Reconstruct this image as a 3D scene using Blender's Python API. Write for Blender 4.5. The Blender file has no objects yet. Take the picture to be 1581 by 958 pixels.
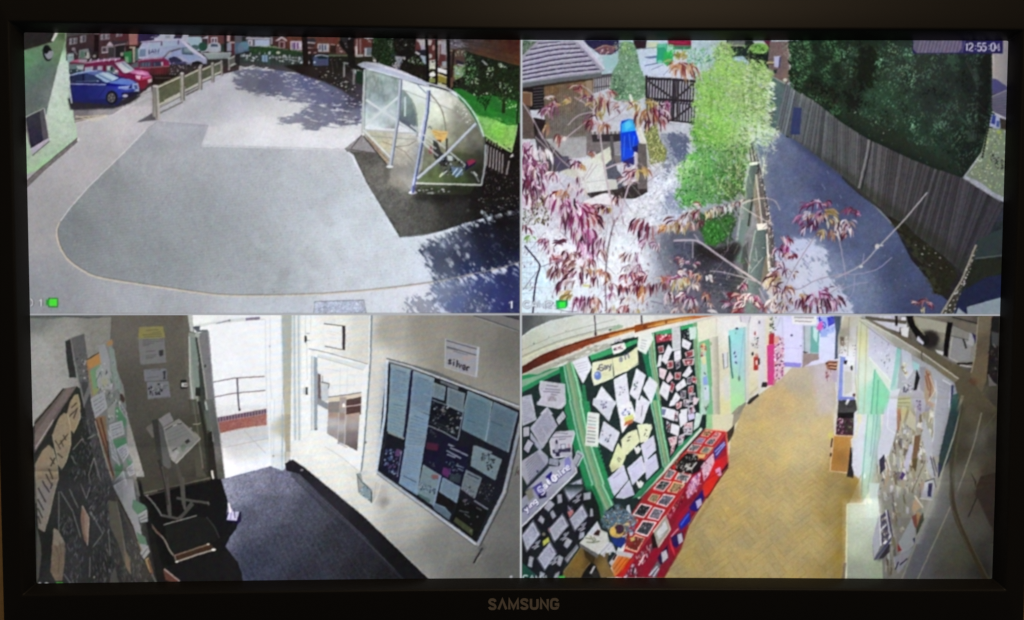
import bpy, math
import numpy as np
from mathutils import Matrix, Vector

# A wall-mounted monitor in a dim room, photographed close up.
# World: x to the right, y into the wall, z up.  The display surface is the plane y = 0.
ZC = 1.55                                        # height of the display's centre
LENS = 30.0
# rotation rows (camera axes in display coordinates: right, up, out of the display) and camera position
CAM_R = np.array([[0.99978461, 0.00290782, 0.02054956], [-0.00194821, 0.99891341, -0.04656405], [-0.02066263, 0.04651399, 0.99870391]])
CAM_P = np.array([-0.0145054, 0.02329779, 0.46642377])

scene = bpy.context.scene
col = scene.collection
cam_data = bpy.data.cameras.new('camera'); cam_data.lens = LENS; cam_data.sensor_width = 36; cam_data.clip_start = .01; cam_data.clip_end = 50
cam = bpy.data.objects.new('camera', cam_data); col.objects.link(cam)
D2W = np.array([[1, 0, 0], [0, 0, -1], [0, 1, 0]], float)       # display coords (x, y up, z out) -> world
M = D2W @ CAM_R.T
p = D2W @ CAM_P + np.array([0, 0, ZC])
cam.matrix_world = Matrix([[*M[0], p[0]], [*M[1], p[1]], [*M[2], p[2]], [0, 0, 0, 1]])
scene.camera = cam

world = bpy.data.worlds.new('World'); scene.world = world; world.use_nodes = True
bg = world.node_tree.nodes['Background']; bg.inputs[0].default_value = (1.0, .95, .88, 1); bg.inputs[1].default_value = .03

# one dim warm ceiling lamp in the room, overhead behind the photographer
lamp = bpy.data.lights.new('ceiling_lamp', 'AREA'); lamp.shape = 'DISK'; lamp.size = .5; lamp.energy = 5.6; lamp.color = (1.0, .72, .44)
lo = bpy.data.objects.new('ceiling_lamp', lamp); col.objects.link(lo); lo.location = (.35, -1.25, 2.85)
lo.rotation_euler = (Vector((-.2, 0, ZC)) - lo.location).to_track_quat('-Z', 'Y').to_euler()

vs = scene.view_settings
vs.view_transform = 'Standard'; vs.look = 'None'; vs.exposure = 0; vs.gamma = 1; vs.use_curve_mapping = False
# ---------------------------------------------------------------- picture library
# The monitor shows four security-camera pictures.  They are computed here, stroke
# by stroke, in a colour array that later becomes the colour of the display's pixels.
PW, PH = 1581, 958
CV = np.zeros((PH, PW, 3), np.float32)          # display colours, sRGB 0..1
RS = np.random.RandomState(7)

def box_blur(a, r):
    if r < 1:
        return a
    for ax in (0, 1):
        k = 2 * r + 1
        p = np.concatenate([np.repeat(a.take([0], ax), r + 1, ax), a, np.repeat(a.take([-1], ax), r, ax)], ax)
        c = np.cumsum(p, ax, dtype=np.float64)
        n = a.shape[ax]
        a = ((c.take(range(k, k + n), ax) - c.take(range(0, n), ax)) / k).astype(np.float32)
    return a

def gauss3(a, s):
    """small separable gaussian"""
    r = max(1, int(s * 3 + .5))
    k = np.exp(-np.arange(-r, r + 1) ** 2 / (2 * s * s)); k /= k.sum()
    for ax in (0, 1):
        pad = [(0, 0)] * a.ndim; pad[ax] = (r, r)
        p = np.pad(a, pad, mode='edge'); o = 0
        for i, w in enumerate(k):
            sl = [slice(None)] * a.ndim; sl[ax] = slice(i, i + a.shape[ax])
            o = o + w * p[tuple(sl)]
        a = o.astype(np.float32)
    return a

def norm(a):
    a = a - a.mean()
    return (a / (a.std() + 1e-9)).astype(np.float32)

FINE = norm(gauss3(RS.randn(PH, PW).astype(np.float32), .75))
MEDN = norm(box_blur(box_blur(RS.randn(PH, PW).astype(np.float32), 2), 2))
LOWN = norm(box_blur(box_blur(RS.randn(PH, PW).astype(np.float32), 7), 7))
BIGN = norm(box_blur(box_blur(RS.randn(PH, PW).astype(np.float32), 22), 22))
STRK = norm(box_blur(np.repeat(RS.randn(PH, PW // 5 + 1).astype(np.float32), 5, 1)[:, :PW], 1))

def streaked(dx, dy, n, r=1):
    a = box_blur(RS.randn(PH, PW).astype(np.float32), r); o = 0
    for i in range(n):
        o = o + np.roll(np.roll(a, int(round(i * dx)), 1), int(round(i * dy)), 0)
    return norm(o)
DIAG = norm(streaked(.7, .7, 9) + .7 * MEDN)           # slanting leaf-shadow noise
FLAT = streaked(1, .12, 12)                      # lying streaks
VERT = streaked(.05, 1, 14)                      # standing streaks
def smooth(x, a, b):
    t = np.clip((x - a) / (b - a), 0, 1); return t * t * (3 - 2 * t)

CL = [0, 0, PW, PH]                              # clip rectangle
T = [0., 0., 1.]                                 # current drawing frame

def frame(x, y, s):
    T[:] = [x, y, s]

def clip(x0, y0, x1, y1):
    CL[:] = [x0, y0, x1, y1]

def tp(pts):
    p = np.asarray(pts, np.float64)
    return p / T[2] + np.array([T[0], T[1]])

def spline(p, closed=True, n=6):
    p = np.asarray(p, np.float64)
    if closed:
        q = np.concatenate([p[-1:], p, p[:2]])
    else:
        q = np.concatenate([2 * p[:1] - p[1:2], p, 2 * p[-1:] - p[-2:-1]])
    t = np.linspace(0, 1, n, endpoint=False)[:, None]
    out = []
    for i in range(1, len(q) - 2):
        a, b, c, d = q[i - 1], q[i], q[i + 1], q[i + 2]
        out.append(.5 * (2 * b + (c - a) * t + (2 * a - 5 * b + 4 * c - d) * t * t + (3 * b - a - 3 * c + d) * t ** 3))
    o = np.concatenate(out)
    return o if closed else np.concatenate([o, p[-1:]])

def coverage(p):
    """exact-in-x, 4x-in-y coverage of a polygon given in display pixels"""
    x0 = max(CL[0], int(np.floor(p[:, 0].min()))); x1 = min(CL[2], int(np.ceil(p[:, 0].max())))
    y0 = max(CL[1], int(np.floor(p[:, 1].min()))); y1 = min(CL[3], int(np.ceil(p[:, 1].max())))
    if x1 <= x0 or y1 <= y0:
        return None
    S = 4
    ys = y0 + (np.arange((y1 - y0) * S) + .5) / S
    a, b = p, np.roll(p, -1, 0)
    ay, by = a[:, 1][None], b[:, 1][None]
    yy = ys[:, None]
    hit = ((ay <= yy) & (by > yy)) | ((by <= yy) & (ay > yy))
    with np.errstate(divide='ignore', invalid='ignore'):
        xs = a[:, 0][None] + (yy - ay) / (by - ay) * (b[:, 0] - a[:, 0])[None]
    xs = np.sort(np.where(hit, xs, 1e9), 1)
    m = int(hit.sum(1).max())
    w = x1 - x0
    px = x0 + np.arange(w)[None]
    c = np.zeros((len(ys), w), np.float32)
    for i in range(0, m - 1, 2):
        l, r = xs[:, i:i + 1], xs[:, i + 1:i + 2]
        ok = r < 1e8
        c += np.where(ok, np.clip(np.minimum(r, px + 1) - np.maximum(l, px), 0, 1), 0)
    return x0, y0, c.reshape(y1 - y0, S, w).mean(1)

class idw:
    """smooth colour field through control points (display pixels or frame units)"""
    def __init__(s, pts, p=1.6, fr=True):
        s.p = [(tuple(tp([q[:2]])[0]) if fr else q[:2], np.array(q[2], np.float32) / 255) for q in pts]
        s.e = p
    def __call__(s, X, Y):
        n = 0; d = 0
        for (x, y), c in s.p:
            w = (1. / ((X - x) ** 2 + (Y - y) ** 2 + 30.) ** s.e)[..., None]
            n = n + w * c; d = d + w
        return n / d

def lin(p0, c0, p1, c1):
    a, b = tp([p0])[0], tp([p1])[0]
    c0 = np.array(c0, np.float32) / 255; c1 = np.array(c1, np.float32) / 255
    d = b - a; L = (d ** 2).sum()
    return lambda X, Y: c0 + (c1 - c0) * np.clip(((X - a[0]) * d[0] + (Y - a[1]) * d[1]) / L, 0, 1)[..., None]

def put(x0, y0, c, col, a=1., n=0, mn=0, ln=0, bn=0, mul=False):
    h, w = c.shape
    sl = (slice(y0, y0 + h), slice(x0, x0 + w))
    if callable(col):
        Y, X = np.mgrid[y0:y0 + h, x0:x0 + w]
        k = col(X + .5, Y + .5)
    else:
        k = np.broadcast_to(np.array(col, np.float32) / 255, (h, w, 3))
    if n or mn or ln or bn:
        t = 0
        if n: t = t + .5 * n * FINE[sl]
        if mn: t = t + .7 * mn * MEDN[sl]
        if ln: t = t + ln * LOWN[sl]
        if bn: t = t + bn * BIGN[sl]
        k = k * (1 + (t / 100.)[..., None])
    A = (c * a)[..., None]
    R = CV[sl]
    CV[sl] = R * (1 - A + A * k) if mul else R * (1 - A) + k * A

def poly(pts, col, a=1., sm=0, soft=0, **k):
    p = tp(pts)
    if sm: p = spline(p)
    r = coverage(p)
    if r is None: return
    x0, y0, c = r
    if soft:
        q = int(soft * 2 + 1)
        X0, Y0 = max(CL[0], x0 - q), max(CL[1], y0 - q)
        X1, Y1 = min(CL[2], x0 + c.shape[1] + q), min(CL[3], y0 + c.shape[0] + q)
        b = np.zeros((Y1 - Y0, X1 - X0), np.float32)
        b[y0 - Y0:y0 - Y0 + c.shape[0], x0 - X0:x0 - X0 + c.shape[1]] = c
        x0, y0, c = X0, Y0, gauss3(b, soft)
    put(x0, y0, c, col, a, **k)

def dapple(pts, col, a=1., edge=6., amp=.55, noise=None, hard=.12, sm=0):
    """patch with a leafy, broken outline"""
    p = tp(pts)
    if sm: p = spline(p)
    r = coverage(p)
    if r is None: return
    x0, y0, c = r; q = int(edge * 2 + 1)
    X0, Y0 = max(CL[0], x0 - q), max(CL[1], y0 - q)
    X1, Y1 = min(CL[2], x0 + c.shape[1] + q), min(CL[3], y0 + c.shape[0] + q)
    b = np.zeros((Y1 - Y0 + 2 * q, X1 - X0 + 2 * q), np.float32)
    b[q + y0 - Y0:q + y0 - Y0 + c.shape[0], q + x0 - X0:q + x0 - X0 + c.shape[1]] = c
    if x0 == CL[0]: b[:, :q + 1] = b[:, q + 1:q + 2]
    if y0 == CL[1]: b[:q + 1] = b[q + 1:q + 2]
    if x0 + c.shape[1] == CL[2]: b[:, -q - 1:] = b[:, -q - 2:-q - 1]
    if y0 + c.shape[0] == CL[3]: b[-q - 1:] = b[-q - 2:-q - 1]
    b = gauss3(b, edge)[q:-q, q:-q]
    N = (DIAG if noise is None else noise)[Y0:Y1, X0:X1]
    put(X0, Y0, smooth(b + amp * .5 * np.clip(N, -2, 2), .5 - hard, .5 + hard) * smooth(b, .04, .3), col, a)

def rect(x0, y0, x1, y1, col, a=1., **k):
    poly([(x0, y0), (x1, y0), (x1, y1), (x0, y1)], col, a, **k)

def ell(x, y, rx, ry, col, a=1., rot=0, **k):
    t = np.linspace(0, 2 * np.pi, 20, endpoint=False)
    c, s = np.cos(math.radians(rot)), np.sin(math.radians(rot))
    u, v = rx * np.cos(t), ry * np.sin(t)
    poly(np.stack([x + u * c - v * s, y + u * s + v * c], 1), col, a, **k)

def line(pts, w, col, a=1., sm=0, w2=None, **k):
    """stroke; w in display pixels"""
    p = tp(pts)
    if sm: p = spline(p, False)
    d = np.gradient(p, axis=0)
    d /= np.linalg.norm(d, axis=1)[:, None] + 1e-9
    nrm = np.stack([-d[:, 1], d[:, 0]], 1)
    ww = np.linspace(w, w if w2 is None else w2, len(p))[:, None] / 2
    q = np.concatenate([p + nrm * ww, (p - nrm * ww)[::-1]])
    r = coverage(q)
    if r: put(*r, col, a, **k)

def lines(segs, w, col, a=1., **k):
    for s in segs: line(s, w, col, a, **k)

def inside(P, q):
    x, y = P[:, 0], P[:, 1]; r = np.zeros(len(P), bool)
    for (ax, ay), (bx, by) in zip(q, np.roll(q, -1, 0)):
        with np.errstate(divide='ignore', invalid='ignore'):
            r ^= ((ay > y) != (by > y)) & (x < (bx - ax) * (y - ay) / (by - ay) + ax)
    return r

def scatter(pts, n, size, pal, ang=(0, 360), wr=.4, a=1., sd=1, jit=12, fall=None, sm=0, out=0.):
    """n leaf-shaped dabs inside a polygon; size in display pixels"""
    rs = np.random.RandomState(sd)
    q = tp(pts)
    if sm: q = spline(q)
    lo, hi = q.min(0), q.max(0)
    P = rs.uniform(lo, hi, (n * 6 + 50, 2)); P = P[inside(P, q)][:n]
    if out: P = P + rs.randn(len(P), 2) * out
    old = list(T); T[:] = [0, 0, 1]
    for x, y in P:
        L = rs.uniform(*size); t = math.radians(rs.uniform(*ang)); c, s = math.cos(t), math.sin(t)
        w = L * wr * rs.uniform(.7, 1.3)
        k = np.array(pal[rs.randint(len(pal))], float) + rs.uniform(-jit, jit)
        if fall is not None: k = k * fall(x, y)
        leaf = [(-.5 * L, 0), (-.2 * L, .5 * w), (.2 * L, .4 * w), (.5 * L, 0), (.2 * L, -.4 * w), (-.2 * L, -.5 * w)]
        poly([(x + u * c - v * s, y + u * s + v * c) for u, v in leaf], np.clip(k, 0, 255), a)
    T[:] = old

def hang(x, y, n, L, pal, spread=(40, 140), sd=1, w=3., a=1.):
    """a tuft of drooping leaves round a twig end; x,y in frame units, L,w in display px"""
    rs = np.random.RandomState(sd)
    X, Y = tp([(x, y)])[0]
    old = list(T); T[:] = [0, 0, 1]
    for i in range(n):
        t = math.radians(rs.uniform(*spread)); l = rs.uniform(.55, 1.1) * L
        bx, by = X + rs.uniform(-.35, .35) * L, Y + rs.uniform(-.3, .2) * L
        ex, ey = bx + math.cos(t) * l, by + math.sin(t) * l
        mx, my = (bx + ex) / 2 + math.cos(t) * l * .12, (by + ey) / 2 - l * .14
        ww = w * rs.uniform(.6, 1.25)
        k = np.clip(np.array(pal[rs.randint(len(pal))], float) + rs.uniform(-14, 14), 0, 255)
        nx, ny = -math.sin(t) * ww / 2, math.cos(t) * ww / 2
        poly(spline([(bx, by), (mx + nx, my + ny), (ex, ey), (mx - nx, my - ny)], n=4), k, a)
        if rs.rand() < .55:
            line([(bx, by), (mx, my), (ex, ey)], .7, np.clip(k + rs.choice([-45, 60]), 0, 255), .7 * a)
    T[:] = old

def grade(pts, sat=1., mul=(1, 1, 1), soft=8, a=1.):
    """colour-correct a region of the picture"""
    r = coverage(tp(pts))
    if r is None: return
    x0, y0, c = r; c = gauss3(np.pad(c, int(soft * 2), mode='constant'), soft)[int(soft * 2):-int(soft * 2), int(soft * 2):-int(soft * 2)] if soft else c
    sl = (slice(y0, y0 + c.shape[0]), slice(x0, x0 + c.shape[1])); R = CV[sl]
    g = R @ np.array([.3, .59, .11], np.float32)
    n = (g[..., None] + (R - g[..., None]) * sat) * np.array(mul, np.float32)
    A = (c * a)[..., None]; CV[sl] = R * (1 - A) + n * A

def crossfade(old, x0, y0, x1, y1, axis=0):
    """blend from an earlier state into the present one across a band"""
    sl = (slice(y0, y1), slice(x0, x1))
    t = smooth(np.linspace(0, 1, (y1 - y0) if axis == 0 else (x1 - x0)), 0, 1).astype(np.float32)
    t = t[:, None, None] if axis == 0 else t[None, :, None]
    CV[sl] = old[sl] * (1 - t) + CV[sl] * t

def bil(q, u, v):
    q = np.asarray(q, float)
    return (1 - v) * ((1 - u) * q[0] + u * q[1]) + v * ((1 - u) * q[3] + u * q[2])

def paper(q, col, rows=0, ink=(90, 90, 110), edge=None, a=1., sd=1, lw=.7, m=.12, ia=.7, head=0, back=None, ew=.8, top=.1, bot=.92):
    """a sheet: quad tl,tr,br,bl with optional dark mount, rows of illegible print"""
    rs = np.random.RandomState(sd)
    if back is not None:
        c = np.mean(q, 0); poly([(np.array(p) - c) * 1.16 + c for p in q], back, a)
    poly(q, col, a, n=1.5)
    if edge is not None:
        line(list(q) + [q[0]], ew, edge, a)
    for i in range(rows):
        v = top + (bot - top) * (i + .5) / rows
        e = 1 - m if rs.rand() < .6 else rs.uniform(.45, .9)
        if head and i == 0:
            line([bil(q, .25, v), bil(q, .75, v)], lw * 1.7, ink, ia)
        else:
            u = m
            while u < e - .05:
                u2 = min(e, u + rs.uniform(.12, .5))
                line([bil(q, u, v), bil(q, u2, v)], lw, ink, ia * rs.uniform(.6, 1)); u = u2 + .05

def photo(q, pal, n=40, sd=1, size=(1.5, 4), base=None):
    """a small picture: busy dabs in a quad"""
    if base is not None: poly(q, base)
    scatter(q, n, size, pal, sd=sd, wr=.8)

GL = {  # strokes on a 4 x 6 grid, y down
 '0': [[(1,0),(3,0),(4,1.5),(4,4.5),(3,6),(1,6),(0,4.5),(0,1.5),(1,0)]], '1': [[(.7,1.3),(2.2,0),(2.2,6)]],
 '2': [[(0,1.4),(1,.1),(3,.1),(4,1.4),(3.6,2.8),(0,6),(4,6)]], '4': [[(3,6),(3,0),(0,4),(4,4)]],
 '5': [[(3.8,0),(.5,0),(.3,2.6),(2.4,2.2),(4,3.4),(3.8,5),(2.5,6),(.8,6),(0,5)]], ':': [[(2,1.6),(2,2.4)], [(2,4.2),(2,5)]],
 'A': [[(0,6),(2,0),(4,6)], [(.8,4),(3.2,4)]], 'C': [[(4,1),(3,0),(1,0),(0,1.5),(0,4.5),(1,6),(3,6),(4,5)]],
 'M': [[(0,6),(0,0),(2,4),(4,0),(4,6)]], 'W': [[(0,0),(1,6),(2,2),(3,6),(4,0)]],
 'S': [[(4,1),(3,0),(1,0),(0,1.4),(1,2.8),(3,3.2),(4,4.6),(3,6),(1,6),(0,5)]], 'O': [[(1,0),(3,0),(4,1.5),(4,4.5),(3,6),(1,6),(0,4.5),(0,1.5),(1,0)]],
 'a': [[(.4,2.6),(2,2),(3.4,2.8),(3.4,6)], [(3.4,4),(1.2,3.8),(.2,5),(1.2,6),(3.4,5)]],
 'b': [[(.4,0),(.4,6),(2.6,6),(3.6,4),(2.6,2.2),(.4,3)]], 'B': [[(0,0),(0,6),(3,6),(4,4.5),(3,3),(0,3)], [(0,0),(2.8,0),(3.6,1.5),(2.8,3)]],
 'e': [[(.2,4),(3.6,4),(3,2.4),(1.6,2),(.3,3.2),(.3,5),(1.6,6),(3.4,5.4)]], 'f': [[(3.2,.2),(2,.2),(1.4,1.4),(1.4,6)], [(.2,2.4),(3,2.4)]],
 'g': [[(3.5,2.2),(1.2,2.2),(.2,3.8),(1.2,5.4),(3.5,5)], [(3.5,2.2),(3.5,7),(2.4,8),(.5,7.6)]], 'i': [[(2,2.3),(2,6)], [(2,.4),(2,1)]],
 'l': [[(2,0),(2,6)]], 'n': [[(.4,2.2),(.4,6)], [(.4,3.2),(2,2.1),(3.4,3),(3.4,6)]], 'r': [[(.6,2.2),(.6,6)], [(.6,3.6),(2,2.2),(3.4,2.4)]],
 's': [[(3.4,2.6),(1.4,2.1),(.4,3),(3,4.4),(3,5.6),(1.6,6),(.2,5.4)]], 't': [[(1.6,.6),(1.6,5.4),(3,6)], [(.2,2.3),(3.2,2.3)]],
 'u': [[(.4,2.2),(.4,5),(1.4,6),(3.3,5)], [(3.4,2.2),(3.4,6)]], 'v': [[(.2,2.2),(1.8,6),(3.4,2.2)]],
 'y': [[(.2,2.2),(1.8,5.6)], [(3.5,2.2),(1.4,8),(.2,8)]], ' ': [],
}
def text(x, y, s, ux, uy, w, col, a=1., adv=5.2):
    """s from (x,y) in frame units; ux = vector of one grid unit along, uy = one unit down"""
    ux, uy = np.array(ux, float), np.array(uy, float); o = np.array([x, y], float)
    for ch in s:
        for st in GL.get(ch, []):
            line([o + ux * p[0] + uy * p[1] for p in st], w, col, a)
        o = o + ux * (adv if ch not in 'il:1' else adv * .8)
pg,sc,ph,ln,ls,pp,rc = poly,scatter,photo,line,lines,paper,rect       # short names for the long stroke lists below
# ---------------------------------------------------------------- picture of camera 1: school yard and car park
def camera_yard():
 clip(28,40,804,487)
 A=(0,0,3.685);B=(380,0,3.593);C=(0,240,3.685);D=(400,240,3.686);E=(100,45,9.581)
 F=(200,45,8.711);G=(370,45,8.321);HH=(540,50,8.707);I=(660,50,7.987);J=(530,150,5.987)
 K=(640,150,5.988);L=(600,290,4.79);M=(30,45,4.076)
 frame(0,0,1)
 # ground: pale outer paving
 rc(28,40,804,487,idw([(60,330,(156,154,157)),(60,470,(142,144,151)),(150,240,(172,169,172)),(200,190,(188,184,188)),
  (240,470,(162,165,172)),(420,475,(184,190,199)),(560,470,(206,212,222)),(640,450,(214,218,228)),(330,190,(196,195,202)),
  (420,200,(214,213,222)),(500,215,(216,216,226)),(330,140,(192,190,200)),(380,160,(204,203,214)),(290,180,(190,188,195)),(400,140,(196,195,208)),(560,225,(214,216,226)),(700,460,(190,200,225))]),n=1.6,ln=.4)
 # inner asphalt
 inner=[(187,240),(135.7,290),(108.5,321),(92.5,343),(88.5,354),(89.5,370),(96.5,388),(108.5,404),(125,416),(149,427),
   (195,435.5),(260,445),(298,450.5),(340,455.5),(400,456.5),(468,455),(536,451),(590,446),(645,439),(685,432.5),(725,424),(766,415.5),(804,405),
   (804,330),(617,366),(541,241),(530,231),(440,228),(311,224.5),(322,194),(243,188),(225,201)]
 pg(inner,idw([(110,355,(124,129,133)),(160,290,(136,140,144)),(230,400,(138,144,149)),(230,230,(160,162,168)),(260,200,(174,175,182)),
  (300,330,(152,158,164)),(380,250,(170,174,182)),(400,430,(160,166,172)),(480,300,(180,186,194)),(560,420,(196,203,213)),(560,330,(198,206,216)),(600,380,(204,212,223)),
  (500,240,(190,193,201)),(640,380,(208,216,228))]),n=2.4,ln=.5)
 # faint scan streaks over the yard
 for i in range(46):
  y=262+i*4.3
  ln([(120,y+34),(380,y+6),(640,y-18)],2.2,(215,220,228),.05)
  ln([(120,y+36),(380,y+8),(640,y-16)],1.4,(90,96,110),.035)
 ln([(187,240),(135.7,290),(108.5,321),(92.5,343)],1.4,(216,214,214),.8)
 ln([(225,201),(187,240)],1.6,(214,211,213),.9)
 ln([(243,188),(225,201)],1,(150,146,150),.8)
 rim=[(92,343),(88,354),(89,370),(96,388),(108,404),(125,416),(149,427.5),(195,436),(260,445.5),(298,451),(340,456),(400,457),(468,455.5),(536,451.5),(590,446.5),(645,439.5),(685,433),(725,424.5),(766,416),(804,405.5)]
 ln([(x+1.2,y-1.4) for x,y in rim],1.5,(92,92,96),.6,sm=1)
 ln(rim,2,(196,178,152),.95,sm=1)
 ln([(x-.5,y+1.2) for x,y in rim],.8,(222,212,196),.7,sm=1)
 ln([(243,188),(322,194),(311,224.5),(440,228),(530,231)],.9,(146,146,152),.7)
 ln([(311,225.5),(440,229),(530,232)],1.2,(232,231,238),.7)
 # manhole cover
 pg([(484,466),(562,463),(566,487),(487,487)],(176,184,205),n=13,mn=5)
 ln([(484,487),(486,466),(562,463.5),(566,487)],1.3,(110,108,112),.8)
 # ---------------- shade of trees on the yard, top right
 frame(*B)
 shc=idw([(0,420,(112,112,146)),(150,440,(92,95,142)),(350,470,(84,88,135)),(500,560,(92,96,140)),(600,560,(62,60,90)),(300,540,(112,114,156)),(450,640,(108,112,152)),(250,660,(120,122,158)),(600,640,(112,114,142))])
 dapple([(-70,385),(0,375),(150,385),(330,400),(470,440),(600,510),(660,550),(660,640),(560,620),(460,600),(400,580),(330,560),(200,545),(100,530),(0,505),(-60,480)],shc,.95,edge=5,amp=.5,noise=FLAT,hard=.3)
 dapple([(400,560),(640,560),(650,690),(560,690),(480,695),(400,710),(330,720),(300,690),(170,680),(190,655),(280,640),(330,600)],shc,.9,edge=5,amp=.6,noise=FLAT,hard=.32)
 sc([(480,500),(650,560),(650,690),(480,690)],60,(2,6),[(190,190,205),(210,210,220),(60,58,85)],ang=(-20,30),wr=.4,a=.7,sd=4)
 frame(*G)
 sc([(0,500),(330,530),(700,600),(1000,640),(1200,780),(900,780),(300,640),(0,600)],40,(3,8),[(180,178,190),(215,212,220)],ang=(0,20),wr=.3,a=.8,sd=6)
 ls([[(200,830),(400,810),(530,790)],[(330,860),(520,840)],[(510,920),(650,900)]],1.1,(90,92,105),.75)
 # ---------------- green building at the left
 frame(*A)
 pg([(100,150),(372,180),(374,235),(385,300),(441,787),(230,962),(100,1010)],idw([(400,760,(160,203,160)),(330,600,(166,210,166)),(360,380,(172,214,180)),(300,850,(150,196,146)),(190,920,(144,190,138)),(350,200,(92,128,78))]),n=3,mn=2)
 pg([(100,240),(300,235),(330,190),(372,190),(373,236),(330,380),(262,660),(250,615),(140,668),(100,700)],idw([(180,330,(86,134,92)),(330,250,(96,132,86)),(240,420,(78,116,96)),(200,560,(76,110,98)),(280,560,(92,124,106)),(160,620,(82,112,92)),(360,200,(72,92,56))]),n=3,mn=2)
 ln([(373,236),(330,380),(262,660)],.9,(178,208,176),.6)
 pg([(100,160),(326,180),(300,236),(100,296)],(38,33,34),n=4)
 pg([(314,183),(333,188),(303,238),(291,233)],(196,186,188))
 ln([(300,238),(135,287)],1.1,(60,30,26),.8)
 ell(270,303,27,47,(26,30,34),rot=-8);pg([(255,300),(300,292),(300,320),(284,338),(268,334)],(132,132,148),sm=1)
 ell(262,285,14,22,(14,17,20),rot=-8)
 pg([(100,690),(148,668),(250,615),(282,795),(186,886),(150,760)],(118,122,112));pg([(145,672),(247,622),(274,788),(176,846)],lin((180,660),(52,52,70),(230,830),(38,36,60)),n=3)
 pg([(225,632),(248,622),(275,788),(246,806)],(78,78,86));pg([(176,848),(276,790),(282,802),(186,884)],(164,164,178));ln([(184,886),(282,804)],1,(58,62,52))
 ln([(147,668),(250,616)],.9,(156,176,150),.8);ln([(252,618),(282,795)],1.3,(196,196,190),.75);ln([(175,848),(276,789)],1,(206,204,216),.8)
 pg([(441,785),(445,803),(262,962),(150,1070),(110,1090),(140,1040),(228,962)],(112,106,106),n=6);ln([(441,786),(228,960),(140,1042)],1,(66,58,60),.9)
 ln([(445,804),(262,962),(150,1070)],.9,(78,72,76),.8);ell(445,796,7,10,(206,200,200))
 # ---------------- car park and street
 frame(*A)
 pg([(378,190),(1380,190),(1360,400),(1200,440),(860,560),(620,660),(425,700)],(70,46,50))
 pg([(412,590),(760,560),(860,520),(868,545),(620,660),(425,700)],idw([(450,610,(112,106,112)),(600,640,(150,144,148)),(800,540,(186,180,186))]),n=3)
 pg([(860,490),(868,548),(868,660),(640,655)],(188,182,186),n=3)
 frame(*E)
 pg([(20,40),(945,40),(945,470),(20,470)],idw([(120,280,(66,46,52)),(350,180,(76,44,48)),(350,350,(58,42,48)),(700,150,(92,44,50)),(860,120,(104,40,48)),(650,400,(88,52,58))]),n=5)
 pg([(20,40),(450,40),(400,70),(20,118)],(78,76,72));pg([(440,60),(505,60),(500,450),(430,450)],(32,14,16));pg([(430,60),(520,60),(500,80),(440,80)],(130,110,110))
 pg([(540,190),(930,170),(900,215),(730,230)],(60,50,62))
 for x0,y0,x1,y1 in ((68,135,185,228),(228,100,312,200),(530,72,664,160),(758,60,852,112)):
  pg([(x0,y0+8),(x1,y0-8),(x1,y1-8),(x0,y1+8)],(148,142,152));pg([(x0+38,y0+12),(x0+62,y0+10),(x0+62,y1-14),(x0+38,y1-8)],(66,56,66));ln([(x0,(y0+y1)/2+6),(x1,(y0+y1)/2-6)],1,(112,100,112));pg([(x1-30,y0+5),(x1-12,y0+5),(x1-12,y1-20),(x1-30,y1-16)],(92,84,96))
 pg([(608,256),(665,186),(728,246)],(206,178,188));pg([(540,262),(730,244),(730,345),(545,360)],(150,130,140));rc(560,285,610,335,(76,60,68));rc(645,275,735,420,(66,60,64));ln([(545,356),(640,346)],1.4,(208,196,204))
 pg([(750,240),(890,226),(892,440),(748,440)],(38,34,38));ln([(738,246),(900,222)],1.8,(166,142,146));ln([(744,250),(740,430)],1.2,(120,106,110));ln([(900,440),(890,300),(935,190)],2,(112,84,84))
 pg([(945,55),(1082,55),(1076,244),(955,248)],(196,106,98),n=4);ln([(955,246),(1076,242)],2,(128,54,50));pg([(900,240),(1100,250),(1080,440),(980,480),(900,430)],(52,26,28))
 pg([(870,346),(992,322),(995,500),(900,500)],(28,132,60));pg([(890,410),(940,410),(950,500),(900,500)],(110,176,110));pg([(1000,270),(1042,270),(1040,500),(1008,500)],(186,164,132));rc(955,262,1045,285,(196,172,138));pg([(820,350),(870,350),(870,400),(825,400)],(170,160,130));pg([(1040,290),(1100,280),(1100,470),(1040,470)],(70,116,104))
 pg([(30,375),(130,350),(140,500),(40,500)],(128,168,166));ln([(30,400),(135,385)],1.6,(182,200,206));pg([(210,315),(350,290),(382,440),(205,440)],(132,144,134));pg([(230,330),(280,320),(290,430),(225,430)],(84,128,104));pg([(310,360),(350,345),(372,440),(320,440)],(196,190,172));rc(300,350,322,400,(50,46,46))
 pg([(415,330),(490,330),(490,450),(405,450)],(40,32,34));ell(440,405,26,22,(150,142,132));ell(130,300,30,26,(150,132,142));ell(150,330,14,30,(120,112,122))
 sc([(20,330),(480,330),(480,450),(20,460)],26,(2,4),[(120,112,118),(56,44,48),(150,160,156)],sd=11)
 pg([(1080,50),(1430,50),(1430,160),(1080,190)],(48,34,84))
 # van
 frame(*F)
 pg([(120,400),(118,280),(180,172),(330,158),(330,120),(270,118),(350,88),(400,100),(410,70),(600,70),(620,110),(700,120),(720,70),(790,75),(790,110),(960,110),(960,260),(900,270),(800,200),(760,180)],(188,192,222),n=3)
 pg([(790,105),(965,105),(960,300),(870,290),(800,200)],(158,196,214));pg([(960,130),(1060,90),(1060,300),(960,320)],(190,188,206));rc(975,130,1050,250,(66,48,62));ell(985,240,60,60,(24,88,62));ell(880,250,60,36,(70,110,116))
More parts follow.
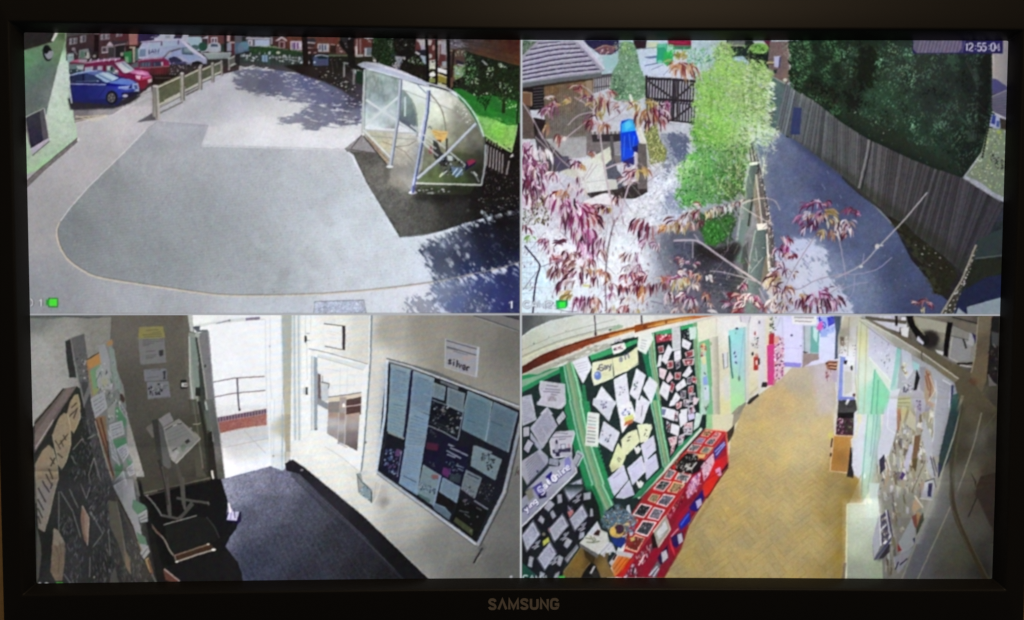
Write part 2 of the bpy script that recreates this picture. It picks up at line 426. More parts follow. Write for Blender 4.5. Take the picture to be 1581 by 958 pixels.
 pg([(1060,90),(1300,80),(1300,320),(1060,320)],(118,58,54));pg([(1095,115),(1185,110),(1185,190),(1095,190)],(204,196,206));rc(1110,130,1130,180,(84,40,70));rc(1150,130,1170,180,(84,40,70));pg([(1060,215),(1110,190),(1200,190),(1230,300),(1065,310)],(176,184,200),sm=1);pg([(1095,205),(1185,205),(1190,240),(1090,240)],(60,88,112));rc(1230,200,1290,310,(40,72,56));pg([(1305,70),(1355,70),(1350,170),(1310,170)],(214,150,150));rc(1370,90,1400,200,(60,20,20))
 rc(1270,80,1310,320,(44,26,30));pg([(1310,190),(1450,170),(1450,300),(1310,300)],(140,150,176))
 pg([(120,400),(118,280),(180,172),(690,155),(760,180),(870,270),(960,360),(1045,410),(1050,480),(500,480)],lin((300,160),(182,190,224),(500,430),(150,166,222)),n=2.5)
 pg([(136,275),(216,270),(216,372),(128,376)],(112,144,182));ln([(240,200),(240,380)],1.2,(196,186,214),.8);ln([(120,385),(250,380)],1.4,(208,200,220));ln([(265,280),(265,345)],1.6,(66,66,110))
 pg([(270,200),(640,175),(660,220),(280,260)],(160,192,226),.8);ln([(150,176),(400,150),(700,145)],1.6,(214,196,224));ln([(160,186),(420,166)],1,(110,84,130));rc(420,165,440,225,(110,66,110));rc(650,150,668,212,(100,76,130));rc(410,72,605,150,(184,190,206));rc(480,90,545,125,(146,156,166));pg([(600,100),(700,100),(700,130),(600,130)],(52,42,84));pg([(715,72),(790,78),(785,150),(720,150)],(190,190,204))
 ell(345,105,36,12,(76,66,120))
 text(285,278,'A',(12.5,-1),(0,8.5),1.2,(56,70,130));text(345,270,'W',(13,-1),(0,8.5),1.6,(70,84,150));ln([(285,345),(400,330)],.8,(112,126,180),.7)
 pg([(700,252),(790,240),(862,345),(705,335)],(88,124,140));pg([(730,260),(790,255),(830,310),(740,310)],(124,160,164));ln([(705,335),(862,345)],1.2,(56,66,96))
 pg([(685,165),(740,165),(860,265),(1040,395),(1000,400),(830,300)],(216,206,234));pg([(720,355),(880,365),(980,400),(800,410)],(142,172,226));pg([(880,400),(1040,405),(1050,490),(900,470)],(170,172,220));ell(900,475,88,44,(28,26,28));ln([(820,490),(840,440),(900,424)],2,(168,172,206))
 # low wall and pier beyond
 pg([(985,330),(1370,322),(1345,400),(1060,410)],(150,172,168));ln([(960,330),(1365,320)],1.4,(186,196,196));pg([(1040,415),(1340,400),(1340,490),(1200,520),(1040,500)],(62,56,50));pg([(1370,190),(1415,190),(1415,350),(1370,350)],(112,38,44));pg([(1340,170),(1450,172),(1440,196),(1340,192)],(196,170,170));pg([(1415,190),(1450,190),(1445,330),(1415,340)],(170,150,150))
 # tailgate and red car behind
 ln([(455,385),(540,300),(690,258)],2.4,(132,130,142));ln([(465,385),(550,305),(690,268)],1,(70,52,70));ln([(500,370),(560,310)],3,(176,172,190))
 pg([(520,400),(600,370),(690,390),(800,460),(560,480)],(48,46,84));pg([(640,380),(720,380),(810,455),(740,455)],(176,176,216));pg([(560,445),(760,440),(760,500),(560,500)],(60,60,110))
 pg([(10,480),(120,425),(300,395),(450,382),(530,430),(545,500),(530,610),(300,620),(130,560),(10,520)],(160,24,76));ln([(120,425),(300,400),(450,392)],1.6,(214,120,170));pg([(20,480),(120,440),(120,520),(20,520)],(88,112,120));pg([(135,455),(290,440),(290,510),(140,512)],(66,80,116));pg([(310,440),(440,436),(452,500),(310,508)],(52,56,88));pg([(420,445),(450,445),(452,495),(430,495)],(196,176,186))
 for x in (175,215,255,330): rc(x,455,x+14,500,(124,142,170),.7)
 pg([(130,525),(540,500),(690,500),(690,640),(300,760),(290,640)],idw([(200,540,(130,28,60)),(400,560,(92,34,40)),(500,640,(58,26,28)),(350,690,(46,30,28)),(620,600,(60,50,48))]));ln([(130,530),(540,500)],1.2,(168,144,120),.8);ln([(140,520),(260,512)],1,(190,60,100))
 pg([(290,620),(700,600),(600,660),(380,745),(300,750)],(38,24,22));pg([(540,480),(1060,470),(940,530),(690,610),(540,620)],(52,42,44))
 sc([(540,440),(820,450),(900,520),(660,620),(540,620)],50,(1.5,4),[(196,186,192),(120,110,112),(40,34,38),(150,142,146)],sd=12)
 for x in range(200,900,36): ln([(x,540-(x-200)*.06),(x-6,690-(x-200)*.24)],.7,(96,62,58),.6)
 ln([(340,660),(560,660)],1,(140,120,110),.6);ell(960,490,26,14,(170,160,164))
 # red people carrier
 frame(*E)
 pg([(80,500),(110,465),(220,445),(330,450),(330,520),(80,520)],(206,86,126));pg([(75,490),(290,505),(280,530),(80,520)],(130,40,70));pg([(200,455),(330,450),(320,500),(210,490)],(172,152,172))
 pg([(60,520),(290,520),(280,640),(60,660)],(96,122,126));pg([(170,545),(280,540),(270,600),(190,590)],(176,186,186));pg([(60,600),(190,590),(250,630),(120,660),(60,670)],(38,60,72));ell(90,625,10,18,(150,160,166));ell(185,615,16,16,(150,160,166))
 pg([(290,560),(330,515),(450,480),(600,462),(820,455),(880,470),(960,540),(1030,605),(1130,612),(1220,635),(1270,690),(1298,745),(1280,790),(1225,815),(1170,905),(1090,930),(1040,800),(800,715),(690,640),(290,650)],(160,20,80))
 ln([(330,500),(560,470),(820,440)],2.2,(222,150,200));ln([(360,470),(500,462),(640,440),(830,430)],1.4,(140,116,160))
 for x in (370,480,570,650,740): ln([(x,480),(x+25,440)],2,(204,190,220))
 pg([(300,565),(420,555),(410,640),(295,640)],(150,170,186));pg([(430,555),(480,550),(470,630),(425,630)],(66,66,100));pg([(490,550),(560,548),(560,610),(485,615)],(160,172,190));pg([(610,545),(700,540),(800,640),(780,680),(620,640)],(88,120,128));pg([(625,550),(680,548),(690,610),(630,610)],(176,196,204));ell(695,590,22,30,(40,60,60));ell(765,625,28,20,(206,190,196));rc(575,540,605,640,(120,14,52));ell(730,655,22,14,(196,180,190))
 pg([(730,500),(880,475),(1030,605),(960,640),(880,665)],lin((760,500),(196,150,190),(980,620),(176,214,222)));pg([(760,520),(830,505),(960,620),(900,655)],(206,206,216));ln([(835,490),(960,590),(1010,600)],2,(120,160,180));ln([(725,505),(850,660),(1040,680)],2,(112,14,62))
 pg([(940,640),(1030,608),(1140,612),(1230,640),(1270,700),(1170,690),(1040,670)],(216,112,176));pg([(1030,640),(1150,640),(1210,670),(1100,680)],(232,160,206));pg([(1040,685),(1130,690),(1110,750),(1060,735)],(226,196,216));pg([(1140,700),(1280,690),(1290,720),(1150,755)],(222,120,176));ln([(1110,745),(1200,735),(1285,705)],2,(214,40,90));ln([(1150,705),(1260,690)],1,(120,60,110));pg([(1225,750),(1290,735),(1292,785),(1235,800)],(206,176,180));pg([(1040,770),(1220,750),(1220,830),(1160,910),(1090,930)],(138,26,50));pg([(810,690),(1030,690),(1050,770),(820,715)],(140,10,66));pg([(1100,900),(1220,870),(1200,910),(1100,945)],(52,38,44))
 # blue hatchback
 frame(*A)
 pg([(385,560),(640,590),(790,530),(800,548),(740,590),(640,620),(400,628)],(44,40,50),soft=1)
 pg([(388,436),(450,416),(545,402),(640,418),(712,446),(770,463),(795,500),(793,528),(755,548),(702,560),(665,600),(400,580)],(32,34,112))
 frame(*E)
 pg([(50,695),(200,655),(340,630),(470,615),(560,620),(650,640),(800,725),(700,770),(600,800),(450,690),(330,660)],(88,112,196));ln([(50,698),(200,652),(330,632),(480,616)],2,(150,176,226))
 pg([(70,700),(250,665),(330,662),(450,700),(560,790),(300,800),(75,805)],(36,44,84));pg([(300,672),(340,668),(450,705),(540,785),(300,790)],(46,60,110));rc(262,672,282,800,(20,20,60));ln([(160,780),(480,770)],1,(110,130,170),.8);ell(488,773,20,12,(150,164,196))
 pg([(440,690),(560,640),(660,650),(800,730),(730,765),(620,795)],lin((480,680),(150,190,220),(760,740),(164,200,232)));ln([(500,680),(690,770)],2,(88,120,190));ln([(560,655),(750,750)],1.6,(206,222,232))
 pg([(70,815),(600,815),(650,800),(740,770),(820,728),(950,740),(1060,790),(1100,870),(1090,940),(1000,960),(700,1040),(80,1040)],lin((300,820),(30,34,120),(900,820),(48,62,190)));ln([(75,815),(610,822)],1.4,(186,190,226));pg([(650,790),(760,765),(830,728),(950,740),(1050,790),(960,830),(760,830)],(92,132,226));pg([(630,800),(900,830),(960,850),(700,850),(610,840)],(16,16,150));pg([(790,850),(960,845),(980,880),(900,890),(800,880)],(132,156,214));ell(965,865,18,16,(20,20,60));pg([(1000,810),(1080,800),(1105,880),(1060,910),(1000,880)],(150,176,222));pg([(1020,830),(1070,830),(1080,890),(1040,890)],(64,80,150));pg([(1020,920),(1100,890),(1100,940),(1040,955)],(186,196,216))
 ln([(790,870),(900,900),(1000,880)],1,(180,190,220),.7)
 frame(*A)
 ell(636,556,34,40,(24,24,36));ell(634,558,22,27,(96,92,100));ell(634,558,14,18,(50,46,56))
 for a in range(5):
  t=a*1.257;ln([(634,558),(634+22*math.cos(t),558+26*math.sin(t))],1.4,(150,142,144),.8)
 pg([(690,530),(790,520),(790,535),(740,555),(700,555)],(30,28,60));ell(712,546,16,8,(186,186,206));ln([(690,498),(740,492)],1.4,(170,186,226));ln([(560,556),(600,500)],1,(20,22,80),.7)
 pg([(386,380),(396,430),(400,500),(412,590),(404,590),(384,440)],(188,214,190))
 # yellow box markings
 ls([[(425,668),(615,656)],[(425,690),(600,660)],[(486,660),(545,690)],[(545,690),(615,658)],[(430,660),(530,690)]],1.3,(206,190,150),.85)
 ln([(430,700),(640,655),(862,540)],1.5,(205,200,206),.8)
 ln([(780,545),(860,520)],1.4,(150,142,142),.7)
 # shadow of the fence end
 pg([(775,698),(865,645),(905,682)],(92,88,98),soft=.6)
 # ---------------- the near fence
 frame(*F)
 pg([(365,790),(680,640),(690,890),(560,958),(390,1050)],(104,108,70),n=5);pg([(740,640),(925,545),(935,740),(750,850)],(100,104,72),n=5);pg([(975,545),(1105,480),(1105,650),(980,700)],(98,102,72),n=5);pg([(1135,490),(1232,440),(1240,590),(1140,640)],(98,102,74),n=5);pg([(1345,400),(1450,345),(1450,460),(1350,520)],(110,112,88),n=4)
 for (x0,y0,x1,y1),k in (((380,800,680,660),14),((740,650,925,560),9),((975,560,1105,490),7)):
  for i in range(k):
   t=i/k;ln([(x0+(x1-x0)*t,y0+(y1-y0)*t),(x0+(x1-x0)*t+6,y0+(y1-y0)*t+190-70*(x0 > 700))],.7,(70,72,44),.5)
 pg([(370,770),(560,670),(690,620),(690,640),(380,800)],(92,92,60));ln([(372,812),(684,664)],1.4,(64,60,40),.8)
 ls([[(370,790),(690,645)],[(740,640),(925,552)],[(975,552),(1108,492)],[(1135,490),(1235,442)],[(1345,398),(1460,345)]],2.7,(196,190,160))
 ls([[(470,968),(690,862)],[(740,835),(925,735)],[(975,700),(1105,640)],[(1135,620),(1235,575)],[(1345,500),(1450,455)]],2.9,(196,192,164))
 ls([[(745,860),(930,765)],[(980,725),(1110,665)]],1.5,(70,64,52),.8);pg([(750,880),(930,790),(935,815),(760,905)],(120,110,96),n=8)
 for x,y0,y1,w in ((345,765,1180,8),(710,595,965,6.4),(950,512,820,5.4),(1118,462,718,4.4),(1240,428,632,3.2),(1340,400,555,2.4)):
  ln([(x-4,y0),(x,y1)],w,(176,168,150),n=4);ln([(x+w*3.2,y0+10),(x+w*3.4+4,y1)],w*.34,(112,104,92));ln([(x-w*3.4,y0+4),(x-w*3.2,y1)],w*.28,(130,122,112),.8);ell(x-4,y0,w*4.2,12,(206,198,186))
 frame(*A)
 ln([(900,650),(1040,580)],2.6,(122,112,96),.8);ln([(900,600),(1026,540)],3,(200,196,168));ln([(907,615),(1026,552)],1,(80,76,54),.8);pg([(872,495),(900,488),(912,682),(884,680)],lin((872,600),(140,132,120),(905,600),(196,188,170)))
 ln([(885,500),(893,675)],2,(116,106,96),.7);ell(884,492,16,6,(204,198,190))
 # ---------------- far street, hedges, trees
 frame(*G)
 pg([(-60,80),(1600,80),(1600,520),(700,540),(0,480),(-60,440)],(44,42,44))
 rc(-60,85,30,260,(92,88,104));pg([(80,110),(390,110),(390,225),(80,225)],(104,96,108));rc(110,140,165,215,(204,200,212));rc(122,155,145,205,(120,96,108));rc(195,140,385,225,(172,190,226));ln([(80,118),(390,124)],2,(214,206,214));rc(395,105,425,200,(150,140,150))
 pg([(430,100),(700,100),(700,270),(430,250)],(92,40,40));pg([(455,155),(540,92),(630,160),(600,160),(540,125),(480,160)],(206,184,186));rc(500,155,585,250,(170,120,124));rc(522,175,562,240,(96,30,42))
 pg([(610,95),(1290,95),(1290,320),(610,280)],(128,52,34),n=6);rc(650,155,800,275,(196,176,196));rc(690,175,715,260,(120,60,150));rc(735,175,755,260,(150,60,150));rc(670,175,682,260,(110,90,150));rc(770,180,795,240,(220,214,226))
 pg([(850,120),(960,120),(980,150),(970,190),(850,180)],(50,48,66));ln([(850,172),(970,182)],2,(196,190,190));pg([(860,190),(970,195),(960,240),(870,240)],(72,44,44));rc(1000,190,1150,295,(190,182,186));rc(1020,205,1040,270,(96,90,120));rc(1055,200,1075,285,(66,76,130));rc(1090,205,1115,275,(96,100,150));rc(1165,205,1240,310,(56,34,26));ln([(1165,198),(1230,206)],1.2,(196,180,170));pg([(1240,230),(1380,240),(1380,330),(1240,320)],(120,66,58));sc([(1240,180),(1400,190),(1400,330),(1240,320)],26,(2,4),[(180,166,160),(96,44,38),(206,196,196)],sd=14)
 ln([(860,240),(1010,268)],2.4,(206,150,140));rc(870,250,1010,330,(76,36,36));ell(895,305,24,10,(212,186,176));ell(970,305,24,9,(190,120,112))
 pg([(110,235),(400,222),(470,245),(820,290),(820,350),(120,325)],(34,74,34),n=6);pg([(190,222),(400,218),(480,228),(560,262),(820,300),(800,285),(420,240)],(126,150,82),n=6);ln([(150,222),(400,214)],1.2,(170,190,196),.6)
 sc([(110,235),(400,222),(820,290),(820,340),(120,320)],60,(2,4),[(22,50,24),(48,92,40),(60,100,46)],sd=15)
 pg([(-60,180),(100,180),(125,280),(-60,330)],(66,116,150));ell(60,215,60,55,(84,140,170));ell(10,250,40,50,(96,124,160))
 pg([(0,320),(830,345),(830,480),(560,480),(0,440)],(56,72,66));sc([(10,320),(830,350),(830,450),(20,400)],90,(2,6),[(196,204,206),(150,166,164),(84,116,104),(40,60,52),(218,220,222)],ang=(-8,8),wr=.4,sd=16)
 ln([(400,362),(780,372)],1.6,(206,206,206),.8);ln([(20,345),(120,345)],2.4,(196,200,204));pg([(283,335),(365,335),(362,425),(285,420)],(128,172,222));ln([(370,340),(372,500)],2.2,(66,110,90));rc(370,290,400,330,(186,200,206));ell(495,305,28,18,(206,200,160))
 for x in range(30,820,42): ln([(x,330),(x+4,480)],.9,(36,58,50),.75)
 for x,y in ((140,318),(255,318),(325,316),(640,345),(60,330)): ell(x,y,10,16,(150,156,160))
 pg([(0,440),(560,470),(820,480),(1100,640),(700,560),(300,505),(0,480)],(70,66,72));sc([(0,460),(360,490),(360,520),(0,510)],16,(3,8),[(206,204,212),(170,166,172)],ang=(-6,14),wr=.35,sd=17)
 pg([(560,470),(830,450),(960,470),(1400,470),(1600,700),(1600,957),(1480,900),(1300,780),(1100,690),(800,590)],idw([(700,510,(30,24,22)),(1000,540,(40,32,30)),(1200,620,(40,33,33)),(1350,760,(44,38,42)),(1500,860,(66,60,76))]),soft=1.2)
 sc([(800,510),(1200,500),(1500,720),(1520,860),(1100,680)],46,(1.5,5),[(176,168,160),(110,98,92),(206,200,196),(20,16,18)],ang=(0,25),wr=.45,sd=18)
 # people carrier under the trees
 pg([(940,370),(975,338),(1060,332),(1140,352),(1140,470),(950,470)],(70,88,150),sm=0);pg([(975,345),(1060,336),(1135,355),(1120,385),(1010,385)],(20,44,50));ln([(965,350),(1050,335),(1140,352)],1.6,(196,206,216));pg([(985,410),(1120,400),(1110,465),(1000,460)],(74,76,130));ell(962,430,16,14,(180,200,222));rc(780,420,915,445,(196,206,220));rc(915,400,945,460,(30,34,44));rc(800,405,905,422,(96,120,140))
 pg([(1140,350),(1400,345),(1420,560),(1150,560)],(34,30,26));sc([(1150,350),(1400,345),(1400,420),(1150,400)],20,(2,4),[(56,76,34),(170,170,160),(24,26,20)],sd=19);rc(1140,330,1390,352,(96,120,66))
 ln([(830,90),(842,260),(850,480)],8.5,(32,22,20));ln([(905,330),(915,480)],3.4,(28,22,22));ln([(1290,150),(1340,240),(1420,330)],6,(26,20,18));ln([(1440,80),(1440,300),(1450,520)],13,(28,20,20));ln([(1400,150),(1420,280)],5,(24,20,18));ls([[(1245,420),(1255,500)],[(1180,380),(1200,560)]],1.2,(70,62,56));ell(1412,125,18,12,(170,176,176))
 ln([(1370,450),(1440,520)],1,(60,60,60));ln([(1345,440),(1340,620)],3,(124,122,126));pg([(1325,425),(1395,435),(1395,455),(1330,445)],(150,150,150));ln([(1470,505),(1465,715)],3.4,(118,116,120));ls([[(1370,460),(1460,520)],[(1360,600),(1470,690)],[(1480,650),(1600,730)]],1,(76,74,78),.7)
 pg([(1490,330),(1600,330),(1600,720),(1500,700)],(26,46,32));pg([(1490,460),(1600,440),(1600,530),(1500,520)],(176,186,206));pg([(1500,505),(1600,510),(1600,540),(1510,535)],(228,228,232));rc(1480,230,1515,345,(190,176,170));rc(1515,110,1600,340,(130,52,44));rc(1540,130,1560,330,(170,130,120))
 # trees, houses right of the shelter's roof
 frame(*HH)
 pg([(0,85),(2300,85),(2300,1000),(900,700),(0,480)],(26,22,20))
 rc(60,90,300,330,(120,46,38));rc(85,90,105,330,(166,130,126));rc(130,90,152,310,(150,116,112));pg([(195,205),(295,210),(295,325),(195,325)],(110,126,140));rc(200,215,225,320,(196,196,200));ln([(195,318),(295,322)],1.4,(200,206,206));rc(75,300,180,335,(170,168,160));rc(75,190,105,310,(206,200,196));sc([(220,90),(350,90),(330,140),(240,130)],12,(2,4),[(190,196,196),(140,150,140)],sd=21)
 rc(75,335,320,440,(44,40,22));pg([(300,300),(340,300),(360,420),(310,390)],(120,112,100));ell(318,325,12,24,(150,146,140));ell(335,385,24,16,(196,190,180));pg([(385,385),(420,390),(440,480),(390,450)],(150,150,170))
 pg([(330,60),(560,60),(620,300),(600,420),(480,500),(420,440),(380,380),(300,320)],(24,46,20))
 sc([(320,80),(600,80),(640,330),(560,450),(420,430),(290,300)],260,(2,5),[(22,44,18),(34,66,26),(14,28,12),(46,82,34)],sd=22);sc([(510,110),(570,120),(560,280),(530,260)],18,(2,4),[(110,136,90),(150,166,130)],sd=23)
 pg([(600,320),(720,330),(690,430),(640,500),(560,450),(640,420)],(150,150,160));sc([(560,290),(760,330),(680,510),(540,450)],26,(2,6),[(206,206,216),(170,160,150),(60,66,130),(120,110,90)],sd=24);ell(735,350,16,22,(186,182,170))
 pg([(590,60),(900,60),(880,240),(760,300),(700,330),(600,250)],(22,20,16));sc([(600,80),(880,90),(860,250),(640,260)],60,(2,4),[(44,34,30),(14,14,12),(60,56,48),(80,70,66)],sd=25);ell(755,172,14,12,(150,150,150))
 pg([(890,90),(1020,90),(1020,290),(880,250)],(112,50,48));pg([(890,100),(1010,100),(1015,240),(960,240),(940,150)],(196,186,186));pg([(950,180),(1010,180),(1010,240),(960,235)],(176,176,206));rc(910,200,945,250,(130,44,40));rc(900,240,1030,300,(34,32,56));ln([(880,265),(940,300)],3,(206,196,190));pg([(940,310),(1030,320),(1030,440),(990,420)],(156,180,206))
 sc([(780,360),(880,310),(990,380),(1000,440),(800,430)],60,(2,4),[(48,110,44),(90,150,76),(196,206,190),(30,66,30)],sd=26);sc([(780,410),(1060,440),(1060,640),(700,520)],50,(2,5),[(24,24,14),(40,40,20),(18,16,14)],sd=27)
 pg([(1035,90),(1240,90),(1240,440),(1040,420)],(112,44,42));pg([(1045,100),(1110,110),(1090,180),(1050,170)],(196,180,170));ell(1127,210,18,36,(206,140,130));rc(1180,120,1215,390,(170,130,124));rc(1160,110,1240,160,(190,180,170));ell(1080,320,24,30,(196,186,170));pg([(1070,380),(1170,370),(1180,500),(1070,490)],(206,206,190));sc([(1060,380),(1230,370),(1230,690),(1070,660)],50,(2,6),[(226,226,220),(120,140,66),(170,176,120),(50,50,34)],ang=(0,40),sd=28);ell(1110,570,44,30,(226,226,228));rc(1070,620,1160,680,(120,132,66))
 ln([(1030,85),(1042,330),(1050,660)],4.6,(12,12,16));ln([(1165,85),(1165,690)],3.4,(20,16,16))
 frame(*I)
 pg([(170,90),(260,90),(260,450),(160,450)],(150,140,136));pg([(165,130),(225,110),(230,290),(170,270)],(176,170,186));rc(120,200,150,350,(170,136,130));pg([(150,270),(230,280),(230,420),(130,420)],(116,46,44));rc(180,360,230,420,(150,170,176));pg([(100,430),(240,470),(240,520),(100,480)],(220,220,222));pg([(130,520),(240,560),(235,640),(130,610)],(134,124,46));ln([(120,515),(240,560)],2,(220,200,150));pg([(110,620),(260,660),(250,690),(120,650)],(176,176,150))
 pg([(260,200),(520,220),(520,480),(280,700),(240,640)],(96,66,56));sc([(260,200),(460,220),(450,320),(280,300)],40,(2,5),[(170,170,130),(120,130,96),(196,190,170),(130,60,48)],sd=30);pg([(350,340),(450,370),(440,410),(360,400)],(40,38,56));ln([(370,395),(440,415)],1.6,(210,206,216));pg([(330,430),(460,420),(450,560),(330,560)],(120,140,110));sc([(290,420),(500,380),(500,560),(290,580)],70,(2,6),[(110,166,84),(80,130,60),(176,196,150),(150,176,196),(60,86,50)],sd=31)
 pg([(460,230),(560,250),(1140,410),(1140,900),(900,820),(600,800),(450,720),(310,690),(320,600),(420,560),(470,500)],(26,32,22))
 sc([(320,590),(440,560),(450,680),(330,690)],26,(3,6),[(14,14,12),(26,26,22),(70,66,66)],sd=32)
 sc([(460,240),(1140,410),(1140,800),(560,790),(440,650)],520,(2,5.5),[(20,30,18),(32,50,28),(46,74,38),(14,18,12),(26,40,24)],sd=33)
 sc([(460,240),(560,270),(620,520),(480,680),(440,500)],110,(2,5),[(60,110,56),(84,130,76),(40,76,40),(130,160,120)],sd=34)
 for q,s in (([(720,440),(820,430),(800,560),(730,590)],35),([(850,620),(950,620),(1090,700),(1060,780),(880,720)],36),([(480,700),(800,760),(760,830),(460,840)],37),([(850,370),(960,390),(980,450),(860,420)],38),([(540,560),(640,580),(640,640),(540,640)],39)):
  sc(q,24,(1.6,4.5),[(170,190,150),(196,206,186),(110,150,84),(216,220,210)],sd=s)
 ls([[(670,350),(740,410)],[(690,360),(720,400)]],2,(190,196,190),.8)
 # timber eave, top right
 pg([(390,85),(1150,85),(1150,415),(1080,400),(800,325),(520,240),(400,205),(270,200),(260,90)],idw([(420,150,(70,60,62)),(600,150,(88,62,60)),(800,180,(92,48,34)),(1050,160,(88,32,24)),(1000,330,(96,52,26)),(700,270,(106,60,30))]),n=5,mn=4)
 ls([[(390,130),(700,180),(1150,290)],[(400,180),(760,260),(1150,360)],[(420,110),(800,150)]],.9,(56,34,28),.6);ln([(520,245),(800,322),(1140,405)],1.4,(110,70,34),.9)
 pg([(260,90),(400,90),(470,180),(400,205),(280,205)],(120,112,126),.8);sc([(260,95),(420,95),(450,200),(290,200)],30,(3,7),[(170,160,176),(90,80,90),(60,50,54)],ang=(5,25),wr=.3,sd=40);ls([[(420,130),(500,150)],[(410,160),(500,185)]],1,(160,146,150),.7)
 ln([(252,85),(262,300),(258,680)],5.6,(16,13,14));ln([(108,85),(116,300),(110,640)],3.4,(22,16,16));ln([(325,220),(310,400),(290,560)],4,(44,32,26))
 # lawn
 pg([(310,690),(420,700),(600,790),(800,780),(1150,860),(1150,2000),(900,1700),(700,1400),(500,1000)],(34,96,36),n=5)
 frame(*K)
 pg([(470,20),(640,60),(760,140),(980,220),(980,600),(900,520),(640,360),(570,170)],(38,104,40),n=6,mn=5)
 pg([(572,172),(650,190),(700,190),(760,215),(850,260),(950,262),(925,400),(905,520),(760,450),(650,360),(600,260)],idw([(620,210,(110,168,84)),(750,300,(118,178,78)),(850,400,(120,172,76)),(900,480,(136,170,90)),(700,380,(104,150,80))]),n=8,mn=5)
 sc([(560,160),(960,230),(960,270),(700,200)],50,(3,8),[(34,96,34),(40,110,42),(96,160,70)],ang=(15,40),wr=.3,sd=41)
 sc([(760,20),(960,50),(950,130),(800,100)],30,(2,5),[(160,200,120),(190,206,170),(60,120,46)],sd=42);ls([[(640,60),(655,120)],[(690,20),(650,130)]],1.6,(20,36,20));ln([(828,0),(822,150)],5,(28,40,20));sc([(560,0),(720,0),(680,90),(600,80)],50,(2,5),[(20,44,20),(30,60,26),(14,26,14)],sd=43);sc([(740,-40),(980,-40),(980,60),(780,40)],70,(2,5),[(20,36,18),(32,56,28),(60,90,44)],sd=44)
 ln([(948,262),(920,520)],1.4,(200,224,180),.7);ln([(945,250),(960,40)],3,(30,34,24))
 ln([(650,350),(900,515)],1.6,(176,190,130),.9)
 # ---------------- cycle shelter
 frame(*D)
 pg([(505,-25),(540,0),(610,150),(800,465),(940,452),(1060,425),(1200,380),(1490,300),(1490,0),(1000,-60),(600,-60)],idw([(600,60,(84,82,78)),(680,120,(96,94,88)),(760,250,(82,82,78)),(830,420,(78,78,74)),(950,320,(66,66,62)),(1100,300,(40,39,38)),(1250,250,(24,22,22)),(1400,330,(22,20,22)),(800,120,(130,128,116)),(1050,250,(34,32,30))]),n=9,mn=4,soft=.5)
 ln([(540,0),(610,150),(800,465)],1,(40,40,40),.7);ln([(800,467),(940,455),(1050,428)],1,(40,38,40),.7)
 frame(*K)
 # dark right margin and picket fence
 pg([(640,380),(760,440),(900,520),(930,400),(960,240),(985,240),(985,960),(620,960)],(22,18,18))
 sc([(640,420),(980,420),(980,950),(620,950)],220,(2,5),[(34,30,30),(14,12,13),(46,40,40),(24,20,22)],sd=45)
 for i in range(6):
  x=668+i*27;y=442+i*17
  ln([(x+14,y),(x-2+i*2,y+195-i*3)],2.5,(150,140,142));ln([(x+20,y),(x+6+i*2,y+195)],1,(60,52,54))
  ln([(x-10,y-70),(x-14,y-38)],1.8,(54,46,46));ln([(x+2,y-60),(x-2,y-30)],1.4,(190,190,150),.8)
 ls([[(660,430),(900,545)],[(645,660),(840,740)]],3,(26,22,22));ln([(850,520),(830,760)],7,(30,25,25));ln([(875,590),(850,720)],2.4,(140,132,132));pg([(878,556),(910,520),(914,548),(892,562)],(200,196,190))
 sc([(650,680),(980,620),(980,900),(640,900)],90,(1.5,4),[(130,122,122),(84,76,78),(40,34,36)],ang=(60,120),wr=.35,sd=46)
 frame(*J)
 pg([(10,480),(170,350),(185,360),(310,520),(40,500)],(146,140,144),n=4);ls([[(15,480),(300,520)],[(75,475),(170,352)]],1.6,(84,80,80));pg([(10,478),(60,478),(70,500),(36,510)],(120,114,116))
 pg([(190,350),(220,300),(470,315),(680,360),(700,420),(760,470),(800,600),(700,700),(620,860),(450,660),(400,620)],idw([(300,400,(176,174,146)),(400,440,(190,180,150)),(560,430,(196,190,176)),(550,560,(172,164,152)),(520,700,(136,132,126)),(650,650,(150,148,142)),(720,520,(150,150,152))]),n=5,mn=3)
 pg([(430,640),(640,640),(690,760),(640,900),(420,800)],(128,124,118),.55,soft=3);pg([(400,640),(440,660),(400,800),(360,760)],(70,68,64),.5,soft=2)
 ln([(360,410),(480,460),(560,500),(650,600)],1.2,(120,108,88),.8);ln([(480,460),(600,450),(680,400)],1.2,(120,110,92),.8);pg([(210,375),(250,370),(420,590),(400,610)],(176,140,110),n=10);ln([(185,360),(300,500),(400,620)],2,(66,58,52));ls([[(200,350),(440,580)]],1,(120,110,100))
 # sheeting
 frame(*HH)
 pg([(215,480),(670,620),(660,958),(640,1300),(430,1290),(190,1230),(180,900)],idw([(300,600,(126,140,134)),(350,540,(168,182,176)),(450,700,(120,140,140)),(550,750,(140,158,160)),(400,850,(124,144,152)),(300,1000,(150,166,176)),(500,1100,(176,190,196)),(250,1200,(190,202,206)),(620,900,(140,160,160))]),.93,mn=5,ln=5)
 sc([(220,500),(650,620),(640,900),(200,880)],90,(4,12),[(100,124,112),(160,176,172),(110,132,124),(180,196,196)],ang=(75,105),wr=.4,a=.3,sd=48)
 frame(*J)
 pg([(505,-80),(560,-60),(640,20),(690,160),(690,350),(600,300),(510,250)],idw([(540,40,(116,140,140)),(600,120,(96,120,116)),(640,220,(80,98,106)),(560,250,(84,92,110))]),.9,mn=5)
 ln([(572,0),(570,180)],2.6,(186,200,206));pg([(510,180),(600,230),(690,330),(640,330),(520,250)],(86,94,112),.9)
 frame(*B)
 pg([(865,440),(1010,490),(1005,560),(960,740),(945,640),(910,540),(870,490)],idw([(900,470,(216,222,222)),(970,510,(220,226,224)),(960,620,(190,200,176)),(930,540,(200,212,204))]),.94)
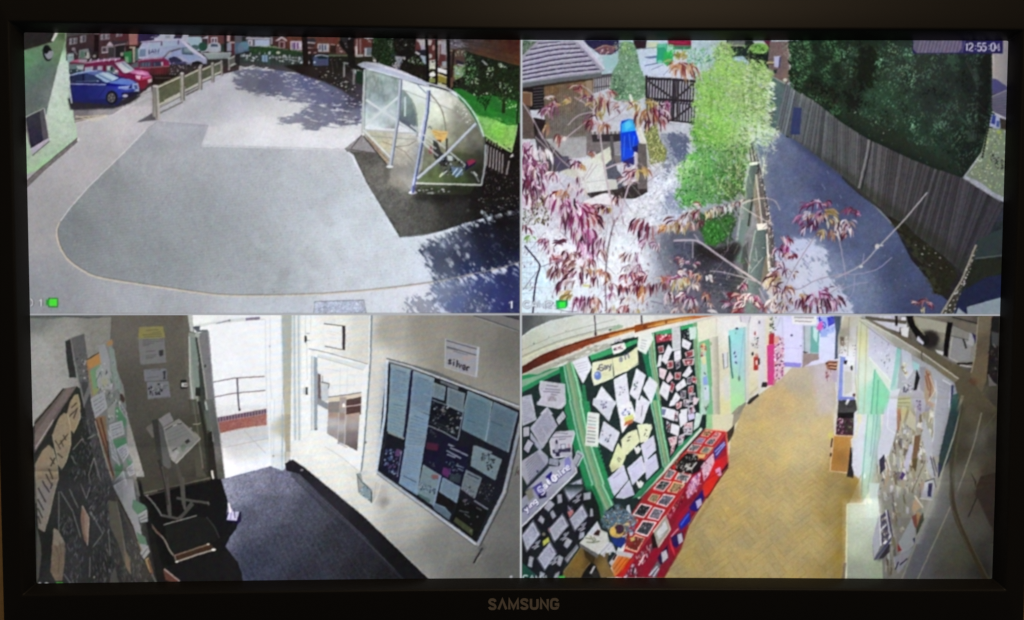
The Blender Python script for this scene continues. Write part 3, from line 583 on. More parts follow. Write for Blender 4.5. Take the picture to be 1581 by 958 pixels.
 pg([(1022,480),(1130,510),(1210,575),(1280,680),(1325,780),(1325,934),(1240,1080),(960,1080),(985,850)],idw([(1060,520,(206,210,206)),(1120,570,(196,196,186)),(1040,650,(206,212,190)),(1080,740,(176,178,146)),(1180,620,(142,142,128)),(1200,750,(122,120,100)),(1260,760,(96,94,82)),(1180,880,(92,92,66)),(1290,900,(52,50,42)),(1050,880,(120,122,92)),(1060,1000,(76,90,56)),(1200,1020,(44,54,34))]),.95,mn=4,ln=5)
 pg([(1030,500),(1130,530),(1150,615),(1040,560)],(226,226,220),.4,soft=2);sc([(1090,520),(1220,590),(1270,680),(1230,700),(1160,600)],40,(1.5,4),[(190,196,200),(160,160,150),(226,228,230)],sd=49)
 ln([(870,500),(1010,555),(1150,615)],1.2,(140,140,130),.8);ln([(1020,520),(1080,600),(1105,700),(1112,830)],2.2,(126,124,108),.95,sm=1);ln([(870,500),(920,560),(945,640),(945,760)],2.2,(130,140,130),.95,sm=1);ln([(950,470),(1000,520)],1.6,(112,124,150))
 # bicycles
 frame(*K)
 pg([(20,760),(360,500),(560,540),(640,620),(620,800),(30,800)],idw([(200,760,(88,106,56)),(400,780,(64,84,42)),(300,650,(76,82,66)),(580,700,(34,36,32)),(520,560,(60,66,44))]),.8,mn=6,soft=2)
 pg([(170,400),(210,400),(240,500),(300,560),(320,620),(250,640),(180,560)],(46,44,48),.9);pg([(130,470),(160,440),(165,520),(135,530)],(150,66,76));ls([[(0,270),(220,420),(480,640)],[(0,340),(200,480)],[(0,370),(220,545)]],2.4,(186,188,190),.8)
 pg([(155,305),(310,320),(290,385),(255,415),(205,395)],(226,170,74));ls([[(170,315),(230,345),(300,335)],[(190,350),(250,365)]],1.1,(180,120,40),.8);pg([(205,395),(250,398),(240,425)],(120,70,30));ln([(160,300),(140,270),(125,290)],1,(50,60,70))
 ln([(300,385),(298,520)],3,(70,66,52));sc([(240,560),(340,540),(480,640),(440,740),(330,740),(230,640)],70,(2,6),[(22,22,24),(60,70,84),(150,170,190),(30,34,40)],sd=50);pg([(300,540),(340,545),(355,590),(310,590)],(176,186,186));pg([(340,650),(440,650),(450,720),(390,745),(350,710)],(84,110,150),.9);ls([[(350,720),(400,660)],[(380,740),(440,670)],[(235,740),(300,680)]],1.6,(190,206,220));pg([(475,600),(520,580),(572,590),(560,625),(500,660),(465,690)],(28,24,70));pg([(480,595),(530,578),(572,592),(540,615),(500,640)],(172,24,66));ln([(520,690),(560,720),(600,790)],2,(120,126,130),sm=1);ln([(545,690),(580,730)],1.6,(190,190,190));ln([(230,740),(260,700)],2,(190,196,140))
 # frame tubes
 frame(*B)
 pg([(615,360),(650,345),(720,350),(860,395),(1010,460),(1020,485),(860,440),(640,375)],(176,182,206));pg([(650,345),(730,350),(860,392),(1000,455),(860,410),(700,360)],(206,204,220));ln([(680,385),(850,432)],1.6,(214,220,226));ln([(700,395),(850,437)],.9,(90,100,110),.8)
 ln([(1000,460),(1130,500),(1210,560),(1275,650),(1320,760)],2.4,(186,192,206),sm=1);ln([(1000,468),(1125,512),(1200,572),(1265,660),(1310,760)],1.2,(110,118,126),.8,sm=1);ln([(1320,760),(1328,934)],3,(80,86,84))
 ls([[(665,555),(850,680),(945,745)],[(655,700),(850,535)]],3.6,(196,202,206));ls([[(650,720),(800,735),(945,742)]],2.4,(172,176,180));ls([[(660,755),(940,775)]],1.6,(150,150,148))
 ln([(658,385),(650,550),(645,740)],3.4,(176,182,182));ln([(664,385),(656,740)],1,(96,104,104),.8)
 ln([(648,720),(800,875)],3.2,(206,208,210));ln([(650,755),(800,900)],1.2,(100,88,80),.8)
 ln([(858,440),(845,640),(800,925)],5.2,(150,160,186));ln([(864,440),(852,640),(808,925)],1.5,(92,100,124));ln([(853,445),(838,650),(796,920)],1.2,(206,210,222),.8)
 frame(*J)
 ln([(790,-60),(775,150),(720,450),(640,885)],5.6,(112,128,186));ln([(799,-60),(785,150),(730,450),(650,885)],1.6,(62,66,112));ln([(783,-60),(765,150),(710,450),(632,880)],1.6,(186,196,226),.9);ell(430,645,34,12,(206,206,206));ell(645,885,40,14,(210,208,216));pg([(640,820),(668,820),(655,890),(632,890)],(74,80,140))
 ln([(690,310),(680,390)],3,(150,150,150));ls([[(620,260),(830,420)],[(680,370),(800,470)]],2.4,(190,192,194),.9)
 frame(*K)
 ln([(25,755),(300,520),(570,245)],4.6,(176,184,200));ln([(28,768),(308,530),(575,256)],1.3,(96,104,124),.8);ln([(660,440),(650,640),(618,820)],3,(150,156,160));ln([(10,800),(330,808),(620,815)],3,(184,186,176));ln([(10,812),(620,826)],1.2,(40,40,38),.8)
 pg([(0,820),(600,830),(600,960),(0,960)],(22,20,20),.55,soft=3);sc([(20,835),(340,850),(300,895),(20,890)],36,(2,6),[(120,120,124),(40,38,40),(150,150,150)],ang=(-10,20),wr=.35,sd=52)
 frame(*L)
 # tree shade, bottom right
 dark=idw([(450,400,(78,88,114)),(520,480,(50,58,90)),(420,640,(76,84,110)),(600,560,(36,44,84)),(750,450,(22,26,52)),(900,400,(16,16,28)),(850,250,(14,12,16)),(700,300,(20,22,40)),(900,560,(24,28,58))])
 dapple([(440,330),(540,290),(680,250),(800,190),(1000,110),(1000,560),(900,580),(700,640),(480,690),(300,705),(330,600),(300,540),(200,470),(250,400),(380,400)],dark,.97,edge=9,amp=.34,hard=.3)
 dapple([(330,720),(480,705),(700,655),(980,570),(980,960),(480,960),(380,880),(300,800)],idw([(420,760,(112,122,150)),(520,820,(84,96,136)),(700,700,(52,62,116)),(650,880,(66,74,112)),(880,700,(30,36,84)),(900,880,(32,36,84)),(780,800,(40,48,100))]),.93,edge=9,amp=.4,hard=.34)
 dapple([(110,850),(330,790),(440,960),(130,960)],(120,124,144),.7,edge=7,amp=.8)
 for i,(q,n,s) in enumerate((([(380,330),(560,300),(640,520),(420,600)],22,(5,13)),([(540,270),(680,260),(600,330)],16,(4,9)),([(680,170),(830,230),(740,270)],16,(3,8)),([(480,690),(730,690),(700,830),(520,780)],22,(3,8)),([(550,830),(800,780),(760,920),(560,920)],30,(3,7)),([(600,560),(740,540),(700,640),(600,640)],14,(3,7)))):
  sc(q,n,s,[(190,200,216),(140,150,172),(160,172,194)],ang=(35,70),wr=.42,a=.62,sd=70+i)
 for x,y,rx,ry in ((588,168,9,9),(765,356,16,12),(793,416,8,8),(596,92,7,6),(720,210,30,9),(280,490,34,30),(400,420,20,40),(575,420,14,40),(580,510,16,34),(460,560,22,26)):
  ell(x,y,rx*.8,ry*.7,(176,186,204),.55,rot=40,soft=1.4)
 sc([(640,60),(970,60),(970,230),(760,220)],80,(1.5,4),[(110,104,104),(60,54,56),(150,146,146)],ang=(20,60),wr=.4,sd=80)
 frame(0,0,1)
 ln([(598,445.2),(645,439.2),(685,432.7),(725,424.2),(766,415.7),(804,405)],1.5,(160,156,158),.75,sm=1)
 grade([(190,240),(300,190),(540,235),(620,366),(800,330),(800,400),(400,457),(120,415),(90,355)],.8,(.99,.995,1),4);grade([(360,95),(560,110),(560,215),(420,200),(350,140)],.8,(.97,.97,.96),8);grade([(250,150),(420,110),(560,200),(540,230),(320,224),(330,195)],.8,(.99,.99,.99),10);grade([(323,195),(450,175),(560,205),(535,230),(312,224)],.8,(1.045,1.045,1.045),3);grade([(545,242),(600,262),(740,300),(700,350),(617,364)],1,(1.22,1.22,1.24),6);grade([(562,105),(660,130),(745,215),(745,290),(640,290),(560,225)],.75,(1.04,1.05,1.05),4);grade([(690,130),(803,130),(803,240),(740,210)],1,(1.1,1.1,1.1),4)
 grade([(246,187),(372,102),(430,112),(400,160),(345,185),(322,196)],.8,(.9,.905,.92),9);grade([(190,215),(246,187),(322,196),(312,224),(200,240)],1,(.96,.96,.97),5)
 grade([(104,45),(803,45),(803,100),(560,105),(104,100)],.66,(.84,.84,.86),5);grade([(60,120),(104,90),(120,215),(40,270),(30,150)],.6,(1.03,.97,1.03),5);grade([(30,50),(104,50),(104,120),(70,200),(30,200)],.7,(1,1,1),5);grade([(234,120),(370,78),(372,100),(240,190),(232,188)],.68,(.9,.9,.92),3)
 grade([(105,95),(240,95),(240,165),(105,165)],.82,(.9,.9,.9),4)
 # wear on the tarmac: stains, faint joints, grit
 rs=np.random.RandomState(77)
 dapple([(240,300),(420,290),(470,360),(380,420),(220,390)],(120,124,128),.1,edge=26,amp=.9,noise=LOWN,hard=.4);dapple([(420,330),(600,380),(560,440),(400,430)],(226,232,240),.1,edge=24,amp=.9,noise=LOWN,hard=.4)
 sc(inner[:25]+[(541,241),(311,225)],1500,(1,2.6),[(112,116,122),(206,210,216),(96,98,104),(190,194,202)],wr=.8,a=.3,sd=640)
 sc([(40,300),(130,250),(90,350),(120,420),(300,460),(640,450),(640,487),(40,487)],500,(1,2.4),[(120,120,126),(214,214,220),(104,104,110)],wr=.8,a=.25,sd=641)
 # on-screen display of camera 1
 ln([(47,461.5),(49.5,464),(50,468),(49.5,471),(47.5,473)],4,(70,72,80));ln([(61,464.5),(63.5,462),(63.5,473)],4.2,(70,72,80))
 ln([(47,461.5),(49.5,464),(50,468),(49.5,471),(47.5,473)],2,(226,226,230));ln([(61,464.5),(63.5,462),(63.5,473)],2.2,(232,232,236))
 rc(75,460.5,89.5,474.5,(20,60,30));rc(76,461.5,88.5,473.5,(60,232,40));rc(71,463,76,472,(40,150,50))
 ln([(787,467.5),(790,465.5),(790,476.5)],3.4,(40,40,60));ln([(786.5,468),(790,465.5),(790,476.5)],2.4,(240,240,246))
camera_yard()
# ---------------------------------------------------------------- picture of camera 2: garden, bamboo and side path
def camera_garden():
 clip(804,50,1562,487)
 a=(800,55,5.988);b=(1040,55,5.988);c=(1300,0,4.4555);d=(800,200,6.08);e=(1040,200,6.08)
 f=(1300,200,5.626);g=(800,340,6.08);h=(1040,340,6.08);i_=(1300,340,5.626)
 frame(0,0,1)
 rc(804,50,1562,487,idw([(1000,90,(178,196,210)),(980,240,(190,190,200)),(1040,300,(196,198,208)),(900,330,(180,178,188)),(960,400,(224,230,236)),(880,400,(226,228,236)),(830,440,(206,228,240)),(900,460,(228,234,240)),(1100,440,(88,88,104)),(1060,380,(84,88,104)),(1150,440,(100,100,112))]),n=5,mn=3)
 # gravel path between beds
 frame(*d)
 pg([(1100,640),(1250,520),(1330,380),(1300,180),(1340,40),(1581,40),(1581,900),(1000,912),(880,912)],idw([(1450,120,(150,154,170)),(1400,420,(200,206,216)),(1300,620,(206,208,216)),(1100,820,(204,206,212)),(1480,700,(176,184,206)),(1540,200,(100,108,130))]),n=10,mn=5)
 dapple([(1380,60),(1581,40),(1581,320),(1480,260)],(84,92,118),.85,edge=5,amp=.7);dapple([(1440,580),(1520,640),(1560,780),(1400,760),(1360,680)],(124,130,156),.75,edge=5,amp=.7);dapple([(1380,260),(1480,330),(1430,440),(1360,380)],(90,96,118),.7,edge=4,amp=.8)
 sc([(1000,880),(1260,540),(1330,200),(1400,60),(1560,100),(1560,850)],260,(1.5,5),[(120,124,140),(226,228,234),(90,92,108),(206,210,218)],ang=(-30,30),wr=.4,a=.6,sd=101)
 # top: yard beyond, bins, cars
 frame(*a)
 pg([(780,40),(1557,40),(1557,420),(1150,420),(780,420)],idw([(850,250,(160,186,196)),(1150,180,(186,202,222)),(1200,300,(190,200,222)),(1400,330,(196,204,224)),(1000,200,(150,170,180))]),n=3)
 pg([(600,40),(930,40),(930,130),(860,180),(760,180),(640,90)],(40,36,70));pg([(700,130),(800,90),(900,120),(880,170),(770,180)],(110,76,92));sc([(700,90),(920,90),(900,180),(760,180)],26,(2,5),[(206,176,186),(60,40,60),(190,150,110),(150,60,50)],sd=102);ln([(700,135),(800,92),(920,115)],1.2,(190,150,100))
 pg([(790,190),(920,170),(920,270),(800,310)],(150,186,192));pg([(1060,40),(1190,40),(1180,120),(1080,125)],(44,28,34));pg([(1190,60),(1300,60),(1290,130),(1190,110)],(190,196,170));ln([(1080,130),(1290,110)],1.4,(120,136,140));pg([(1380,40),(1600,40),(1600,95),(1390,95)],(140,24,56));ln([(1390,62),(1560,70)],.8,(196,120,140),.6);pg([(1160,200),(1290,185),(1290,210),(1200,215)],(96,112,156));ln([(1170,280),(1300,255)],1.6,(92,104,140));ln([(1230,320),(1340,270)],1,(110,120,150));ln([(1340,370),(1440,270)],1,(96,104,120),.7)
 pg([(1285,80),(1380,75),(1370,190),(1335,260),(1280,250)],(44,150,116));pg([(1290,80),(1370,75),(1368,110),(1290,112)],(90,184,150));ell(1310,245,24,16,(110,190,170));pg([(1350,150),(1430,140),(1430,260),(1375,285),(1340,250)],(44,168,84));sc([(1360,90),(1450,80),(1450,200),(1370,170)],40,(2,5),[(96,206,110),(130,220,140),(66,170,90)],sd=103);rc(1430,95,1600,130,(60,120,90))
 # picket screens
 pg([(690,370),(890,350),(890,470),(690,540)],(70,62,70))
 for k in range(9): ln([(700+k*21,395-k*3),(698+k*21,560-k*7)],1.7,(190,190,200))
 for y in (385,470): ln([(690,y+15),(890,y-10)],1.4,(60,54,62),.9)
 # conifer bush
 pg([(960,60),(1060,70),(1100,160),(1130,300),(1185,430),(1175,560),(1060,610),(900,600),(850,500),(870,350),(920,250),(930,150)],(106,140,112),sm=1,mn=8)
 q=[(960,60),(1060,70),(1100,160),(1130,300),(1190,430),(1180,560),(1060,610),(900,610),(850,500),(870,350),(920,250),(930,150)]
 sc(q,420,(1.6,4),[(120,156,120),(150,184,148),(176,204,172),(84,118,90),(66,96,76),(196,216,190)],sd=104);sc([(860,350),(960,360),(1000,600),(880,600)],110,(1.6,4),[(52,80,60),(76,108,80),(40,62,50)],sd=105);sc([(960,60),(1060,70),(1050,180),(950,180)],70,(1.6,4),[(130,170,96),(160,196,120),(90,130,76)],sd=106);sc([(870,60),(960,60),(940,150),(890,130)],40,(1.6,4),[(96,110,100),(60,70,66),(150,160,150)],sd=107)
 # shed
 pg([(30,40),(180,55),(60,190),(30,190)],(96,112,96));sc([(30,50),(170,55),(60,180),(30,180)],70,(1.5,4),[(60,80,60),(130,150,130),(170,180,170),(40,50,44)],sd=108)
 pg([(230,450),(700,385),(690,760),(660,930),(250,960),(240,700)],idw([(300,480,(116,86,56)),(500,450,(128,98,66)),(450,600,(120,106,92)),(400,800,(112,108,106)),(600,700,(110,104,100)),(330,640,(104,92,80))]),n=10,mn=5)
 rs=np.random.RandomState(5)
 for k in range(46): ln([(240+k*10,460),(246+k*10,960)],.8,(56,46,40) if k % 2 else (156,142,128),.4)
 for k in range(40): ln([(240,470+k*12),(690,420+k*12)],.6,(60,50,44),.3)
 pg([(620,395),(680,388),(690,560),(640,560)],(150,132,112),.8)
 pg([(30,475),(240,450),(240,690),(30,690)],(26,22,24))
 for y in range(490,690,28): ln([(140,y+4),(236,y-4)],1.1,(120,116,124),.8)
 pg([(36,520),(128,530),(128,660),(36,640)],(112,82,64));ln([(40,524),(126,532),(124,650)],1.6,(170,136,104));pg([(36,640),(100,660),(180,958),(36,958)],(88,76,72),n=8);pg([(140,760),(250,780),(250,958),(150,958)],(36,28,32))
 pg([(30,195),(180,50),(600,50),(802,318),(772,345),(400,395),(30,460)],(150,146,166),n=5)
 for l,wd in (([(185,75),(390,58)],1.2),([(110,132),(330,92),(530,80)],1.7),([(70,188),(330,135),(575,118)],1.9),([(36,242),(330,180),(610,152)],2),([(36,290),(340,226),(645,190)],2.1),([(36,328),(350,272),(680,234)],2.1),([(36,366),(360,312),(715,274)],2.1),([(36,408),(380,350),(752,310)],2.1)):
  ln(l,wd,(50,44,74),.95,sm=1);ln([(x,y+17) for x,y in l],1.4,(206,204,218),.8,sm=1)
 sc([(40,200),(190,60),(590,60),(770,320),(40,450)],240,(1.5,5),[(170,168,186),(130,124,146),(196,194,208)],ang=(-14,0),wr=.35,a=.5,sd=109)
 pg([(520,50),(596,50),(802,318),(772,322),(650,180)],(188,182,202));ln([(540,60),(660,190),(790,325)],1,(110,100,130),.8);ln([(600,55),(800,310)],1.2,(222,218,232),.8)
 pg([(30,440),(400,385),(772,340),(772,382),(400,428),(30,486)],(92,98,104));ln([(30,440),(400,386),(770,342)],1.2,(150,152,162),.8);pg([(30,486),(400,428),(690,395),(690,412),(30,505)],(40,34,32),.8)
 # picket gate
 pg([(1180,375),(1240,380),(1557,400),(1640,420),(1640,830),(1400,830),(1200,620)],(176,176,190));pg([(1180,600),(1420,800),(1190,800)],(120,126,120))
 for k in range(17):
  x=1190+k*27;ln([(x,378+k*3),(x-8,600+k*3)],2.4,(44,38,46));ln([(x+10,600+k*2),(x+4,815)],2.2,(46,40,48))
 for l in ([(1180,400),(1420,405),(1640,425)],[(1180,585),(1640,610)],[(1380,790),(1640,815)]): ln(l,4,(40,34,42))
 ls([[(1200,420),(1440,590)],[(1640,430),(1450,590)],[(1410,800),(1640,620)]],3,(50,44,50));ln([(1440,400),(1430,810)],3.6,(44,38,46));ln([(1185,370),(1190,600)],3.6,(38,33,40));ln([(1390,800),(1600,822)],2.4,(206,206,214));ln([(1480,420),(1470,800)],3.4,(52,46,52))
 # top-right of centre: car, hedge, brick
 frame(*b)
 pg([(490,40),(900,40),(880,330),(700,330),(490,200)],(36,40,40));rc(500,50,660,100,(110,110,110));ln([(510,95),(660,95)],1.2,(200,196,160));pg([(730,50),(870,50),(870,130),(760,100)],(180,182,196));pg([(830,50),(900,50),(880,110)],(90,30,56));pg([(540,200),(640,190),(700,250),(690,320),(560,280)],(150,172,206));ln([(560,215),(690,245)],1.4,(206,216,226));ell(790,120,90,50,(120,170,70));sc([(640,90),(760,80),(890,130),(860,180),(680,170)],90,(2,5),[(126,180,76),(90,140,60),(160,206,104),(50,84,44)],sd=110);pg([(540,110),(680,120),(680,190),(560,180)],(30,40,44));pg([(690,170),(880,170),(870,300),(760,300)],(26,34,34))
 pg([(890,55),(1070,55),(1070,430),(1040,450),(900,370),(870,260)],(112,92,92),n=6);pg([(930,195),(990,190),(980,300),(930,290)],(170,172,206));ln([(985,200),(975,300)],2.4,(70,66,110));ln([(860,252),(930,252)],2,(206,176,110));ln([(860,270),(930,266)],1,(70,50,40));pg([(900,330),(960,310),(950,350),(910,360)],(40,46,54));sc([(1000,60),(1080,60),(1080,220),(1020,200)],50,(2,4),[(120,112,110),(96,120,96),(66,70,66),(150,140,130)],sd=111);ell(1030,412,22,16,(190,190,176));pg([(1000,330),(1070,300),(1070,400),(1010,390)],(120,100,92))
 pg([(860,360),(940,390),(1060,470),(1060,600),(1000,620),(960,860),(840,860),(800,560)],(84,104,106),n=4,mn=3);ln([(890,370),(1060,460)],1.4,(150,156,150));pg([(840,640),(930,660),(900,860),(800,850)],(96,92,92),.8)
 # the side path
 frame(*e)
 pg([(680,60),(1040,15),(1150,100),(1330,230),(1581,440),(1900,740),(2300,1150),(2650,1581),(2650,1760),(800,1760),(880,900),(820,300)],idw([(980,60,(106,119,148)),(900,220,(112,123,153)),(1050,200,(99,108,140)),(1000,450,(96,108,143)),(1250,350,(85,93,129)),(1400,500,(72,80,118)),(1150,700,(98,108,143)),(1500,780,(78,87,124)),(1800,1000,(84,95,131)),(1700,1500,(114,127,158)),(1400,1400,(131,143,171)),(2100,1300,(68,78,113)),(2300,1700,(62,70,106)),(1581,700,(68,76,112))]),n=4,mn=2)
 pg([(1040,15),(1150,100),(1330,230),(1581,440),(1700,560),(1581,500),(1330,310),(1100,110)],(56,66,118),.6,soft=3)
 for k,(x,y) in enumerate(((1390,510),(1410,540),(1560,620),(1120,780),(1530,700),(1130,650),(1440,390))): ln([(x,y),(x+16,y+30)],1,(150,160,196),.7)
 # sunlit patch
 frame(*h)
 dapple([(950,330),(1080,190),(1250,180),(1400,230),(1450,330),(1440,420),(1480,560),(1560,640),(1660,760),(1700,960),(880,960),(900,600)],idw([(1100,280,(196,200,220)),(1250,400,(204,208,226)),(1200,650,(206,208,226)),(1450,750,(190,196,218)),(1000,700,(180,180,196))]),.95,edge=4,amp=.6,hard=.3);pg([(1100,150),(1400,170),(1450,330),(1150,260)],(186,196,220),.4,soft=5)
 # long fence on the right
 frame(*b)
 pg([(1060,460),(1130,530),(1290,580),(1557,740),(1557,1300),(1200,1010),(1040,900),(950,870),(1000,640)],idw([(1080,560,(92,102,112)),(1100,750,(72,82,98)),(1200,640,(76,82,94)),(1300,750,(74,76,84)),(1400,900,(76,72,74)),(1250,950,(64,66,78)),(1450,800,(92,90,96))]),n=5,mn=6)
 ln([(1020,600),(980,850)],3,(40,52,52));ln([(1035,605),(1000,850)],1.2,(120,134,136));pg([(1105,668),(1185,672),(1170,920),(1075,920)],(42,54,112),n=4);pg([(1045,900),(1080,905),(1075,945),(1040,940)],(26,30,40));ln([(1070,470),(1130,535),(1250,560),(1300,600)],1.4,(140,140,136),.8)
 ls([[(1480,740),(1420,958)],[(1400,880),(1380,958)]],1.6,(160,150,146),.6)
 frame(*f)
 pg([(-60,-110),(220,50),(240,160),(140,520),(0,400),(-100,300)],idw([(20,100,(92,92,96)),(100,200,(76,80,76)),(60,350,(58,64,56)),(150,100,(66,70,52))]),n=5,mn=5)
 pg([(240,150),(480,160),(600,230),(830,320),(1040,420),(1330,600),(1420,640),(1420,1640),(1100,1640),(860,1440),(600,1130),(400,740),(150,510)],idw([(320,260,(58,62,86)),(450,300,(62,66,98)),(350,450,(48,50,66)),(650,380,(48,48,60)),(550,650,(40,38,44)),(800,500,(50,48,64)),(1000,500,(58,54,72)),(1000,700,(42,40,52)),(700,750,(38,36,42)),(1250,700,(54,54,74)),(1100,900,(40,40,52)),(900,1000,(36,34,40)),(1350,900,(38,46,48)),(800,1150,(32,28,28))]),n=6,mn=8)
 ln([(240,170),(210,300),(140,515)],3,(120,122,132));ln([(262,175),(225,320),(165,520)],2.6,(30,28,32));ln([(265,40),(225,150)],1.8,(110,108,76));ln([(590,260),(560,430),(480,660)],2.2,(36,40,84));ln([(600,240),(530,540),(490,650)],1,(120,124,150),.7)
 sc([(300,250),(600,280),(560,520),(300,480)],46,(2,6),[(110,116,150),(84,90,124),(150,156,176)],ang=(95,125),wr=.3,a=.6,sd=112);sc([(600,560),(860,620),(800,820),(640,800)],50,(2,6),[(96,96,112),(70,68,80),(130,130,146)],ang=(95,140),wr=.35,a=.6,sd=113)
 ln([(830,325),(980,400),(1180,510),(1330,610)],1.4,(150,148,150),.7)
 pg([(0,380),(160,520),(400,740),(420,800),(330,700),(140,560),(0,430)],(40,40,38),.85);ell(345,620,16,34,(20,20,22),rot=20)
 pg([(1180,520),(1420,640),(1420,720),(1330,640)],(44,44,60),.8)
 # the long fence, board by board
 frame(0,0,1);rs=np.random.RandomState(8)
 TP=np.array([(1213,129),(1255,151),(1300,177),(1343,203),(1385,227),(1447,256),(1485,274),(1552,316)],float);BT=np.array([(1197,200),(1240,224),(1300,271),(1336,300),(1371,331),(1413,362),(1460,398),(1492,428)],float)
 ev=lambda Q,t: np.array([np.interp(t,np.linspace(0,1,len(Q)),Q[:,m]) for m in (0,1)])
 for t in range(72):
  u,v=t/72.,(t+.93)/72.
  k0=np.array([np.interp(u,(0,.3,.55,1),q) for q in ((98,90,78,56),(105,91,75,54),(112,93,78,62))])*rs.uniform(.78,1.16)
  q=[ev(TP,u)+(0,rs.uniform(-1.5,1.5)),ev(TP,v),ev(BT,v),ev(BT,u)]
  pg([ev(TP,u),ev(TP,v+.006),ev(BT,v+.006),ev(BT,u)],(34,33,36));pg(q,k0,n=5)
  for m in range(2):
   w=rs.rand();ln([q[0]*(1-w)+q[1]*w,q[3]*(1-w)+q[2]*w],rs.uniform(.6,1.3),k0*rs.choice([.7,1.22]),.5)
 pg([(1199,200),(1300,258),(1371,312),(1460,372),(1498,408),(1492,428),(1460,398),(1371,331),(1300,271)],(44,46,36),.6,soft=4);ln([(1343,205),(1338,240),(1326,291)],3.4,(124,122,124));ln([(1347,207),(1342,242),(1330,293)],2,(40,38,42));pg([(1225,166),(1238,167),(1235,208),(1220,208)],(46,56,104),.9);ln([(1447,256),(1485,274),(1545,312)],1.2,(140,136,134),.7)
 frame(*i_)
 pg([(380,-40),(560,40),(640,130),(900,330),(1010,470),(900,660),(800,640),(760,500),(640,300),(540,160)],(36,35,26),n=8,mn=6)
 dapple([(400,-20),(520,60),(640,260),(760,450),(860,660),(800,640),(740,500),(620,280),(520,130)],(56,58,40),.7,edge=4,amp=.8)
 sc([(560,80),(980,380),(1000,520),(800,520)],26,(2,5),[(150,150,140),(80,84,60),(40,36,34)],ang=(10,60),sd=114)
 pg([(1170,180),(1420,60),(1420,310),(1150,330)],(46,56,58));ln([(1160,335),(1390,308)],2,(84,92,88));pg([(1100,350),(1420,320),(1420,500),(1240,500),(1080,620)],(34,37,30),n=5);pg([(1000,660),(1080,600),(1240,500),(1420,470),(1420,680),(1090,745),(1080,830),(980,830)],(30,36,66),n=3);pg([(1085,755),(1380,672),(1420,830),(1090,830)],(128,142,152));pg([(985,830),(1010,760),(1080,820)],(140,150,158))
 pg([(860,830),(1000,600),(1160,215),(1180,230),(1060,560),(960,830)],(58,56,48));ln([(860,820),(1040,520),(1165,215)],3,(146,140,124));sc([(870,830),(1030,560),(1160,220),(1185,240),(1060,570),(960,830)],60,(1.5,4.5),[(176,172,166),(130,124,112),(196,194,190)],ang=(-60,30),wr=.6,sd=115)
 # dark conifers
 frame(0,0,1);pg([(1232,55),(1556,55),(1530,215),(1486,275),(1447,262),(1406,246),(1340,215),(1300,190),(1262,160),(1236,140)],(24,34,28))
 frame(*b)
 base=[(1060,45),(1600,45),(1600,760),(1480,740),(1300,590),(1200,550),(1100,490),(1060,420),(1075,250)]
 dapple(base,(20,32,24),1,edge=3,amp=.4)
 sc(base,1300,(2,5.5),[(28,50,34),(34,60,40),(24,40,28),(40,70,46)],ang=(10,70),wr=.4,sd=116,jit=6,fall=lambda x,y: max(.35,1+.4*LOWN[int(y),int(x)]))
 sc([(1070,60),(1300,60),(1250,400),(1090,440)],130,(2,6),[(60,110,66),(84,132,84),(40,78,50)],ang=(10,60),wr=.35,a=.8,sd=117);sc([(1200,440),(1557,500),(1557,740),(1300,590)],120,(3,7),[(18,20,16),(26,28,22),(36,40,28)],sd=118)
 frame(*c)
 base=[(-10,250),(300,270),(1030,270),(1030,600),(1010,860),(960,1000),(900,1100),(815,1207),(760,1180),(655,1145),(560,1100),(470,1075),(380,1015),(240,950),(110,900),(-10,830)]
 dapple(base,idw([(100,500,(22,32,24)),(300,700,(30,54,40)),(500,500,(30,38,36)),(700,700,(28,36,36)),(950,600,(20,26,26)),(900,1000,(18,24,22)),(600,1000,(26,44,36)),(300,1000,(22,34,24))]),1,edge=3,amp=.4)
 for t in range(26):
  tx,ty=np.random.RandomState(900+t).uniform((20,330),(980,1000));dapple([(tx-40,ty),(tx,ty-60),(tx+46,ty),(tx+10,ty+70)],((16,24,20),(38,66,52),(30,44,38),(44,60,56))[t % 4],.6,edge=6,amp=.9,hard=.3)
 clump=lambda x,y: max(.35,1+.34*LOWN[int(y) % PH,int(x) % PW]+.2*BIGN[int(y) % PH,int(x) % PW]+.1*MEDN[int(y) % PH,int(x) % PW])
 sc(base,3000,(2,5),[(32,52,40),(38,60,48),(28,44,36),(36,50,44)],ang=(30,140),wr=.42,sd=119,out=1.6,jit=5,fall=clump)
 sc([(330,300),(520,330),(470,700),(330,930),(120,880),(180,560)],420,(2,4.6),[(56,88,68),(66,100,80),(46,76,58)],ang=(30,140),wr=.45,a=.75,sd=120,jit=8,fall=clump)
 sc([(310,290),(380,290),(370,370),(320,360)],16,(2,4),[(120,170,110),(84,150,96)],sd=122);dapple([(110,330),(240,330),(240,560),(120,640),(90,480)],(14,18,14),.85,edge=7,amp=.5);dapple([(0,620),(110,640),(120,760),(40,740)],(16,18,16),.85,edge=5,amp=.6)
 for k in range(5): ln([(850+k*28,420+k*30),(930+k*12,620),(900+k*20,960)],1.2,(58,66,70),.4,sm=1)
 dapple([(960,300),(1030,300),(1020,640),(990,900),(930,1000),(940,700)],(14,16,15),.8,edge=5,amp=.5)
 sc([(60,740),(260,820),(420,960),(300,1000),(100,900)],60,(2,5),[(90,110,90),(50,80,56),(140,150,130)],sd=123)
 frame(0,0,1); dapple([(1290,170),(1345,185),(1480,256),(1476,268),(1400,240),(1330,208)],(26,34,28),.9,edge=3,amp=.6);frame(*c)
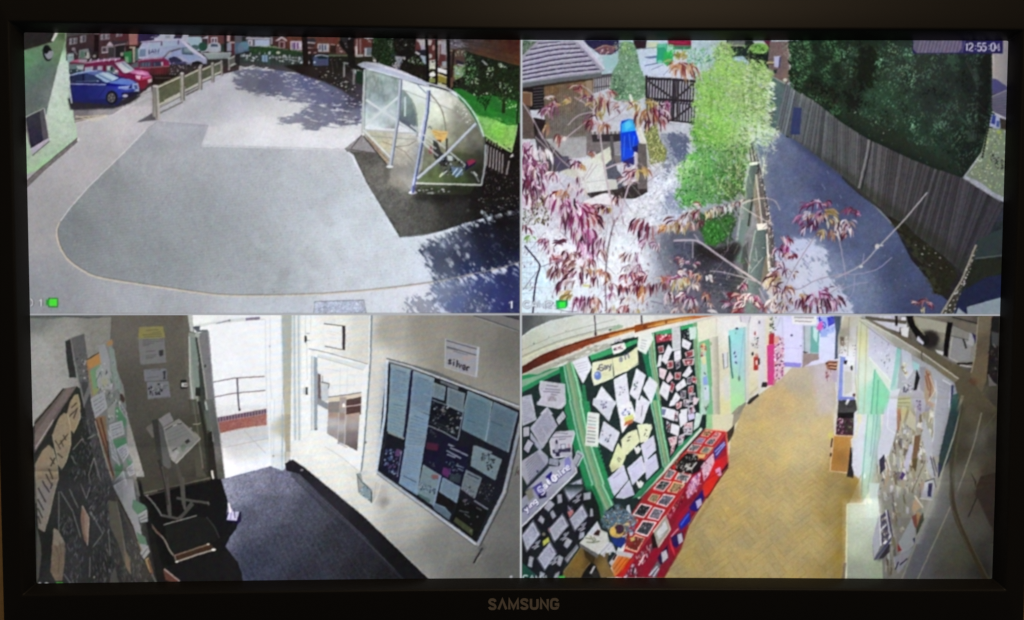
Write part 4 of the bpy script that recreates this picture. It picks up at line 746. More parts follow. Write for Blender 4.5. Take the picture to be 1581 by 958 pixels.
 # house and sky, far right
 pg([(1030,270),(1160,270),(1160,600),(1130,600),(1032,540)],lin((1060,400),(150,143,142),(1150,400),(126,122,130)));pg([(1030,540),(1060,545),(1140,600),(1140,640),(1030,650)],(70,68,110));pg([(1025,660),(1140,620),(1140,830),(1040,770),(1020,720)],(92,90,110));ln([(1025,668),(1135,622)],1.2,(140,136,132))
 for k in range(7): ln([(1030,690+k*13),(1140,670+k*20)],.7,(54,52,72),.8)
 ln([(1030,770),(1135,820)],1.4,(196,196,196));pg([(1020,780),(1090,810),(1080,890),(1010,870)],(150,156,186));pg([(1035,790),(1060,800),(1050,860),(1025,850)],(44,56,130));pg([(1065,830),(1085,835),(1080,880),(1060,870)],(60,80,150));pg([(1085,810),(1140,830),(1140,900),(1090,890)],(52,46,44))
 base=[(1000,880),(1120,890),(1140,1000),(1120,1360),(1050,1330),(960,1260),(850,1210),(900,1150),(960,1050)]
 pg(base,(112,124,106));sc(base,240,(2,5),[(150,166,140),(190,200,180),(110,130,90),(84,92,80),(130,150,84),(170,180,120)],sd=124);sc([(1000,1050),(1120,1100),(1110,1180),(1020,1130)],40,(2,5),[(36,36,36),(56,54,54)],sd=125);ell(1080,910,16,12,(140,160,60))
 for k in range(40):
  y=300+k*20;ell(1026-(k > 24)*(k-24)*4,y,7,10,(26,34,28))
 # ---------------- left fence post row in the middle
 frame(*e)
 pg([(700,100),(730,100),(780,320),(830,500),(880,700),(940,1000),(960,1300),(860,1300),(780,800)],(84,80,84),n=6)
 ln([(715,120),(745,300)],1.8,(196,190,176));ln([(760,200),(800,320),(850,560),(900,850)],2.4,(60,56,66))
 sc([(745,200),(775,200),(860,520),(920,880),(880,880),(820,520)],90,(1.6,3.6),[(176,170,164),(120,112,116),(206,200,196)],ang=(60,110),wr=.7,sd=126)
 pg([(705,330),(785,330),(760,640),(720,912),(600,1100),(560,1400),(640,900)],lin((660,700),(104,122,122),(760,700),(70,88,90)),n=5);ln([(712,340),(650,640),(600,960),(560,1240)],1.6,(150,164,160),.9);pg([(708,312),(784,306),(788,332),(712,342)],(216,212,206));pg([(770,400),(790,420),(830,880),(790,880),(740,640)],(112,102,96),n=6);ln([(770,420),(800,640),(830,880)],2,(196,192,190),.8);ln([(740,640),(700,912)],2.6,(44,46,46),.9);ln([(790,330),(800,400),(770,420)],2,(40,40,46))
 frame(*h)
 pg([(760,80),(880,80),(870,330),(820,560),(780,880),(680,880),(700,480),(740,200)],lin((720,400),(96,116,118),(860,400),(68,86,92)),n=5);ln([(770,90),(720,330),(690,600)],1.4,(160,174,172),.9);pg([(778,36),(880,28),(886,82),(788,100)],(208,206,202));pg([(560,400),(650,400),(650,560),(700,560),(700,200),(650,260),(600,400)],(56,64,64),.8);pg([(620,0),(690,0),(650,260),(630,400),(565,400)],(92,112,116));ln([(625,0),(570,400)],1.5,(150,166,166));pg([(860,340),(890,340),(900,480),(880,620),(820,560)],(110,104,92));ln([(876,130),(896,480)],2.8,(214,210,208));sc([(890,0),(940,60),(950,240),(920,480),(890,480)],60,(1.6,4),[(140,132,132),(70,64,72),(190,184,180)],ang=(60,120),wr=.7,sd=127);ls([[(770,260),(780,380)],[(840,350),(720,500)],[(830,260),(860,262)]],1,(180,190,196),.8)
 # dark bed below
 pg([(0,200),(190,230),(420,380),(560,440),(660,560),(640,880),(300,880),(200,500),(0,400)],idw([(250,300,(44,42,48)),(100,320,(80,82,104)),(450,500,(62,62,74)),(500,700,(72,74,84)),(380,800,(92,92,104)),(560,620,(60,62,68))]),n=8,mn=6)
 for k in range(9): ln([(220,470+k*44),(660,540+k*40)],.8,(112,112,124),.45)
 sc([(0,220),(560,420),(640,860),(300,860),(200,460)],130,(1.5,5),[(40,40,48),(110,110,122),(150,148,156),(60,60,70)],ang=(-20,30),wr=.4,a=.7,sd=128)
 pg([(190,210),(420,260),(600,200),(640,260),(560,420),(380,380),(230,300)],(36,33,34),.9,soft=2);sc([(400,200),(600,160),(600,330),(450,330)],40,(1.5,4),[(120,112,96),(30,28,28),(70,64,56)],sd=129)
 # ---------------- bamboo
 frame(*e)
 base=[(200,30),(720,0),(700,300),(690,360),(640,660),(560,640),(300,720),(60,720),(10,600),(90,540),(30,400),(100,290),(210,220)]
 dapple(base,idw([(400,80,(130,180,84)),(300,300,(92,160,76)),(150,380,(120,176,96)),(200,600,(84,150,76)),(480,420,(70,120,60)),(600,560,(70,92,50)),(640,400,(76,100,56)),(640,200,(130,150,90))]),.95,edge=5,amp=.7,hard=.2)
 sc(base,900,(2,6),[(110,180,84),(84,158,70),(140,200,104),(64,128,58),(50,104,48),(160,206,124)],ang=(0,180),wr=.35,sd=130,out=2.2);sc(base,260,(2,6),[(46,92,44),(60,108,50),(38,76,40)],ang=(0,180),wr=.4,a=.8,sd=534)
 sc([(440,380),(690,300),(640,650),(440,640)],150,(2,6),[(44,70,36),(110,124,70),(150,150,96),(70,100,52),(190,176,130)],wr=.4,sd=131)
 sc([(20,330),(120,280),(200,300),(120,460),(60,460)],60,(2,5),[(170,206,130),(200,224,170)],sd=132);ln([(370,420),(440,540),(570,680)],1.6,(170,176,130),.9,sm=1)
 frame(*b)
 base=[(390,110),(470,60),(540,130),(560,220),(660,290),(760,230),(880,300),(920,420),(880,560),(920,640),(860,760),(900,860),(980,900),(860,1010),(760,990),(680,1010),(200,990),(180,800),(200,620),(200,430),(300,320),(380,260)]
 dapple(base,idw([(450,300,(150,186,100)),(350,500,(140,186,90)),(400,800,(140,196,90)),(650,500,(160,180,116)),(800,600,(150,164,116)),(780,900,(206,212,200)),(300,900,(110,170,70))]),.95,edge=6,amp=.75,hard=.2)
 sc(base,1700,(2,6),[(170,206,104),(190,218,130),(140,186,84),(120,166,76),(206,226,156),(100,146,66),(176,210,96)],ang=(-30,60),wr=.28,sd=133,out=2.6);sc(base,420,(2,6),[(96,130,62),(112,146,76),(84,116,60),(120,130,80)],ang=(-30,60),wr=.28,a=.8,sd=533,out=2)
 sc([(640,280),(880,300),(920,450),(880,960),(620,960),(660,600)],460,(2.5,8),[(206,212,180),(176,190,140),(220,224,206),(120,136,90),(96,112,80),(190,200,150)],ang=(-10,50),wr=.25,sd=134,out=3)
 sc([(370,60),(560,60),(560,200),(400,260)],90,(2,5),[(150,156,126),(196,196,176),(110,130,84),(90,90,76)],wr=.3,sd=135);sc([(0,110),(380,130),(380,260),(200,300),(0,200)],150,(2,6),[(60,150,96),(90,176,110),(130,190,130),(44,110,84),(110,160,84)],wr=.3,sd=136)
 sc([(880,420),(940,430),(940,700),(880,900),(1010,890),(960,960),(840,960),(860,600)],80,(3,9),[(206,214,200),(170,184,160),(226,230,222)],ang=(-10,40),wr=.22,sd=137);dapple([(720,860),(820,860),(850,940),(760,1000),(700,960)],(226,228,226),.8,edge=5,amp=.6)
 sc([(130,780),(210,700),(220,990),(150,990)],40,(2,5),[(60,110,50),(90,140,60),(40,80,40)],sd=138)
 frame(*e)
 sc([(760,60),(960,20),(960,200),(780,220)],70,(3,9),[(200,206,200),(170,182,176),(150,162,170)],ang=(0,50),wr=.2,sd=139);sc([(820,240),(860,300),(900,440),(840,400)],14,(3,7),[(190,200,176)],ang=(20,60),wr=.2,sd=140)
 frame(*h)
 dapple([(150,-70),(600,-110),(590,60),(540,200),(400,250),(290,220),(240,80)],(44,74,40),.9,edge=4,amp=.6,hard=.25);sc([(180,-70),(600,-110),(560,120),(300,160)],130,(2,6),[(60,120,54),(90,150,70),(40,80,40),(120,150,84)],wr=.35,sd=560)
 base=[(280,20),(560,-20),(500,160),(400,240),(300,230),(270,130)]
 pg(base,(50,104,44));sc(base,170,(2.5,6),[(64,140,56),(84,166,70),(40,90,40),(30,66,32)],ang=(40,140),wr=.3,sd=141);sc([(600,340),(660,340),(660,400),(610,410)],12,(2,5),[(60,110,60)],sd=142)
 rs=np.random.RandomState(56);frame(0,0,1)
 for t in range(110):
  x,y=rs.uniform(1072,1180),rs.uniform(120,320);dx=rs.uniform(-8,10);L=rs.uniform(20,56)
  ln([(x,y),(x+dx*.4,y-L*.5),(x+dx,y-L)],.9,((206,218,150),(110,146,66),(176,200,110),(88,120,58))[t % 4],.55,sm=1)
 sc([(1085,70),(1130,64),(1190,100),(1196,210),(1180,240),(1072,230),(1066,130)],700,(2,7),[(196,214,126),(160,196,90),(214,226,170),(118,152,66),(146,180,80)],ang=(-70,40),wr=.2,a=.8,sd=651,out=4)
 # yellow-green plant beside the blue sheet
 frame(*d)
 base=[(1180,20),(1300,-60),(1330,100),(1400,200),(1380,300),(1240,330),(1210,140)]
 pg(base,(120,126,76));sc(base,220,(2,6),[(180,190,100),(150,160,76),(206,206,140),(96,104,62),(84,90,66),(200,190,110)],ang=(30,150),wr=.3,sd=143);sc([(1200,280),(1400,300),(1340,380),(1230,360)],30,(3,8),[(210,206,190),(130,128,110)],ang=(40,80),wr=.2,sd=144)
 # blue sheet, deck, boulder
 pg([(640,20),(970,20),(970,330),(820,330),(640,240)],(112,104,104),n=7);pg([(180,20),(640,40),(640,260),(420,280),(200,180)],(110,106,100),.4)
 for k in range(7): ln([(700+k*38,10),(704+k*38,50)],2.6,(190,188,190),.9)
 pg([(690,50),(960,40),(960,110),(700,120)],(52,46,50));pg([(880,130),(960,110),(970,250),(900,240)],(150,148,152));
 for k in range(6): ln([(890,145+k*17),(960,130+k*18)],.8,(80,76,84),.8)
 pg([(150,40),(260,100),(420,260),(460,360),(300,420),(200,300)],(50,44,48),.85);pg([(320,260),(470,250),(500,360),(380,410)],(76,70,92),.9)
 pg([(380,400),(500,360),(600,300),(700,260),(860,160),(880,280),(830,330),(850,480),(920,480),(930,560),(640,595),(580,480)],idw([(700,400,(206,210,206)),(800,220,(200,202,186)),(750,540,(206,208,206)),(450,420,(186,186,172))]),n=4);ls([[(640,500),(840,470)],[(660,330),(600,480)],[(770,200),(830,480)]],.8,(140,140,140),.6)
 pg([(820,330),(870,290),(915,300),(930,380),(990,450),(990,560),(930,560),(920,470),(840,470)],(82,84,96),n=6);pg([(830,490),(920,470),(936,556),(850,570)],(186,188,180));pg([(640,600),(940,560),(1200,440),(1215,590),(1100,650),(950,650),(700,660)],(52,46,46),n=8);pg([(600,690),(700,640),(820,600),(910,630),(920,680),(860,720),(740,700),(650,720)],(216,212,216),sm=1);ln([(650,720),(760,705),(880,720)],2,(120,106,112),.7)
 pg([(860,60),(890,60),(910,300),(880,300)],(84,80,84));pg([(960,-40),(972,-80),(1040,-96),(1090,-90),(1120,-40),(1140,20),(1150,180),(1100,220),(1070,260),(1010,300),(970,310),(960,100)],(20,70,226));pg([(968,-50),(1040,-92),(1088,-86),(1126,10),(1050,20),(970,30)],(40,170,240));pg([(1000,-60),(1050,-80),(1070,-30),(1010,10)],(90,210,244),.8,soft=1);pg([(970,40),(1130,10),(1140,120),(1060,180),(980,160)],(16,60,220));pg([(1070,170),(1140,140),(1140,230),(1090,220)],(24,30,110));ls([[(1000,60),(990,260)],[(1040,40),(1060,200)],[(1090,60),(1080,160)]],1.6,(60,130,244),.7);pg([(980,300),(1090,250),(1090,330),(1030,360)],(40,40,120))
 pg([(1125,120),(1200,120),(1215,340),(1210,560),(1120,560),(1120,300)],(96,90,88),n=6);pg([(1110,30),(1140,130),(1210,140),(1190,100),(1110,-190),(1060,-330),(1040,-330)],(206,204,196));ln([(1045,-330),(1110,-150),(1160,40),(1200,120)],2,(230,228,222));ln([(1040,-280),(1100,-170),(1120,20)],1.2,(120,116,116),.7);pg([(1090,210),(1120,220),(1115,260),(1085,250)],(206,200,196))
 # paving squares, bottom left
 frame(*g)
 for y in (212,260,306,352,398,448,496,544,592,640,690): ln([(35,y),(190,y-6)],.9,(140,156,176),.7)
 for k,x in enumerate((85,120,160)): ln([(x,200),(x-6,620)],.8,(146,160,180),.6)
 pg([(190,640),(860,600),(860,880),(40,880)],(206,216,224),.6,soft=4);ln([(40,620),(300,640),(340,600)],1,(170,180,150),.7);rc(610,610,680,626,(200,190,96))
 # ---------------- foreground shrub: stems
 S=(168,152,160)
 frame(*a)
 ls([[(740,958),(735,760),(700,560),(600,470),(560,460)],[(740,740),(650,650),(520,570)],[(765,830),(920,740),(1010,640)],[(735,700),(560,740),(460,830)],[(40,620),(140,780),(230,958)],[(430,958),(640,790)],[(860,650),(960,600),(1030,620)],[(790,820),(740,720)]],1.7,(176,158,170),sm=1)
 frame(*d)
 ls([[(765,0),(790,220),(830,480),(880,680),(890,912)],[(1105,230),(1110,340),(1040,520),(960,780),(890,912)],[(820,370),(960,320),(1080,340)],[(860,640),(830,480)]],2.6,(180,164,172),sm=1)
 ls([[(190,0),(300,200),(330,300),(290,500),(260,580)],[(300,150),(380,260),(500,370)],[(430,90),(350,180),(310,260)],[(160,70),(280,190)],[(640,470),(740,330)],[(600,490),(700,320)]],1.6,(176,156,168),.9,sm=1);ell(435,88,18,22,(206,196,190))
 frame(*g)
 ls([[(905,0),(860,180),(830,380),(820,620),(830,880)]],2.6,(126,116,126),sm=1);ls([[(60,240),(190,400),(200,460),(170,560),(150,700),(138,880)]],2.6,(50,42,62),sm=1);ls([[(190,450),(330,400),(440,380)],[(40,660),(190,470)],[(350,830),(460,860),(560,860)],[(1300,250),(1380,480),(1430,600)],[(1360,690),(1500,640)],[(1240,760),(1400,800),(1560,820)]],1.3,(110,100,116),.9,sm=1)
 frame(*h)
 ls([[(0,195),(120,190),(240,205),(420,330),(640,480),(820,600),(940,700)]],3.2,(172,160,172),sm=1);ls([[(340,480),(460,490),(680,545),(800,590)],[(600,650),(690,540)],[(1330,150),(1230,300),(1120,480),(1060,600)],[(1110,660),(1200,640),(1350,560),(1581,505)],[(1530,90),(1570,260),(1620,560)],[(1080,870),(1250,780),(1440,700),(1600,600)],[(800,640),(870,780)],[(180,200),(180,360)],[(190,130),(240,200)]],1.8,(160,148,164),.95,sm=1)
 frame(*e)
 ls([[(600,700),(760,800),(940,900)],[(640,700),(720,660)],[(640,700),(800,650),(940,665),(1000,760)],[(440,820),(560,720),(640,680)]],1.7,(178,160,166),.95,sm=1)
 frame(*i_)
 ln([(740,0-240),(540,0),(330,220),(180,380),(20,470),(-60,500)],2.2,(168,162,168),.95,sm=1);ls([[(435,325),(300,430),(130,470),(20,465)],[(0,600),(110,560),(225,540)],[(0,300),(30,450)],[(110,470),(90,640),(-30,760)],[(180,380),(190,290)]],1.6,(150,146,176),.9,sm=1);ell(305,230,20,22,(200,190,186));ell(345,222,16,8,(186,176,172));ell(165,405,16,12,(200,196,196))
 sc([(20,300),(700,120),(700,640),(100,640)],26,(1.5,4),[(140,150,190),(110,120,170)],ang=(20,60),wr=.35,sd=145)
 # ---------------- foreground shrub: leaves
 PUR=[(112,44,86),(140,74,118),(86,28,62),(194,154,186),(216,192,208),(62,24,48)]
 MAG=[(172,66,128),(190,100,156),(136,36,88),(218,166,202),(110,30,66),(226,200,214)]
 RED=[(150,52,62),(172,92,92),(118,34,50),(92,28,44),(204,150,142),(214,190,192)]
 ORG=[(196,134,78),(176,104,66),(208,168,108),(146,80,58),(214,196,176)]
 YEL=[(186,160,78),(166,136,66),(208,190,128),(136,118,66),(212,206,176)]
 WHT=[(224,216,220),(206,194,204),(234,230,232),(190,168,180),(214,204,190),(120,84,100)]
 TAN=[(180,146,134),(198,168,156),(146,110,102),(112,66,68),(218,204,194),(84,44,56)]
 DRK=[(60,22,40),(84,30,50),(44,20,36),(106,40,62),(150,110,130)]
 k=[200]
 def tuft(fr,items):
  frame(*fr)
  for x,y,n,L,pal,sp,w in items:
   pal=[tuple(int(v*.84+m*.08) for v,m in zip(q,(188,168,184))) for q in pal]
   k[0] += 1;hang(x,y,int(n*1.25),L*1.04,pal,sp,k[0],w*.68)
 rs=np.random.RandomState(55);frame(0,0,1)
 for t in range(150):
  x,y=rs.uniform(808,1190),rs.uniform(250,484);ang=rs.uniform(-2.4,-.7);L=rs.uniform(12,46);bx=rs.uniform(-8,8)
  ln([(x,y),(x+math.cos(ang)*L*.5+bx*.4,y+math.sin(ang)*L*.5),(x+math.cos(ang)*L+bx,y+math.sin(ang)*L)],rs.uniform(.6,1.2),((120,104,118),(170,154,164),(84,66,80),(196,186,192))[t % 4],.6,sm=1)
 sc([(806,290),(960,330),(1060,400),(1190,400),(1190,487),(806,487)],620,(2.5,7),[(112,56,84),(150,110,126),(196,170,180),(84,40,56),(140,96,86),(206,196,196),(120,112,130)],ang=(40,150),wr=.3,a=.6,sd=650)
 frame(*a);tuft(a,[(560,470,7,16,TAN+RED,(60,190),3),(650,560,9,15,RED+PUR,(20,160),3.4),(600,520,6,12,RED+ORG,(0,200),3),(760,590,8,24,YEL+TAN,(70,110),5),(800,560,8,22,RED+TAN,(50,100),4),(840,520,8,18,RED+TAN,(30,100),3.5),(700,620,6,16,TAN+YEL,(70,160),3.5),(780,710,6,12,YEL,(60,160),4),(470,620,7,13,ORG+YEL,(120,230),4),(380,640,7,13,ORG+TAN,(140,240),4),(310,640,12,18,RED+PUR+DRK,(60,150),4),(330,590,3,12,WHT,(150,200),4),(270,680,8,16,DRK+PUR,(60,160),4),(700,800,12,16,RED+DRK,(60,150),3.5),(800,820,10,15,RED+ORG,(40,120),3.5),(690,740,5,12,PUR,(60,160),3),(940,650,6,14,RED+TAN,(140,220),2.6),(900,680,4,14,TAN,(20,110),2.6)])
 tuft(a,[(1100,640,8,17,YEL,(80,200),5),(1230,610,8,14,YEL,(0,180),4.4),(1150,720,12,24,YEL+TAN+ORG,(70,120),5),(1230,700,10,22,ORG+RED,(60,120),5),(1310,680,10,22,PUR+RED,(40,90),4.4),(1340,640,8,14,PUR+MAG,(-20,120),3.4),(1340,760,7,18,DRK+RED,(50,90),5),(1180,800,6,16,DRK+ORG,(80,120),4),(1010,620,5,10,PUR,(0,200),2.6)])
 tuft(a,[(1480,220,9,13,YEL+[(150,180,70)],(-160,-20),4),(1490,270,12,22,ORG+RED,(30,150),4),(1540,290,8,18,RED+ORG,(40,120),4),(1580,280,6,22,ORG,(60,110),4),(1450,250,5,14,ORG,(120,190),3)])
 tuft(b,[(60,220,8,12,YEL+[(150,180,70)],(-160,-10),4),(110,290,8,22,RED+ORG,(60,110),4.4),(150,290,7,18,ORG+WHT,(20,90),4),(40,300,7,16,ORG,(100,190),4),(200,320,4,14,RED,(40,80),3)])
 tuft(d,[(90,150,14,22,PUR+MAG,(70,120),4.4),(170,180,6,26,WHT,(70,110),5),(230,200,6,24,WHT,(60,90),6),(100,260,16,26,PUR+WHT,(50,110),5),(80,340,16,26,DRK+PUR,(60,110),5),(170,380,16,26,DRK+PUR+WHT,(50,110),5),(80,480,18,28,DRK+PUR,(60,120),5.4),(200,520,14,26,PUR+WHT+DRK,(50,110),5),(90,600,14,26,DRK+PUR+WHT,(60,110),5),(180,640,12,24,WHT+DRK,(40,100),5),(260,340,10,16,PUR+TAN,(60,200),3),(260,60,6,16,ORG+TAN,(250,290),4),(390,60,8,16,RED+ORG,(60,120),3.4),(350,420,12,14,WHT+RED+PUR,(60,160),3.4),(530,310,9,14,TAN+PUR,(20,160),4),(580,340,6,13,ORG,(40,110),4.4),(560,450,8,14,DRK+WHT,(30,120),4),(500,530,10,16,WHT+TAN,(30,150),4),(600,560,8,14,WHT+PUR,(60,130),4),(720,220,9,11,ORG+PUR+WHT,(20,200),3)])
 sc([(130,640),(280,620),(300,900),(140,900)],60,(3,7),[(90,84,50),(120,116,66),(66,60,40),(60,40,44)],ang=(60,120),wr=.35,sd=146);sc([(50,740),(160,720),(160,900),(40,900)],90,(2,5),[(190,180,180),(120,110,100),(80,110,70),(60,40,50)],sd=147)
 tuft(d,[(380,590,8,14,RED+ORG,(40,160),5),(450,590,8,13,ORG+WHT+TAN,(30,150),4),(340,650,14,26,PUR+WHT,(80,130),5),(420,680,14,28,PUR+WHT+MAG,(70,120),5),(500,700,16,30,PUR+MAG+DRK,(60,110),5.4),(560,740,14,28,MAG+PUR+WHT,(60,110),5.4),(640,740,14,30,RED+MAG,(40,90),6),(460,780,14,28,WHT+PUR+DRK,(70,110),5.4),(560,830,14,26,MAG+WHT,(60,110),5),(680,800,8,28,RED+DRK,(40,80),6),(760,720,10,12,DRK+TAN,(60,140),4),(840,740,8,12,YEL+DRK,(60,130),4),(930,640,10,14,TAN+PUR,(60,140),3.4),(1080,400,12,15,DRK+RED+TAN,(70,170),4),(1150,380,9,18,YEL+ORG,(30,110),5),(1010,470,9,14,TAN+WHT,(120,190),2.6),(1120,500,8,16,WHT+TAN,(130,190),2.6),(1030,330,5,9,PUR+[(40,36,120)],(100,220),3)])
 tuft(e,[(30,860,12,18,WHT+TAN+PUR,(80,160),4),(120,800,10,15,WHT+TAN,(60,160),4),(220,770,12,15,RED+TAN+PUR,(60,150),4),(190,700,6,13,RED,(-20,60),4),(330,770,10,16,YEL+TAN,(60,130),4.4),(400,740,9,14,TAN+WHT,(60,120),4),(480,720,9,14,TAN+WHT,(60,120),4),(540,700,7,14,WHT+TAN,(50,120),4),(620,690,6,10,RED+TAN,(-30,180),3),(250,850,10,14,DRK+TAN,(60,130),4),(60,900,12,16,WHT+YEL,(50,140),4.4),(160,880,10,14,TAN+ORG,(60,140),4)])
 tuft(e,[(1340,680,10,16,MAG+PUR,(10,170),3),(1420,690,6,12,RED+MAG,(0,60),4),(1280,720,8,18,MAG+PUR,(130,190),3),(1440,780,8,18,YEL+ORG,(10,70),5),(1300,800,12,17,PUR+TAN+WHT,(90,180),4),(1380,790,12,17,TAN+PUR+MAG,(50,130),4),(1220,830,8,17,MAG+PUR,(110,150),4),(1340,870,12,16,PUR+WHT,(70,160),3.6),(1470,840,9,16,YEL+TAN,(30,90),5),(1540,890,8,14,TAN+WHT,(50,120),4)])
 tuft(h,[(1250,60,9,16,PUR+WHT,(90,160),3.4),(1380,110,10,14,TAN+YEL,(60,150),4),(1500,110,10,17,TAN+ORG+YEL,(40,110),4)])
 tuft(g,[(60,60,6,14,DRK+WHT,(60,140),4),(110,160,8,10,[(120,170,84),(150,190,110),(90,140,66)],(0,180),4),(260,190,10,14,RED+PUR+DRK,(60,160),4),(300,250,10,16,PUR+WHT,(60,140),4),(430,220,6,16,DRK,(150,200),5),(340,340,10,18,RED+DRK,(50,110),4.4),(440,300,10,16,WHT+DRK,(40,140),4),(450,370,7,16,RED+DRK,(120,190),5),(520,300,8,16,WHT+TAN,(20,120),5),(520,400,10,18,TAN+WHT,(110,160),6),(350,460,8,22,DRK+TAN,(70,120),5),(410,480,7,18,TAN+DRK,(50,90),5),(520,480,8,18,DRK+TAN,(120,160),5),(600,440,10,16,ORG+WHT+TAN,(50,150),5),(620,500,6,18,DRK,(80,110),5),(440,570,8,24,DRK,(100,130),5),(500,560,10,18,WHT+TAN,(90,150),5.4),(660,390,10,16,RED+WHT,(10,120),4),(660,300,10,20,MAG+WHT+PUR,(60,120),4),(600,200,10,26,MAG+PUR,(60,110),4),(680,120,12,26,MAG+PUR+DRK,(60,100),5),(720,200,8,22,DRK+PUR,(80,110),4.4),(560,100,10,26,WHT+MAG+DRK,(70,100),5),(700,470,9,15,WHT+ORG,(60,140),5),(730,540,7,17,DRK+WHT,(80,120),4.4),(780,480,8,14,ORG+RED,(30,130),4),(840,510,8,14,ORG+TAN,(20,110),4),(870,600,9,14,TAN+PUR+WHT,(50,140),3.4)])
 tuft(g,[(790,180,10,20,WHT+PUR,(70,110),3),(780,300,10,16,WHT+TAN,(60,120),3),(480,690,9,18,TAN+YEL,(100,160),5),(560,730,10,20,DRK+PUR,(60,110),5.4),(640,740,8,20,WHT+PUR,(80,120),6),(720,740,12,15,RED+WHT+ORG,(50,150),4.4),(700,830,12,14,ORG+WHT+TAN,(60,140),4.4),(880,700,9,15,PUR+WHT,(60,130),3),(890,820,10,13,WHT+TAN+YEL,(50,140),4),(960,850,10,13,TAN+WHT+RED,(50,140),4)])
 tuft(g,[(1130,20,9,24,RED+DRK,(90,130),5),(1210,40,8,24,RED+DRK,(80,120),6),(1180,110,6,16,DRK,(90,120),5),(1320,60,12,14,ORG+WHT,(30,150),5),(1420,60,10,14,ORG+YEL+TAN,(40,150),5),(1500,40,9,13,TAN+YEL,(60,150),4),(1200,200,10,14,WHT+PUR,(60,160),3.4),(1300,220,10,13,WHT+PUR,(0,180),3),(1020,320,9,15,WHT+TAN,(90,150),4),(1100,330,9,16,WHT+PUR,(70,130),4),(1040,430,9,14,WHT+PUR,(60,140),4),(1120,430,9,14,PUR+WHT,(60,140),4),(1020,530,12,15,MAG+RED+PUR,(70,170),4),(1100,500,10,15,PUR+RED,(20,140),4),(1060,610,10,17,PUR+WHT,(60,130),4.4),(990,620,9,15,RED+DRK,(70,120),4.4),(1180,540,10,18,RED+DRK,(100,150),5),(1130,620,9,18,DRK+RED,(90,130),5),(1190,640,9,17,ORG+TAN,(80,130),5),(1150,700,8,16,ORG+WHT,(70,130),5),(1260,590,8,18,DRK+TAN,(80,110),5),(1360,540,9,12,ORG+RED,(0,180),4),(1370,600,9,14,DRK+TAN,(50,140),5),(1440,560,8,13,MAG+WHT,(-20,120),4),(1500,500,6,13,WHT+PUR,(-40,60),5),(1500,590,9,16,YEL+WHT,(60,120),5),(1550,560,8,14,ORG+YEL,(50,120),5),(1420,700,12,15,DRK+WHT,(40,140),5),(1530,700,10,15,WHT+PUR,(60,130),5),(1040,720,9,14,TAN+WHT,(60,140),4),(1020,810,10,13,DRK+WHT+RED,(50,140),4.4),(1110,850,9,13,YEL+WHT,(50,140),4)])
 tuft(h,[(70,370,9,10,MAG+RED,(0,180),3.4),(110,400,8,9,MAG+WHT,(-30,160),3),(200,405,6,9,WHT+MAG,(-30,60),3),(150,490,8,10,RED,(40,140),5),(50,490,7,12,WHT+PUR,(-40,60),5),(60,560,9,15,YEL+WHT,(50,120),6),(110,560,8,13,ORG+YEL,(50,110),5),(240,520,8,13,TAN+WHT+ORG,(50,140),4),(320,530,5,10,WHT,(0,120),5),(200,600,9,14,TAN+WHT,(50,140),4.4),(300,690,12,14,RED+ORG+DRK,(60,140),4),(100,700,12,17,PUR+WHT+TAN,(90,150),5),(180,740,12,17,PUR+TAN+WHT,(60,130),5),(60,820,9,15,WHT+TAN,(60,140),5),(200,830,9,15,TAN+WHT,(60,140),5),(320,790,6,11,WHT+TAN,(0,80),4),(340,860,5,13,WHT,(-20,40),5)])
 tuft(h,[(660,610,8,14,MAG+RED,(40,150),4),(590,710,12,14,RED,(0,180),6),(700,700,9,16,MAG+WHT,(40,150),4),(750,730,9,14,RED+MAG,(30,120),5),(640,790,9,15,MAG+WHT,(110,170),4),(540,790,6,15,WHT+MAG,(150,200),4),(640,850,9,16,RED+MAG,(110,160),4),(780,790,6,12,WHT+MAG,(20,70),4),(870,800,9,12,DRK+RED,(40,150),4),(1040,170,9,18,MAG+RED,(30,100),4),(1050,250,9,18,MAG+PUR,(80,130),3.6),(980,270,8,13,PUR+MAG,(60,180),3),(1110,330,7,9,RED,(20,160),6),(1060,320,7,12,MAG+TAN,(60,140),3),(1000,400,10,14,PUR+WHT+TAN,(40,150),3),(1040,470,10,13,PUR+WHT,(0,160),3),(960,500,12,17,TAN+RED,(60,150),5),(900,560,12,17,YEL+TAN+WHT,(70,160),5.4),(1010,560,8,18,YEL+TAN,(130,170),6),(960,640,10,15,WHT+DRK,(20,160),4),(1010,680,10,16,WHT+TAN,(60,130),4),(1080,640,9,14,ORG+TAN+RED,(30,120),4.4),(1140,500,5,8,TAN,(0,160),4),(940,760,10,15,WHT+TAN,(60,140),4),(1040,780,12,15,TAN+YEL+WHT,(60,140),4.4),(1130,740,10,14,WHT+TAN,(60,130),4),(960,850,9,13,DRK+TAN+WHT,(50,140),4)])
 tuft(h,[(1230,720,9,14,ORG+RED,(20,160),6),(1200,760,7,17,PUR+DRK,(80,120),4),(1300,700,9,16,MAG+PUR,(40,130),4),(1330,750,10,18,PUR+WHT+MAG,(60,120),4),(1400,690,9,17,MAG+PUR,(20,90),4),(1420,760,10,17,PUR+DRK,(60,110),5),(1480,780,9,18,DRK+PUR,(60,110),5.4),(1530,730,8,17,PUR+DRK,(40,80),4.4),(1250,810,8,13,DRK+TAN,(60,120),4),(1430,640,6,14,PUR,(-10,60),3),(1360,820,9,13,PUR+WHT,(60,130),4)])
 tuft(i_,[(700,690,9,13,RED+TAN,(10,150),3.4),(660,730,6,11,TAN,(140,200),3),(740,730,6,12,RED,(10,60),3),(700,770,6,10,YEL,(70,120),3.4),(50,60,9,15,TAN+WHT,(60,140),4),(60,20,9,13,PUR+TAN,(30,140),3.4),(30,110,7,13,TAN+DRK,(70,130),4)])
